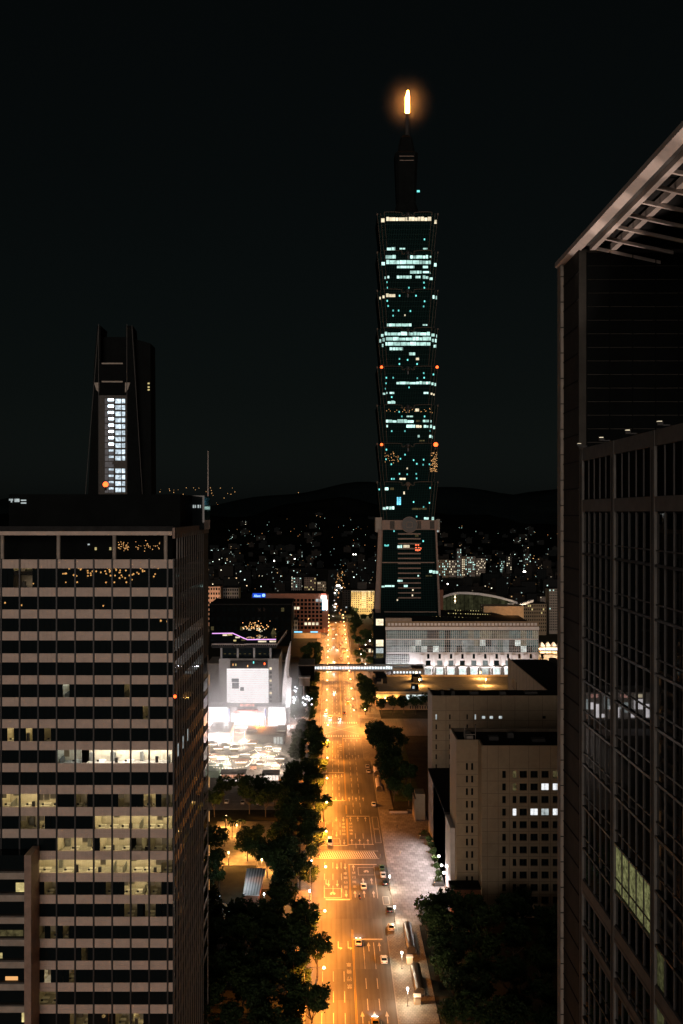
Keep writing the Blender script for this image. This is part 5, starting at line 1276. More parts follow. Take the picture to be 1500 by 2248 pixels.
vs = thing('corner_sign', 'vertical white and cyan lit sign with red top on the brick office corner', 'sign', (PX(712,1029), 1030, PZ(1320,1029)))
piece('red_panel', emis('sign_red',(1.0,.25,.18),1.6), vs, PX(705.5,1029), PX(716,1029), 1029.6, 1030.2, PZ(1308,1029), PZ(1303.5,1029))
piece('white_panel', M['lampcool'], vs, PX(705.5,1029), PX(716,1029), 1029.6, 1030.2, PZ(1314.5,1029), PZ(1308,1029)-.05)
M['cyan'] = emis('sign_cyan', (.25,.72,1.0), 1.6)
for k in range(4): piece('sign_square', M['lampcool'], vs, PX(708.5,1029), PX(712.5,1029), 1029.5, 1029.7, PZ(1322+5.2*k,1029), PZ(1318+5.2*k,1029))
piece('cyan_panel', M['cyan'], vs, PX(707.5,1029), PX(713.5,1029), 1029.75, 1030.2, PZ(1340,1029), PZ(1317,1029)); piece('cyan_edge', M['lampcool'], vs, PX(716,1029), PX(718.3,1029), 1029.6, 1030.2, PZ(1339,1029), PZ(1317,1029))
lb = block('louvred_block', 'grey slim louvred block standing in front of the brick office', 640, 646, 1331, 1000, 8, M['stone'], 1, 14, 0, 'lit_pale', .7, .4)
block('grey_annex', 'grey flat annex beside the slim louvred block', 620, 653, 1362, 990, 20, M['concrete'], 6, 3, .1, 'lit_dim')
piece_t = thing('lit_arcade', 'long cyan lit arcade at the foot of the brick office', 'arcade', (PX(672,985), 985, 0))
for a, b in ((646,664),(682,698)): piece('light_strip', M['cyan'], piece_t, PX(a,985), PX(b,985), 984.5, 984.9, PZ(1388.5,985), PZ(1386,985))
mb = MB(); mb.box(PX(640,986), PX(705,986), 985, 992, .05, PZ(1390,985)); part('wall', mb, M['ochre'], piece_t)
plight('arcade_light', piece_t, (PX(672,978), 976, 8), 5000, (1,.5,.16), .5)
ho = block('hotel_block', 'warmly lit cream hotel block with small square windows beside the tall skyscraper', 771, 823, 1297, 1210, 30, mat('cream_wall', (.45,.36,.20), .8, var=.15), 11, 10,
      lambda i, j: 'lit_warmw' if (j in (5,6) and i > 1 and R.random()<.85) or (j == 8 and i > 6) else ('lit_yellow' if R.random() < .14 else False), 'lit_yellow', .5, .5)
for k in range(17): piece('cornice_lamp', M['lit_warmw'], ho, PX(772+3*k,1209), PX(773.6+3*k,1209), 1209.6, 1209.9, PZ(1299,1209), PZ(1297.4,1209))
for px in (780, 797, 814): plight('wall_wash', ho, (PX(px,1210), 1192, 14), 17000, (1,.72,.34), .5)
mb = MB(); mb.box(PX(785,1225),PX(805,1225),1222,1238,0,PZ(1278,1225)); part('rear_tower', mb, M['darkstone'], ho)
block('dark_apartment', 'dark narrow apartment block beside the cream hotel', 752, 769, 1296, 1260, 25, M['darkstone'], 3, 8, .06, 'lit_pale')
block('pale_apartment', 'pinkish lit apartment end wall behind the screen mall by the office tower', 456, 484, 1288, 1090, 20, mat('pink_wall',(.55,.36,.27),.8,var=.15), 5, 8, .1, 'lit_dim', .6, .5)
for px, py in ((470,1320),): plight('block_wash', bpy.data.objects['pale_apartment'], (PX(px,1075), 1070, 30), 14000, (1,.6,.35), .5)
block('grey_apartment', 'dim grey apartment block beside the pinkish lit one', 490, 524, 1291, 1110, 24, M['concrete'], 7, 9, .03, 'lit_dim')
block('dark_hall', 'broad dark hall with few lights behind the roof terrace', 460, 640, 1328, 930, 60, M['dark_clad'], 14, 4, .05, 'lit_dim', .5, .4)
for k, (a,b,pt,Y,lab,m,c,r_,p) in enumerate([
   (640,662,1268,1420,'dim grey apartment tower with a column of lamps up its edge','concrete',5,12,.08),(668,694,1268,1330,'dim brown apartment tower left of the far avenue, several rooms lit','brown',6,12,.14),(697,716,1277,1240,'pale apartment block at the edge of the far avenue','stone',5,10,.2),
   (1150,1200,1326,1010,'tan apartment block beyond the mall, nearest to the vaulted hall','beige',12,8,.10),(1206,1240,1293,1020,'tall grey apartment tower partly behind the near glass tower','stone',9,16,.10),(1186,1204,1310,1180,'narrow pale apartment block between tan block and grey tower','stone',5,12,.1),
   (960,985,1229,1900,'cream slab block with rows of lit windows next to the tallest skyscraper','beige',7,6,.45),(986,1003,1230,1910,'grey slab block between cream slab and pointed tower','stone',5,6,.3),(1004,1013,1205,1895,'pointed pale residential tower with a lit stair line','concrete',3,12,.33),(1014,1021,1222,1900,'narrow block with warm lit stairs beside the pointed tower','beige',2,9,.8),
   (1022,1044,1222,1930,'wide housing slab with scattered warm windows','stone',7,8,.35),(1046,1066,1226,1940,'housing slab at the end of the lit row, partly dark','stone',6,8,.35),(1098,1108,1231,2000,'small dark block with cool lit windows on the hillside foot','darkstone',4,6,.5),(1112,1124,1222,2020,'narrow dark block with one cool lit stair line','darkstone',3,8,.3),
   (1150,1166,1216,2060,'dark tower with a cluster of cool lit rooms near the hillside','darkstone',5,8,.25)]):
    block('apartment_block', lab, a, b, pt, Y, 18, M[m], c, r_, p, R.choice(('lit_warmw','lit_teal','lit_yellow')) if Y < 1850 else ('lit_warmw' if k % 2 else 'lit_teal'), .5, .5, group='apartment blocks in the distance')
for k in range(4): piece('stair_lamp', M['lit_warmw'], bpy.data.objects['apartment_block'], PX(640.5,1418), PX(642,1418), 1418, 1418.5, PZ(1268+7*k,1418), PZ(1266+7*k,1418))
# the town on the plain and up the first slope
city = [citywall('city_wall_%d' % i, c, p, s, cool) for i, (c, p, s, cool) in enumerate([((.016,.017,.016),.06,1.9,.5),((.011,.012,.012),.045,2.2,.7),((.024,.021,.018),.07,1.6,.25),((.008,.01,.01),.03,2.4,.8)])]
zones = ('the plain left of the avenue','the plain beyond the mall','the foot of the hillside','the far hillside')
n_b = 0
def far_b(x, y, w, d, h):
    global n_b
    z = terrain(x, y); mb = MB(); mb.box(-w/2, w/2, -d/2, d/2, -4, h)
    if R.random() < .5: mb.box(-w*.2, w*.15, -d*.2, d*.2, h+.01, h+R.uniform(2,4))
    side = 'left of the tallest skyscraper' if x < 40 else 'beyond the mall and vaulted hall'
    zone = 'on the plain' if y < 1700 else ('at the foot of the hills' if y < 2250 else 'up the slope')
    tall = 'low' if h < 16 else ('mid height' if h < 28 else 'tall')
    lab = '%s town block %s %s' % (tall, zone, side)
    o = obj('town_block', mb.mesh('town_block', city[R.randrange(4)]), None, (x, y, z), rz=R.uniform(-.25,.25))
    tag(o, lab, 'building', lab); n_b += 1
tries = 0; placed = []
while n_b < 270 and tries < 6000:
    tries += 1
    y = R.uniform(1060, 2750) if R.random() < .8 else R.uniform(2200, 3000)
    px = R.uniform(455, 836) if R.random() < .55 else R.uniform(955, 1245)
    x = PX(px, y)
    if -22 < x < 30: continue
    if y < 1260 and (x < 60 or x > 190): continue
    if y < 2100 and 940 < px < 1070 and y > 1700: continue
    if any(abs(x-a) < 20 and abs(y-b) < 26 for a, b in placed): continue
    h = R.choice((9,12,14,16,20,26,34)) * R.uniform(.85,1.15)
    if y > 2250: h = min(h, R.uniform(8, 16)); 
    if y > 2550 and R.random() < .5: continue
    placed.append((x, y)); far_b(x, y, R.uniform(11,26), R.uniform(10,18), h)
def lights_on(name, m, pts):
    mb = MB()
    for x, y, z, r in pts: mb.ball((x,y,z), r, 5, 3)
    return tag(single(name, mb, M[m], {'dot_warm':'warm pinpoint street lamps scattered through the distant town','lit_teal':'cool pinpoint lamps scattered through the distant town','lampwhite':'bright white floodlights among the distant town blocks'}[m], 'lights'), kind='stuff')
def town_pt(kind):
    while True:
        y = R.uniform(1300, 2900); px = R.uniform(456, 830) if R.random() < .6 else R.uniform(965, 1234)
        x = PX(px, y)
        return (x, y, terrain(x,y)+R.uniform(5,16), R.uniform(.25,.65)*y/2000)
lights_on('town_lamps', 'dot_warm', [town_pt(0) for _ in range(110)] + [(PX(R.uniform(735,760),y), y, 8, .9) for y in [1100+22*k for k in range(40)]])
lights_on('town_lights', 'lit_teal', [town_pt(1) for _ in range(150)])
fl_ = []
for px, py, Y in ((799,1238,2100),(797,1240,2100),(803,1237,2100),(795,1226,2150),(776,1217,2300),(781,1217,2300),(602,1231,2200),(647,1227,2200),(735,1317,1500),(739,1310,1550),(983,1282,1300),(1150,1255,1700),(1153,1255,1700),(735,1340,1280),(737,1330,1320),(740,1296,1650),(745,1292,1650),(750,1298,1600)):
    fl_.append((PX(px,Y), Y, max(PZ(py,Y),3), 1.3 if Y > 1600 else .9))
lights_on('town_floodlights', 'lampwhite', fl_)
mb = MB()
for k in range(55):
    px, py = (R.uniform(345,520), R.uniform(1070,1086)) if k < 26 else ((R.uniform(450,600), R.uniform(1085,1112)) if k < 36 else (R.uniform(1020,1225), R.uniform(1080,1120)))
    if k > 45: px, py = R.uniform(640,720), R.uniform(1076,1092)
    Y = 6450; mb.ball((PX(px,Y), Y, PZ(py,Y)), R.uniform(1.2,2.6), 5, 3)
tag(single('hill_lamps', mb, M['dot_warm'], 'amber pinpoint lamps along the far dark ridge', 'lights'), kind='stuff')
mb = MB()                                                # the town behind the camera, seen only in the glass
for k in range(60): mb.ball((R.gauss(-400,42), R.gauss(-1430,75), R.uniform(4,30)), 1.6, 5, 3)
for k in range(60): mb.ball((R.uniform(-900,300), R.uniform(-1800,-700), 8), 1.2, 5, 3)
tag(single('rear_town_lamps', mb, emis('rear_lamp', (1.0,.5,.15), 45.0), 'amber street lamps of the town mirrored in the office tower glass', 'lights'), kind='stuff')

# ================================================================ trees
def crown_mesh(seed, rad, h0, h1, nl, leaf, m, lobes=9):
    r = random.Random(seed); mb = MB(); c = []
    for _ in range(lobes):
        a = r.uniform(0, 2*math.pi); d = rad*.62*math.sqrt(r.random()); z = r.uniform(h0+.25*(h1-h0), h1-.18*(h1-h0))
        c.append((d*math.cos(a), d*math.sin(a), z, rad*r.uniform(.32,.52)))
    c.append((0,0,h1-rad*.4,rad*.45))
    clumps = []
    for x, y, z, q in c:
        for _ in range(15):
            v = Vector((r.gauss(0,1), r.gauss(0,1), r.gauss(0,1))).normalized()*q*r.uniform(.72,1.1); clumps.append((x+v.x, y+v.y, max(h0, z+v.z*.8)))
    for _ in range(nl):
        x, y, z = r.choice(clumps); s = leaf*r.uniform(.6,1.3)
        p = Vector((x + r.gauss(0,.34), y + r.gauss(0,.34), z + r.gauss(0,.28)))
        n = Vector((r.gauss(0,1), r.gauss(0,1), r.gauss(.5,1))).normalized(); a = n.orthogonal().normalized(); a.rotate(Matrix.Rotation(r.uniform(0,6.28),3,n)); b = n.cross(a)
        mb._add([tuple(p-a*s-b*s*.15), tuple(p-b*s*.5), tuple(p+a*s), tuple(p+b*s*.5)], [(0,1,2,3)])
    return mb
def trunk_mesh(seed, rad, h0, h1):
    r = random.Random(seed+50); mb = MB(); mb.tube((0,0,-.1),(0.1,0,h0+.6),.24,7,.17)
    for _ in range(6):
        a = r.uniform(0,6.28); d = rad*r.uniform(.4,.75); e = (d*math.cos(a), d*math.sin(a), r.uniform(h0+1.2, h1-1)); m_ = (e[0]*.45, e[1]*.45, h0+.6+(e[2]-h0)*.3)
        mb.tube((0.1,0,h0+.4), m_, .13, 5, .09); mb.tube(m_, e, .09, 5, .04)
    return mb
TP = []
for i, (rad, h0, h1, nl, m) in enumerate(((4.6,3.0,11.5,3600,'leaf'),(4.0,2.8,10,3000,'leaf2'),(5.2,3.2,13,4200,'leaf2'),(3.2,2.4,8,2200,'leaf'),(2.2,1.8,5.5,1300,'leaf'))):
    p = Proto('leafy_tree', 'tree'); p.add('crown', crown_mesh(i, rad, h0, h1, nl, .36, M[m]), M[m]); p.add('trunk', trunk_mesh(i, rad, h0, h1), M['bark']); TP.append(p)
def tree(x, y, k, label, group, s=1.0, z=0): return TP[k].put((x,y,z), R.uniform(0,6.28), label, group, s*R.uniform(.9,1.12))
PAL = Proto('palm_tree', 'palm'); mbp = MB(); r_ = random.Random(3)
for k in range(16):
    a = 2*math.pi*k/16; L_ = 2.3
    pts = [(L_*t*math.cos(a), L_*t*math.sin(a), 6.2+1.1*math.sin(t*2.6)-1.0*t*t*(1+.4*(k%2))) for t in (0,.25,.5,.75,1)]
    for p, q in zip(pts, pts[1:]):
        wd = .22; nx, ny = -math.sin(a)*wd, math.cos(a)*wd
        mbp._add([(p[0]-nx,p[1]-ny,p[2]-.12),(q[0]-nx*.7,q[1]-ny*.7,q[2]-.12),q,p],[(0,1,2,3)]); mbp._add([p,q,(q[0]+nx*.7,q[1]+ny*.7,q[2]-.12),(p[0]+nx,p[1]+ny,p[2]-.12)],[(0,1,2,3)])
PAL.add('fronds', mbp, M['leaf2']); mbp = MB(); mbp.tube((0,0,-.1),(0,0,6.3),.2,7,.14); PAL.add('trunk', mbp, M['bark'])
gA = 'trees between the park and the avenue'
def stretch(y):
    return ('near the waiting white car' if y < 300 else 'near the motorcycle waiting boxes' if y < 356 else 'just beyond the striped crossing' if y < 425 else 'beside the market square' if y < 552 else 'before the footbridge')
y = 226
while y < 556:
    for x, k in ((-9.3, 0), (-16.5, 2)):
        if R.random() < .93:
            if 298 < y < 318 and x > -12: continue
            s = 1.0 if y < 300 else .95
            xx = x + R.uniform(-1.3,1.3)
            tree(xx, y + R.uniform(-2,2), R.choice((0,1,2)) if x < -12 else R.choice((0,1,1)), 'dark leafy tree of the avenue belt %s, %s' % (stretch(y), 'roadside row' if x > -12 else 'park side row'), gA, s)
    y += 7.4
for y in [580+11*k for k in range(28)]:
    if not 735 < y < 752: 
        for x in (-12, -20): tree(x+R.uniform(-1.5,1.5), y+R.uniform(-2,2), R.choice((0,1,3)), 'roadside tree left of the avenue %s, %s' % ('beyond the footbridge' if y > 745 else 'between junction and footbridge', 'inner row' if x > -15 else 'outer row'), 'trees along the far avenue', .85 if x > -15 else 1)
for k_ in range(10):
    ly = 215.5 + 35.8*k_
    if ly > 550: break
    for dx, dy, kk, s in ((-6.6, 4.5, 1, .80), (-7.4, -5.5, 3, .95)):
        if 298 < ly+dy < 318: continue
        tree(dx, ly+dy, kk, 'young kerbside tree gilded by the amber lamp %s' % stretch(ly), 'young trees at the kerb', s)
for (x, y, k, s) in [(-4.6,238,0,1.0),(-3.8,267,0,.95),(-4.6,362,1,.95),(-3.2,402,0,.9),(-5,436,1,.9),(-5,505,0,.9),(-5,470,1,.8)]:
    tree(x, y, k, 'spreading tree reaching over the avenue lane %s' % stretch(y), 'spreading trees over the kerb', s)
# park trees
for (x, y, k, s) in [(-46,425,2,1),(-38,428,0,1),(-30,424,2,1),(-24,420,0,1),(-48,408,0,1),(-34,412,2,1.05),(-27,408,0,1),(-20,412,0,1),(-17,398,2,1),(-18,382,0,1),(-26,345,0,1),(-30,356,2,1),(-28,366,1,1),(-20,366,0,1),(-17,350,2,1),(-42,352,2,1),(-46,342,0,.9),(-40,338,1,1),(-22,340,2,1),(-18,330,0,1),(-16,320,2,.9),
     (-40,322,2,1),(-44,312,0,1),(-38,308,2,.9),(-46,300,0,1),(-26,292,2,1),(-34,290,0,1),(-20,288,2,1),(-16,282,0,1),(-29,284,1,1),(-36,280,2,1.1),(-24,276,0,1),(-18,270,2,1),(-31,272,2,1),(-38,268,0,1),(-26,264,1,1),(-20,258,2,1),(-33,260,0,1),(-28,252,2,1),(-22,246,0,1),(-36,250,2,1),(-30,241,0,1),(-17,238,2,1),(-24,234,1,1),(-33,230,2,1)]:
    lab = ('dark park tree along the edge of the market square' if y > 403 else 'dark park tree around the amber lit square' if y > 348 else 'park tree between pale shed and court' if y > 318 else 'park tree at the edge of the grey court' if y > 295 else 'dark tree in the unlit grove by the office tower foot')
    tree(x, y, k, lab, 'trees of the park', s)
tree(-37.5, 331, 4, 'small bright green lit tree in the park', None, 1.0)
tree(-29, 303, 4, 'small thin tree standing alone on the grey court', None, .8)
for i, (x, y) in enumerate(((-41,386),(-38,381),(-35,384),(-40,372),(-33,377))): PAL.put((x,y,0), R.uniform(0,6), 'dark palm silhouetted on the amber lit park square', 'palms on the park square', R.uniform(.85,1.1))
# right of the avenue
for (x, y, k, s) in [(23,545,0,1),(25,536,2,1),(22,526,1,1),(27,520,2,1),(23,512,0,1.05),(28,505,2,1),(24,498,2,1),(26,488,0,1),(29,478,2,1),(25,470,2,1),(28,460,0,1),(25,450,2,.95),(29,440,1,1),(33,445,0,1),(36,455,1,.9),(34,530,0,1),(37,518,1,1),(34,466,3,1),(27,430,0,.9),(33,424,3,1)]:
    tree(x, y, k, 'dark full tree beside the avenue %s' % ('near the far crossing' if y > 500 else 'by the pale curved shelters'), 'trees beside the dark lawn', s)
for (x, y, k, s) in [(21,612,3,1),(24,620,0,1),(22,632,0,1),(26,640,2,1),(22,650,0,1),(25,662,2,1),(21,672,1,1),(25,684,0,1),(22,696,1,1),(24,708,3,1),(21,720,3,1),(38,614,0,1),(45,618,1,1),(52,614,0,1),(60,618,2,1),(67,616,1,1),(31,615,1,1),(75,612,0,1)]:
    tree(x, y, k, 'roadside tree %s' % ('in front of the parking roof hall along the cross street' if x > 30 else 'along the side of the parking roof hall'), 'trees around the parking hall', s)
for (x, y, k, s) in [(30,298,0,.9),(33,294,3,1.1),(28,290,1,.9),(36,298,2,.9),(41,296,0,1),(45,300,1,.9),(31,282,0,1),(38,285,2,1),(44,284,0,1),(52,290,2,1),(29,272,1,1),(35,270,2,1),(42,268,0,1),(50,272,2,1),(30,262,3,1.1),(37,256,0,1),(45,252,2,1),(55,258,0,1),(31,250,1,1),(36,243,2,1),(44,238,0,1),(52,242,2,1),(60,270,0,1),(62,290,1,1),(29,238,3,1),(33,232,0,1),(40,228,2,1),(50,228,1,1),(60,240,0,1),(58,300,2,1),(66,282,2,1)]:
    tree(x, y, k, 'tree of the unlit garden %s' % ('at the end of the pale plaza' if y > 280 else 'behind the barrel roofed shelters' if x < 36 else 'deep in shade below the beige block'), 'trees of the dark garden', s)
for (x, y, k) in [(29,770,4),(24,790,4),(31,800,3),(22,812,4),(27,830,3),(21,842,3),(24,860,4),(22,1010,0),(25,1024,2),(28,1040,0),(24,1080,2),(30,1095,1),(36,1110,0),(28,1120,2),(44,1130,1),(24,1150,0),(24,1180,2),(30,1200,1),(-12,1100,0),(-13,1120,2),(-12,1150,1),(185,790,0),(190,770,3),(182,750,1)]:
    tree(x, y, k, 'small tree in the lit garden by the skyscraper foot' if y < 900 and x < 100 else ('street tree on the side street beyond the mall' if x > 100 else 'green street tree far down the avenue'), 'trees of the far blocks', 1)

# ================================================================ street lamps
def lampproto(name, h, arm, m, power, col, headr=.22, r=.25, spot=True):
    p = Proto(name, 'street lamp')
    mb = MB(); mb.tube((0,0,0),(0,0,h-.4),.11,6,.07); 
    if arm: mb.path([(0,0,h-.4),(arm*.3,0,h-.05),(arm,0,h)], .06, 5)
    mb.box(-.2,.2,-.2,.2,0,.5); p.add('pole', mb, M['metal_grey'])
    mb = MB(); x = arm
    mb.box(x-.45,x+.45,-.2,.2,h+.02,h+.16) if arm else mb.tube((0,0,h+.42),(0,0,h+.6),.26,8,.12); k = p.add('head', mb, M['metal_grey'])
    mb = MB(); mb.ball((x,0,h-.06 if arm else h),headr,8,5,sz=.8 if arm else 2.0); p.add('bulb', mb, M[m], k)
    l = bpy.data.lights.new(name+'_light', 'SPOT' if arm else 'POINT'); l.energy = power; l.color = col; l.shadow_soft_size = r
    if arm: l.spot_size = math.radians(172); l.spot_blend = .25
    p.light = (l, (x,0,h-.62) if arm else (0,0,h-headr*2-.35)); return p
SOD = (1.0,.30,.04)
LS = lampproto('street_lamp', 10.0, 5.0, 'sodium', 42000, SOD, .42)
LF = lampproto('street_lamp', 10.0, 4.0, 'sodium', 26000, (1.0,.36,.085), .42)
LW = lampproto('lantern_post', 4.6, 0, 'lampwhite', 3600, (1.0,.80,.55), .27)
LP = lampproto('park_lamp', 4.2, 0, 'lampcool', 420, (.75,.92,1.0), .24)
LO = lampproto('amber_park_lamp', 4.5, 0, 'sodium', 8000, (1.0,.42,.09), .26)
def wl(y): return ('added unseen below the frame' if y < 212 else 'beside the waiting white car' if y < 300 else 'beside the striped crossing' if y < 400 else 'along the market belt' if y < 556 else 'between junction and footbridge' if y < 742 else 'beyond the footbridge')
for k in range(-5, 26):  # first few lamps are added below the frame to light the near towers
    y = 215.5 + 35.8*k
    if y > 1120: break
    if 556 < y < 576: y = 579
    (LS if y < 556 else LF).put((-6.9,y,0), 0, 'tall amber street lamp at the park side kerb %s' % wl(y), 'amber street lamps on the park side')
for k in range(16):
    y = 578 + 35.8*k
    if 840 < y < 875: y = 878
    LF.put((17.0,y,0), math.pi, 'tall amber street lamp on the mall side kerb %s' % wl(y), 'amber street lamps on the mall side')
LS.put((24.5,580,0), math.pi, 'amber street lamp among bright leaves at the far junction corner', None)
for y, lab in ((329,'slim white lantern post beside the parked cars by the plaza'),(303.5,'slim white lantern post at the corner of the plaza'),(272,'slim warm lantern post between the two barrel roofs'),(251.5,'slim warm lantern post beyond the nearer barrel roof')): LW.put((19.25,y,0), 0, lab, None)
for px, py, lab in ((684,1888,'cool white park lamp, upper of two close together in the belt'),(683,1917,'cool white park lamp, lower of two close together in the belt'),(680,1953,'cool white park lamp at the belt beside the road bend'),(673,2059,'cool white park lamp in the dark grove above the court'),(671,2101,'cool white park lamp lowest in the dark grove'),(482,1966,'cool white park lamp under the bright green tree'),(580,1960,'pale park lamp beside the white shed roof')):
    x, yy = G(px, py, 4.6); LP.put((x,yy,0), 0, lab, None)
for px, py, lab in ((497,1790,'amber park lamp at the back of the lit square'),(502,1869,'amber park lamp at the front of the lit square'),(575,1884,'amber park lamp on a tall post beside the belt'),(520,1808,'amber park lamp between palms'),(540,1850,'amber park lamp in the middle of the square')):
    x, yy = G(px, py, 4.9); LO.put((x,yy,0), 0, lab, None)
RL_ = lampproto('roof_lamp', 4.0, 0, 'sodium', 16000, (1,.45,.11), .4)
for x, y in ((PX(914,688),688),(PX(1055,688),688),(PX(921,660),660),(PX(1067,660),660)): RL_.put((x,y,10.0), 0, 'amber lamp post on the parking roof, %s' % ('back row' if y > 670 else 'front row') + (', avenue end' if x < 80 else ', inner end'), None)
for x, y in ((165,640),(165,700),(165,760),(200,730),(200,800),(170,838),(205,862),(240,862)): LS.put((x,y,0), 0, 'amber street lamp on the side street beyond the mall', 'amber street lamps beyond the mall')
for x, y in ((-40,552),(-75,577)): LS.put((x,y,0), math.pi/2, 'amber street lamp on the cross street %s' % ('by the market' if x < 0 else 'by the parking hall'), 'amber street lamps on the cross street')
LG = lampproto('garden_lamp', 4.0, 0, 'lampwhite', 2600, (1,.88,.62), .4)
for x, y in ((27,790),(33,815),(25,845),(38,800)): LG.put((x,y,0), 0, 'warm white lamp in the garden at the skyscraper foot', 'garden lamps at the skyscraper foot')

for x in (-30, -52, -75): LS.put((x,128,0), -math.pi/2 if False else math.pi/2, 'assumed unseen amber street lamp in front of the banded office tower', 'assumed street lamps before the banded tower')  # assumed lamps out of view, added for warm light low on the tower
# ================================================================ vehicles
def carproto(name, cat, paint, L_=4.5, W=1.8, H_=1.45, lights=None, van=False, sign=False):
    p = Proto(name, cat)
    hw = W/2
    def sec(y, zt, w, zb=.28): return [(-w,y,zb),(-w*1.02,y,zb+.28),(-w*.96,y,zt),(w*.96,y,zt),(w*1.02,y,zb+.28),(w,y,zb)]
    mb = MB(); l = L_/2
    mb.loft([sec(-l,.62,hw*.82,.36), sec(-l+.14,.86,hw*.94), sec(-l+.6,.93,hw), sec(-.2,.93,hw), sec(l-1.3,.90,hw), sec(l-.5,.82,hw*.98), sec(l-.12,.70,hw*.9,.3), sec(l,.55,hw*.78,.38)]); body = p.add('body', mb, paint)
    mb = MB()
    if van: ys = (-l+.12, -l+.35, l-1.9, l-1.0)
    else: ys = (-l+.55, -l+1.15, .45, 1.25)
    def sq(y, z, w): return (y, z, w)
    b0, b1 = .92, H_-.05
    mb.loft([[(-hw*.92,ys[0],b0),(hw*.92,ys[0],b0),(hw*.92,ys[3],b0),(-hw*.92,ys[3],b0)],[(-hw*.76,ys[1],b1),(hw*.76,ys[1],b1),(hw*.76,ys[2],b1),(-hw*.76,ys[2],b1)]]); p.add('glasshouse', mb, M['glass'])
    mb = MB(); mb.loft([[(-hw*.77,ys[1]-.03,b1),(hw*.77,ys[1]-.03,b1),(hw*.77,ys[2]+.03,b1),(-hw*.77,ys[2]+.03,b1)],[(-hw*.70,ys[1]+.1,b1+.06),(hw*.70,ys[1]+.1,b1+.06),(hw*.70,ys[2]-.1,b1+.06),(-hw*.70,ys[2]-.1,b1+.06)]]); 
    for s in (-1,1):
        for (ya, yb) in ((ys[0],ys[1]),(ys[3],ys[2])): mb.tube((s*hw*.91,ya,b0),(s*hw*.76,yb,b1),.05,4)
        mb.tube((s*hw*.91,0,b0),(s*hw*.77,-.05,b1),.05,4)
    p.add('roof', mb, paint)
    for sx in (-1,1):
        for yy in (-l+.85, l-.9):
            mb = MB(); mb.tube((sx*(hw-.2),yy,.32),(sx*(hw+.01),yy,.32),.32,12); w_ = p.add('wheel', mb, M['roof_dark'])
            mb = MB(); mb.tube((sx*(hw+.0),yy,.32),(sx*(hw+.025),yy,.32),.19,8); p.add('rim', mb, M['metal_grey'], w_)
        on = lights == 'on'
        mb = MB(); mb.box(sx*hw*.68-.2,sx*hw*.68+.2,l-.16,l+.02,.56,.70); p.add('headlight', mb, M['lampwhite'] if on else M['white_wall'])
        mb = MB(); mb.box(sx*hw*.70-.2,sx*hw*.70+.2,-l-.02,-l+.10,.60,.76); p.add('taillight', mb, M['red'] if on else M['redglass'])
        mb = MB(); mb.box(sx*(hw+.10)-.09,sx*(hw+.10)+.09,.72,.88,.92,1.05); p.add('mirror', mb, paint)
    if sign: mb = MB(); mb.box(-.3,.3,-.3,-.1,H_+.02,H_+.2); p.add('roof_light', mb, M['lit_warmw'])
    if on:
        ld = bpy.data.lights.new(name+'_beam','SPOT'); ld.energy = 1500; ld.color = (1,.93,.85); ld.spot_size = math.radians(75); ld.shadow_soft_size = .1
        p.beam = ld
    return p
M['redglass'] = mat('red_glass', (.25,.01,.01), .2, var=0)
def paint(n, c): return mat(n, c, .3, metal=.05, var=.03, spec=.6)
PW, PB, PGn, PSv, PY_ = paint('white_paint_car',(.72,.72,.70)), paint('black_paint_car',(.012,.012,.014)), paint('green_paint_car',(.05,.12,.07)), paint('silver_paint_car',(.35,.35,.36)), paint('yellow_paint_car',(.7,.42,.02))
K = {'white': carproto('parked_car','car',PW), 'black': carproto('parked_car','car',PB), 'green': carproto('parked_car','car',PGn,4.3), 'silver': carproto('parked_car','car',PSv), 'whiteon': carproto('moving_car','car',PW,lights='on'),
     'yellowon': carproto('taxi','taxi',PY_,lights='on',sign=True), 'silveron': carproto('moving_car','car',PSv,lights='on'), 'van': carproto('delivery_van','van',PW,5.0,1.95,2.1,van=True), 'blackon': carproto('moving_car','car',PB,lights='on')}
def car(k, x, y, label, down=False, group=None, beam=True):
    t = K[k].put((x,y,.01), math.pi if down else 0, label, group)
    if hasattr(K[k], 'beam') and beam:
        o = bpy.data.objects.new('headlight_beam', K[k].beam); COL.objects.link(o); o.parent = t; o.location = (0,2.4,.75); o.rotation_euler = (math.radians(83),0,0)
    return t
gP = 'cars parked along the plaza kerb'
car('whiteon', 7.8, 288.2, 'white car with red tail lamps waiting at the stop line')
car('white', 14.6, 277, 'white car standing in the kerb lane behind the stop line')
car('white', 17.9, 298.6, 'white parked car at the sloping end of the parking bay')
car('black', 18.1, 312, 'black parked car beside the corner lantern post')
car('black', 18.0, 334.5, 'black parked car in front of the white one by the lantern post')
car('white', 17.7, 341.5, 'white parked car between dark green and black cars')
car('green', 17.6, 348.5, 'dark green parked car behind the white one')
car('whiteon', 10.7, 331, 'white moving car with lights on in the middle lane before the waiting box')
car('van', -.6, 375, 'white van facing the camera at the striped crossing', True)
car('white', 18.0, 424, 'white car turning out at the upper end of the plaza')
car('silver', 17.8, 478, 'pale parked car, nearer of two by the curved shelters')
car('silver', 17.6, 487, 'pale parked car, farther of two by the curved shelters')
car('yellowon', 10.7, 243.0, 'yellow taxi at the lower edge of the avenue')
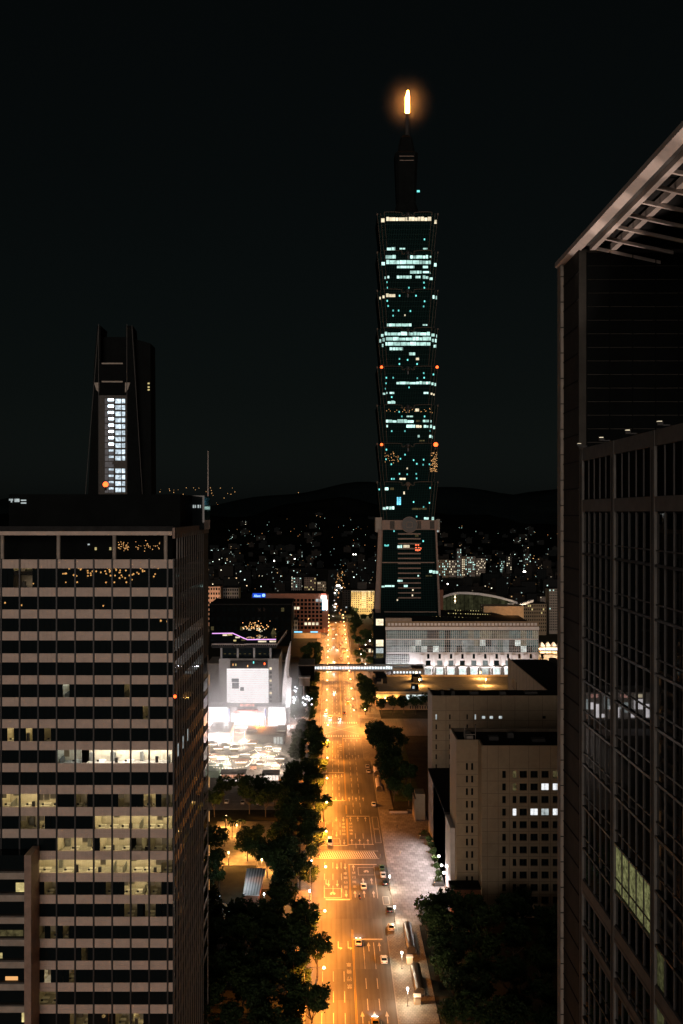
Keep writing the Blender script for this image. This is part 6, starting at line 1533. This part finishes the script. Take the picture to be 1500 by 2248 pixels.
fars = [('whiteon',2,690,1),('silveron',10.5,664,0),('blackon',8,617,0),('whiteon',4.9,600,1),('yellowon',-.8,604,1),('whiteon',-3.5,616,1),('silveron',13.7,640,0),('yellowon',10.7,648,0),('whiteon',1.9,770,1),('whiteon',-1,785,1),('yellowon',4.8,800,1),('silveron',-1.5,815,1),('whiteon',2,830,1),('yellowon',8,790,0),('whiteon',11,806,0),('silveron',13.8,775,0),('whiteon',8,850,0),('yellowon',11,880,0),
   ('whiteon',4.8,900,1),('whiteon',1.8,920,1),('yellowon',-1,905,1),('silveron',8,930,0),('whiteon',11,950,0),('whiteon',2,980,1),('whiteon',4.9,1010,1),('yellowon',11,1000,0),('whiteon',2,1060,1),('whiteon',8,1060,0),('whiteon',5,1120,1),('whiteon',10.5,1130,0),('whiteon',2,1190,1),('whiteon',5,1260,1),('yellowon',10,1230,0),('whiteon',2,1330,1),('whiteon',8,1320,0),('whiteon',4,1400,1),('whiteon',9,1450,0)]
nm = {'white':'white car','silver':'silver car','black':'black car','yellow':'yellow taxi'}
for k, x, y, d in fars:
    car(k, x, y, '%s %s on the avenue %s' % (nm[k.replace('on','')], 'coming towards the camera' if d else 'driving away', 'between the junction and the footbridge' if y < 742 else 'beyond the footbridge' if y < 1000 else 'far down near the hotel'), bool(d), 'traffic on the far avenue', beam=y < 1000)
for k, (x, y) in enumerate(((-32,426),(-38,427),(-45,428))): car('white' if k != 1 else 'silver', x, y, 'parked %s car on the dark strip in front of the market stalls' % ('silver' if k == 1 else 'white'), False, 'cars by the market')
for k in range(7): car(('white','yellowon','silver','black','yellowon','white','black')[k], -70+8*k, 567, '%s on the street before the screen mall shops' % ('white car','yellow taxi','silver car','black car','yellow taxi','white car','black car')[k], False, 'cars before the screen mall', beam=False).rotation_euler = (0,0,math.pi/2)
# scooter and its rider, walkers
sct = Proto('motor_scooter','scooter')
mb = MB(); mb.loft([[(-.16,-.7,.35),(.16,-.7,.35),(.16,-.7,.75),(-.16,-.7,.75)],[(-.2,0,.3),(.2,0,.3),(.18,0,.8),(-.18,0,.8)],[(-.18,.15,.25),(.18,.15,.25),(.18,.15,.35),(-.18,.15,.35)],[(-.18,.5,.25),(.18,.5,.25),(.18,.5,.4),(-.18,.5,.4)],[(-.2,.6,.3),(.2,.6,.3),(.16,.72,1.0),(-.16,.72,1.0)]]); sct.add('body', mb, PB)
for yy in (-.62,.72): mb = MB(); mb.tube((-.06,yy,.25),(.06,yy,.25),.25,10); sct.add('wheel', mb, M['roof_dark'])
mb = MB(); mb.tube((-.32,.62,1.05),(.32,.62,1.05),.03,5); sct.add('handlebar', mb, M['metal_dark'])
mb = MB(); mb.box(-.13,.13,-.55,.1,.76,.84); sct.add('seat', mb, M['roof_dark'])
mb = MB(); mb.box(-.07,.07,-.76,-.71,.62,.72); sct.add('taillight', mb, M['red'])
def person(name, label, loc, joints, radii, edges, shirt, head, hairc=(.02,.018,.015), rz=0, helmet=None):
    t = thing('person', label, 'person', loc, None, rz)
    me = bpy.data.meshes.new('body'); me.from_pydata(joints, edges, []); me.materials.append(shirt)
    o = obj('body', me, t); m = o.modifiers.new('skin','SKIN'); o.modifiers.new('sub','SUBSURF').levels = 1; o.modifiers['sub'].render_levels = 1
    for i, r in enumerate(radii): me.skin_vertices[0].data[i].radius = (r, r)
    me.skin_vertices[0].data[0].use_root = True
    mb = MB(); hx, hy, hz = head; mb.ball((hx,hy,hz),.10,10,8,sz=1.2); mb.tube((hx,hy+.09,hz-.01),(hx,hy+.125,hz-.03),.018,5,.012); mb.tube((hx,hy-.01,hz-.2),(hx,hy,hz-.08),.05,7); hd = part_local('head', mb, M['skin'], t)
    mb = MB(); mb.ball((hx,hy-.018,hz+.025),.108 if not helmet else .135,10,7,sz=1.12); part_local('helmet' if helmet else 'hair', mb, helmet or mat('hair', hairc, .6, var=.1), t)
    return t
def part_local(n, mb, m, t): return obj(n, mb.mesh(n, m, (0,0,0), True), t)
M['skin'] = mat('skin', (.45,.28,.2), .6, var=.05)
def stander(stride=.2, lift=0):
    j = [(0,0,.95),(0,0,1.15),(0,.0,1.38),(0,0,1.5), (.10,0,.9),(.11,stride*.6,.5),(.11,stride,.07),(.11,stride+.14,.04), (-.10,0,.9),(-.11,-stride*.3,.5),(-.11,-stride,.1),(-.11,-stride+.13,.04), (.2,0,1.38),(.25,-.08,1.1),(.24,.02,.86), (-.2,0,1.38),(-.25,.08,1.1),(-.24,.18,.88)]
    e = [(0,1),(1,2),(2,3),(0,4),(4,5),(5,6),(6,7),(0,8),(8,9),(9,10),(10,11),(2,12),(12,13),(13,14),(2,15),(15,16),(16,17)]
    r = [.15,.13,.16,.06,.09,.065,.045,.04,.09,.065,.045,.04,.07,.045,.035,.07,.045,.035]
    return j, r, e
cloth = {n: mat('cloth_'+n, c, .85, var=.15) for n, c in (('white',(.6,.58,.55)),('dark',(.03,.03,.04)),('blue',(.06,.09,.2)),('red',(.35,.06,.05)),('grey',(.2,.2,.2)))}
x, y = 9.05, 321.5
sct.put((x,y,.01), .2, 'dark motor scooter with its rider stopped near the junction')
sj = [(0,-.2,.92),(0,-.2,1.12),(0,-.12,1.36),(0,-.1,1.46),(.12,-.1,.9),(.17,.28,.82),(.17,.3,.42),(.17,.42,.40),(-.12,-.1,.9),(-.17,.28,.82),(-.17,.3,.42),(-.17,.42,.40),(.2,-.12,1.34),(.27,.15,1.15),(.27,.55,1.08),(-.2,-.12,1.34),(-.27,.15,1.15),(-.27,.55,1.08)]
_, sr, se = stander()
person('person', 'scooter rider in pale helmet and dark jacket near the junction', (x,y,.01), sj, sr, se, cloth['dark'], (0,-.08,1.64), rz=.2, helmet=cloth['white'])
j, r, e = stander()
for px, py, c, lab, rz in ((880,1877,'white','person in pale shirt walking alone across the plaza',1.2),(872,1820,'dark','person in dark clothes standing on the dim upper plaza',2.0),(930,1829,'red','person in red top beside the dark planter wall',.5),(835,1885,'grey','person in grey at the kerb end of the striped crossing',-1.2),(962,1976,'white','person in pale top at the foot of the porch steps',2.6)):
    x, yy = G(px, py); person('person', lab, (x,yy,.12), j, r, e, cloth[c], (0,.01,1.64), rz=rz)
# ================================================================ plaza furniture
def shelter(x, y0, y1, label, m, w=1.35, h=2.9):
    t = thing('barrel_shelter', label, 'shelter', (x, (y0+y1)/2, .12), 'barrel roofed shelters')
    n = 9; out = [(x+w*math.cos(math.pi*i/(n-1)), h-w*.75+w*.75*math.sin(math.pi*i/(n-1))) for i in range(n)]; inn = [(a*.0+x+(a-x)*.94, b-.1) for a, b in out]
    prof = out + inn[::-1]
    mb = MB(); mb.loft([[(a,y0,b) for a,b in prof],[(a,y1,b) for a,b in prof]]); part('vault', mb, m, t)
    k = 0; y = y0+.5
    while y < y1:
        for s in (-1,1): 
            mb = MB(); mb.tube((x+s*w*.95,y,.12),(x+s*w*.95,y,h-w*.75),.06,5); part('post', mb, M['metal_grey'], t)
        y += (y1-y0-1)/4
    mb = MB(); mb.box(x-w*.9, x+w*.9, y0+1, y1-1, .13, .6); part('bench', mb, M['darkstone'], t)
M['vault_green'] = mat('shelter_vault', (.05,.04,.028), .3, var=.2, scale=1.5)
shelter(22.6, 280, 297, 'barrel roofed shelter beside the corner of the plaza', M['vault_green'])
shelter(22.7, 255.5, 270, 'barrel roofed shelter nearest to the camera', M['vault_green'])
M['vault_pale'] = mat('pale_vault', (.5,.44,.38), .5, var=.15, scale=1.5)
shelter(21.4, 470, 482, 'pale barrel roofed shelter by the two parked cars', M['vault_pale'])
shelter(21.4, 444, 458, 'pale barrel roofed shelter nearer to the plaza', M['vault_pale'])
for x, y, lab in ((21.6,275.5,'pale ticket box at the end of the farther barrel roof'),(21.8,253.0,'pale ticket box at the end of the nearer barrel roof'),(22.2,464,'pink lit kiosk box between the pale shelters')):
    t = thing('ticket_box', lab, 'kiosk', (x,y,.12)); mb = MB(); mb.box(x-.8,x+.8,y-.8,y+.8,.125,2.0); part('cabinet', mb, M['ochre'], t); mb = MB(); mb.box(x-.95,x+.95,y-.95,y+.95,2.005,2.15); part('lid', mb, M['vault_pale'], t)
for x0, x1, y0, y1, lab in ((33.6,37.8,380,384,'dark low planter block farther along the hall flank'),(34.2,37.6,332,335,'dark low planter block near the porch steps')):
    t = thing('planter', lab, 'planter', ((x0+x1)/2,y0,.12)); mb = MB(); mb.box(x0,x1,y0,y1,.125,1.3); part('box', mb, M['darkstone'], t)
    cm = crown_mesh(91, 1.2, .6, 1.8, 260, .25, M['leaf']); o = obj('shrub', cm.mesh('shrub', M['leaf']), t, (0,2,.8))
    mb = MB(); mb.ball(((x0+.2),y0-.1,1.5),.16,6,4); part('marker_lamp', mb, M['dot_warm'], t)
t = thing('plaza_steps', 'flight of pale steps by the porch wall', 'steps', (36,322,.12))
for k in range(5): piece('step', M['stone'], t, 35.2+.5*k, 35.68+.5*k, 317, 330, .122, .28+.16*k)
for k in range(6):
    x, y = 36.2+.1*k, 336+7.5*k
    tree(36.6, 338+7*k, 4, 'small shrub tree along the floodlit hall flank', 'shrubs along the hall flank', .62)
t = thing('planter_wall', 'low pale lit planter wall on the upper plaza', 'planter', (25,414,.12)); mb = MB(); mb.box(24,31.5,412.5,413.1,.125,1.0); part('wall', mb, M['stone'], t); mb = MB(); mb.box(24,31.5,413.12,416,.125,.7); part('soil_bed', mb, M['soil'], t)
# ================================================================ park shed
ps = thing('pale_shed', 'long pale metal roofed shed in the park', 'shed', (-29,338,0))
(ax, ay), (bx, by) = G(533,1965,3.2), G(569,1965,3.2)
mb = MB(); mb._add([(ax,ay,3.2),(bx,by,3.2),(bx+1.0,by+20,4.6),(ax-.4,ay+20,4.6),(ax,ay,3.0),(bx,by,3.0),(bx+1.0,by+20,4.4),(ax-.4,ay+20,4.4)],[(0,1,2,3),(7,6,5,4),(0,4,5,1),(1,5,6,2),(2,6,7,3),(3,7,4,0)]); part('roof', mb, M['white_wall'], ps)
mb = MB(); mb.box(ax+.2,bx-.2,ay+.4,ay+19,.02,3.0); part('wall', mb, M['brick'], ps)
for k in range(7): mb = MB(); xx = ax+(bx-ax)*k/6; mb._add([(xx-.06,ay,3.215),(xx+.06,ay,3.215),(xx+.06+.6*k/6,ay+20,4.625),(xx-.06,ay+20,4.625)],[(0,1,2,3)]); part('roof_seam', mb, M['metal_grey'], ps)
plight('shed_light', ps, ((ax+bx)/2-4, ay+6, 9.5), 1300, (.85,.95,1.0), .4)
t = thing('fence_rail', 'dark low rail fence across the amber park square', 'fence', (-36,380,0))
for yy in (374, 379): 
    mb = MB(); mb.tube((-45,yy,1.0),(-31,yy,1.0),.06,5); mb.tube((-45,yy,.5),(-31,yy,.5),.05,5); part('rail', mb, M['metal_dark'], t)
    for k in range(8): mb = MB(); mb.tube((-45+2*k,yy,.05),(-45+2*k,yy,1.0),.05,5); part('post', mb, M['metal_dark'], t)
# ================================================================ market square
def stall(a, b, pt, pb, Y, depth, label, roofm, wallm, front=None, name='market_shed', cat='shed', h=None):
    x0, x1 = PX(a,Y), PX(b,Y); zt = max(PZ(pt,Y), 2.6) if h is None else h
    t = thing(name, label, cat, ((x0+x1)/2,Y+depth/2,.05), None)
    mb = MB(); mb.box(x0,x1,Y,Y+depth,.06,zt); part('wall', mb, wallm, t)
    mb = MB(); mb._add([(x0-.4,Y-.5,zt+.02),(x1+.4,Y-.5,zt+.02),(x1+.4,Y+depth+.4,zt+.5),(x0-.4,Y+depth+.4,zt+.5),(x0-.4,Y-.5,zt+.25),(x1+.4,Y-.5,zt+.25),(x1+.4,Y+depth+.4,zt+.75),(x0-.4,Y+depth+.4,zt+.75)],[(0,3,2,1),(4,5,6,7),(0,1,5,4),(1,2,6,5),(2,3,7,6),(3,0,4,7)]); part('roof', mb, roofm, t)
    if front:
        n_ = 5
        for k in range(n_): xa = x0+(x1-x0)*k/n_; piece('lit_opening', front, t, xa+.12, xa+(x1-x0)/n_-.12, Y-.1, Y-.01, .5, zt-.3)
    return t
M['roof_teal'] = mat('teal_roof', (.09,.14,.15), .6, var=.2, scale=.6); M['mint'] = mat('mint_paint', (.28,.46,.38), .7, var=.15)
M['stall_glow'] = emis('stall_glow', (1.0,.85,.72), 1.3, sampled=True, var=.4, scale=1.2); M['stall_red'] = emis('stall_red', (1.0,.45,.25), 1.0, var=.6, scale=1.0)
Y = 541; s1 = stall(458,504,1622,1630,Y,24,'teal roofed market hall with a bright white eave', M['roof_teal'], M['white_wall'], h=5)
piece('eave_light', M['stall_glow'], s1, PX(456,Y), PX(505,Y), Y-.75, Y-.52, 4.6, 5.2)
for px in (465,480,497): plight('eave_lamp', s1, (PX(px,Y), Y-4, 4.5), 5200, (1,.92,.95), .3)
Y = 535; s2 = stall(540,626,1612,1630,Y,17,'wide dark market hall with one lit doorway', M['darkstone'], M['darkstone'], h=5.2)
mb = MB(); mb.box(PX(606,Y), PX(626,Y), Y+4, Y+16, 6.0, 7.0); mb.box(PX(540,Y), PX(563,Y), Y+5, Y+16, 6.0, 6.6); part('roof_box', mb, M['metal_grey'], s2)
for k in range(3): piece('lit_doorway', M['lit_pale'], s2, PX(601+7*k,Y), PX(606.5+7*k,Y), Y-.12, Y-.02, .3, 4)
stall(452,483,1690,1700,468,13,'mint roofed flat container beside the red lit stall', M['mint'], M['mint'], name='mint_container', cat='container', h=3)
t3 = stall(485,538,1693,1700,463,6,'red lit stall row at the front edge of the market', M['darkstone'], M['white_wall'], M['stall_red'], name='market_stall', cat='stall', h=3)
piece('counter', M['stall_glow'], t3, PX(485,462), PX(538,462), 461.2, 462.8, .3, 1.1)
t4 = stall(577,612,1695,1700,462,6,'white lit stall with orange counter at the front edge of the market', M['darkstone'], M['white_wall'], M['stall_glow'], name='market_stall', cat='stall', h=3)
tents = [(466,1640,6),(480,1650,5),(495,1645,6),(515,1650,5),(536,1636,5),(553,1638,6),(568,1648,4),(592,1645,5),(608,1650,5),(470,1668,5),(492,1672,6),(515,1668,5),(540,1662,6),(580,1662,5),(598,1666,6),(615,1672,5),(500,1686,4),(530,1680,6),(560,1668,5),(572,1684,4),(590,1684,6),(606,1688,5)]
TC = [mat('tent_%d' % i, c, .8, var=.1) for i, c in enumerate(((.62,.58,.55),(.55,.30,.22),(.5,.45,.3),(.40,.33,.30)))]
for k, (px, py, wd) in enumerate(tents):
    x, y = G(px, py); wd *= .55
    t = thing('market_tent', '%s market tent %s' % (('white','rust coloured','tan','grey brown')[k%4], 'at the back under the halls' if y > 525 else 'in the middle rows' if y > 495 else 'in the front rows'), 'tent', (x,y,.05), 'tents on the market square')
    mb = MB(); mb.loft([[(x-wd,y-wd,2.3),(x+wd,y-wd,2.3),(x+wd,y+wd,2.3),(x-wd,y+wd,2.3)],[(x-.05,y-.05,3.5),(x+.05,y-.05,3.5),(x+.05,y+.05,3.5),(x-.05,y+.05,3.5)]]); part('canopy', mb, TC[k%4], t)
    for sx in (-1,1):
        for sy in (-1,1): mb = MB(); mb.tube((x+sx*wd*.95,y+sy*wd*.95,.06),(x+sx*wd*.95,y+sy*wd*.95,2.3),.05,5); part('pole', mb, M['metal_grey'], t)
    mb = MB(); mb.box(x-wd*.7,x+wd*.7,y-wd*.3,y+wd*.3,.07,.95); part('counter', mb, M['ochre'] if k%2 else M['white_wall'], t)
    mb = MB(); mb.box(x-wd*.8,x+wd*.8,y-wd*.99,y-wd*.9,2.0,2.25); part('light_bar', mb, M['bulb'], t)
# festoons
strings = [((457,1652),(500,1660),0),((500,1660),(560,1645),0),((457,1680),(500,1668),0),((500,1668),(560,1668),0),((470,1684),(540,1682),0),((540,1682),(556,1664),0),((580,1640),(616,1645),0),((572,1662),(612,1655),0),((578,1670),(622,1677),0),((503,1640),(535,1638),0),((508,1636),(513,1605),0),((513,1605),(537,1606),0),((537,1606),(536,1632),0),((500,1660),(505,1675),0),((460,1668),(500,1675),0),((575,1660),(590,1655),0),((560,1645),(585,1660),0)]
for k, (p, q, _) in enumerate(strings):
    h_ = 4.6; a = G(*p, h_); b = G(*q, h_)
    ln = math.hypot(b[0]-a[0], b[1]-a[1]); n = max(6, int(ln/1.25))
    t = thing('light_string', 'string of warm bulbs over the market %s' % ('near the lit arch between the halls' if k in (9,10,11,12) else 'tents on the office tower side' if p[0] < 530 else 'tents on the tree side'), 'string lights', ((a[0]+b[0])/2,(a[1]+b[1])/2,h_), 'light strings over the market')
    pts = [(a[0]+(b[0]-a[0])*i/n, a[1]+(b[1]-a[1])*i/n, h_-.8*math.sin(math.pi*i/n)) for i in range(n+1)]
    mb = MB(); mb.path(pts, .02, 3)
    for e_ in (0, n): mb.tube((pts[e_][0],pts[e_][1],.06), pts[e_], .05, 5)
    part('wire', mb, M['metal_dark'], t)
    mb = MB()
    for x, y, z in pts: mb.ball((x,y,z-.1), .16, 6, 4)
    tag(part('bulbs', mb, M['bulb'], t), kind='stuff')
    if k % 2 == 0:
        plight('string_glow', t, ((a[0]+b[0])/2,(a[1]+b[1])/2,h_-1.2), 7000, (1,.80,.62), .5)
ds = thing('delivery_cart', 'orange lit food cart on the market square', 'cart', G(556,1690)+(.05,))
mb = MB(); x, y = G(556,1690); mb.box(x-1.6,x+1.6,y-.9,y+.9,.4,2.2); part('cabin', mb, M['stall_red'], ds)
mb = MB(); mb.box(x-1.9,x+1.9,y-1.2,y+1.0,2.25,2.4); part('roof', mb, M['darkstone'], ds)
for dx in (-1,1): mb = MB(); mb.tube((x+dx,y-.95,.35),(x+dx,y-.8,.35),.33,10); part('wheel', mb, M['roof_dark'], ds)
# white garden sculpture at the skyscraper foot
gs = thing('white_sculpture', 'white looping sculpture on the lit garden at the skyscraper foot', 'sculpture', (PX(804,780),780,.05))
x, y = PX(804,780), 780
mb = MB(); mb.path([(x-2.2,y,.1),(x-1.5,y,3.2),(x,y,5.2),(x+1.6,y,3.4),(x+2.6,y-1,.1)], .55, 7); part('loop', mb, M['white_wall'], gs); mb = MB(); mb.box(x-3,x+3.4,y-1.6,y+1,.0,.2); part('plinth', mb, M['stone'], gs)
# second footbridge beyond the mall
s2w = thing('side_footbridge', 'second lit footbridge crossing the side street beyond the mall', 'footbridge', (PX(1208,850),850,0))
mb = MB(); mb.box(PX(1184,850),PX(1245,850),850,854,5.8,6.4); mb.box(PX(1184,850),PX(1245,850),849.6,854.4,9.2,9.6); part('frame', mb, M['concrete'], s2w)
for k in range(13): piece('light_panel', M['walkglow'], s2w, PX(1185+4.6*k,850), PX(1188.6+4.6*k,850), 850.1, 850.3, 6.9, 8.7)
t = thing('tent_pavilion', 'low row of pale lit pavilions beyond the mall end', 'pavilion', (PX(1205,880),880,0))
for k in range(4): mb = MB(); a = PX(1186+13*k,880); mb.loft([[(a,880,0.05),(a+4.6,880,.05),(a+4.6,888,.05),(a,888,.05)],[(a,880,6),(a+4.6,880,6),(a+4.6,888,6),(a,888,6)],[(a+1.8,883,9.5),(a+2.8,883,9.5),(a+2.8,885,9.5),(a+1.8,885,9.5)]]); part('roof', mb, M['white_wall'], t)
for k in range(3): plight('pavilion_light', t, (PX(1190+15*k,872),870,7), 8000, (1,.7,.4), .5)

# added haze volume that gives the market and forecourt lights their bloom
m, t, out = _new('thin_bloom_haze')
tc = N(t, 'ShaderNodeNewGeometry'); nz = N(t, 'ShaderNodeTexNoise'); nz.inputs['Scale'].default_value = .03; nz.inputs['Detail'].default_value = 2; L(t, tc.outputs['Position'], nz.inputs['Vector'])
pv = N(t, 'ShaderNodeVolumePrincipled'); pv.inputs['Color'].default_value = (.95,.95,.95,1); pv.inputs['Anisotropy'].default_value = .25
L(t, mth(t, 'MULTIPLY', nz.outputs[0], 0.015), pv.inputs['Density']); L(t, pv.outputs[0], out.inputs['Volume'])
mb = MB(); mb.loft([[(-88,448,.3),(-16,448,.3),(-14,592,.3),(-88,592,.3)],[(-88,446,9),(-15,446,9),(-12,592,9),(-88,592,9)],[(-80,470,18),(-24,470,18),(-20,592,36),(-80,592,36)]])
tag(obj('bloom_haze', mb.mesh('bloom_haze', m)), 'added thin haze giving bloom over the market square and forecourt', 'bloom_haze', None, 'stuff')

# garden pavilion at the foot of the skyscraper
gp = thing('garden_pavilion', 'tan garden pavilion with dark flat roof at the skyscraper foot', 'pavilion', (PX(800,880),880,0))
mb = MB(); mb.box(PX(790,880),PX(815,880),880,890,.05,5.0); part('wall', mb, M['ochre'], gp)
mb = MB(); mb.box(PX(788,880),PX(816,880),878,891,5.01,6.0); part('roof', mb, M['roof_dark'], gp)
for k in range(4): piece('window', M['lit_warmw'] if k%2 else M['glass'], gp, PX(792+6*k,880), PX(796+6*k,880), 879.85, 879.98, 1.0, 3.8)
for x, y, k in ((24,905,0),(29,915,3),(35,925,2),(26,935,1),(40,910,3),(33,945,0),(22,960,3),(30,975,0),(38,960,2),(22,990,1),(34,995,3),(44,940,0),(46,975,3),(29,880,4),(41,870,4)):
    tree(x, y, k, 'garden tree between the pavilion and the cream hotel', 'garden trees by the pavilion', .9)
for x, y in ((31,905),(27,950),(40,985),(36,935)): LG.put((x,y,0), 0, 'warm white lamp among the garden trees by the pavilion', 'garden lamps by the pavilion')
# roof plant on the beige blocks
for k, (x, y, w_, d_, h_) in enumerate(((52,320,3,2.5,1.2),(58,323,2,2,1.6),(66,318,4,3,1.0),(57,399,3.5,3,1.3),(68,396,2.5,2.5,1.8),(80,400,5,3,1.1))):
    t = thing('roof_unit', 'dark ventilation box on the roof of the %s beige block' % ('stepped' if y < 350 else 'rear'), 'roof unit', (x,y,HG-1.2), 'ventilation boxes on the beige roofs')
    mb = MB(); mb.box(x-w_/2,x+w_/2,y-d_/2,y+d_/2,HG-1.19,HG-1.2+h_); part('casing', mb, M['frame_dark'], t)
    mb = MB(); mb.tube((x,y,HG-1.19+h_),(x,y,HG-1.0+h_),.7,10); part('fan_cowl', mb, M['metal_dark'], t)
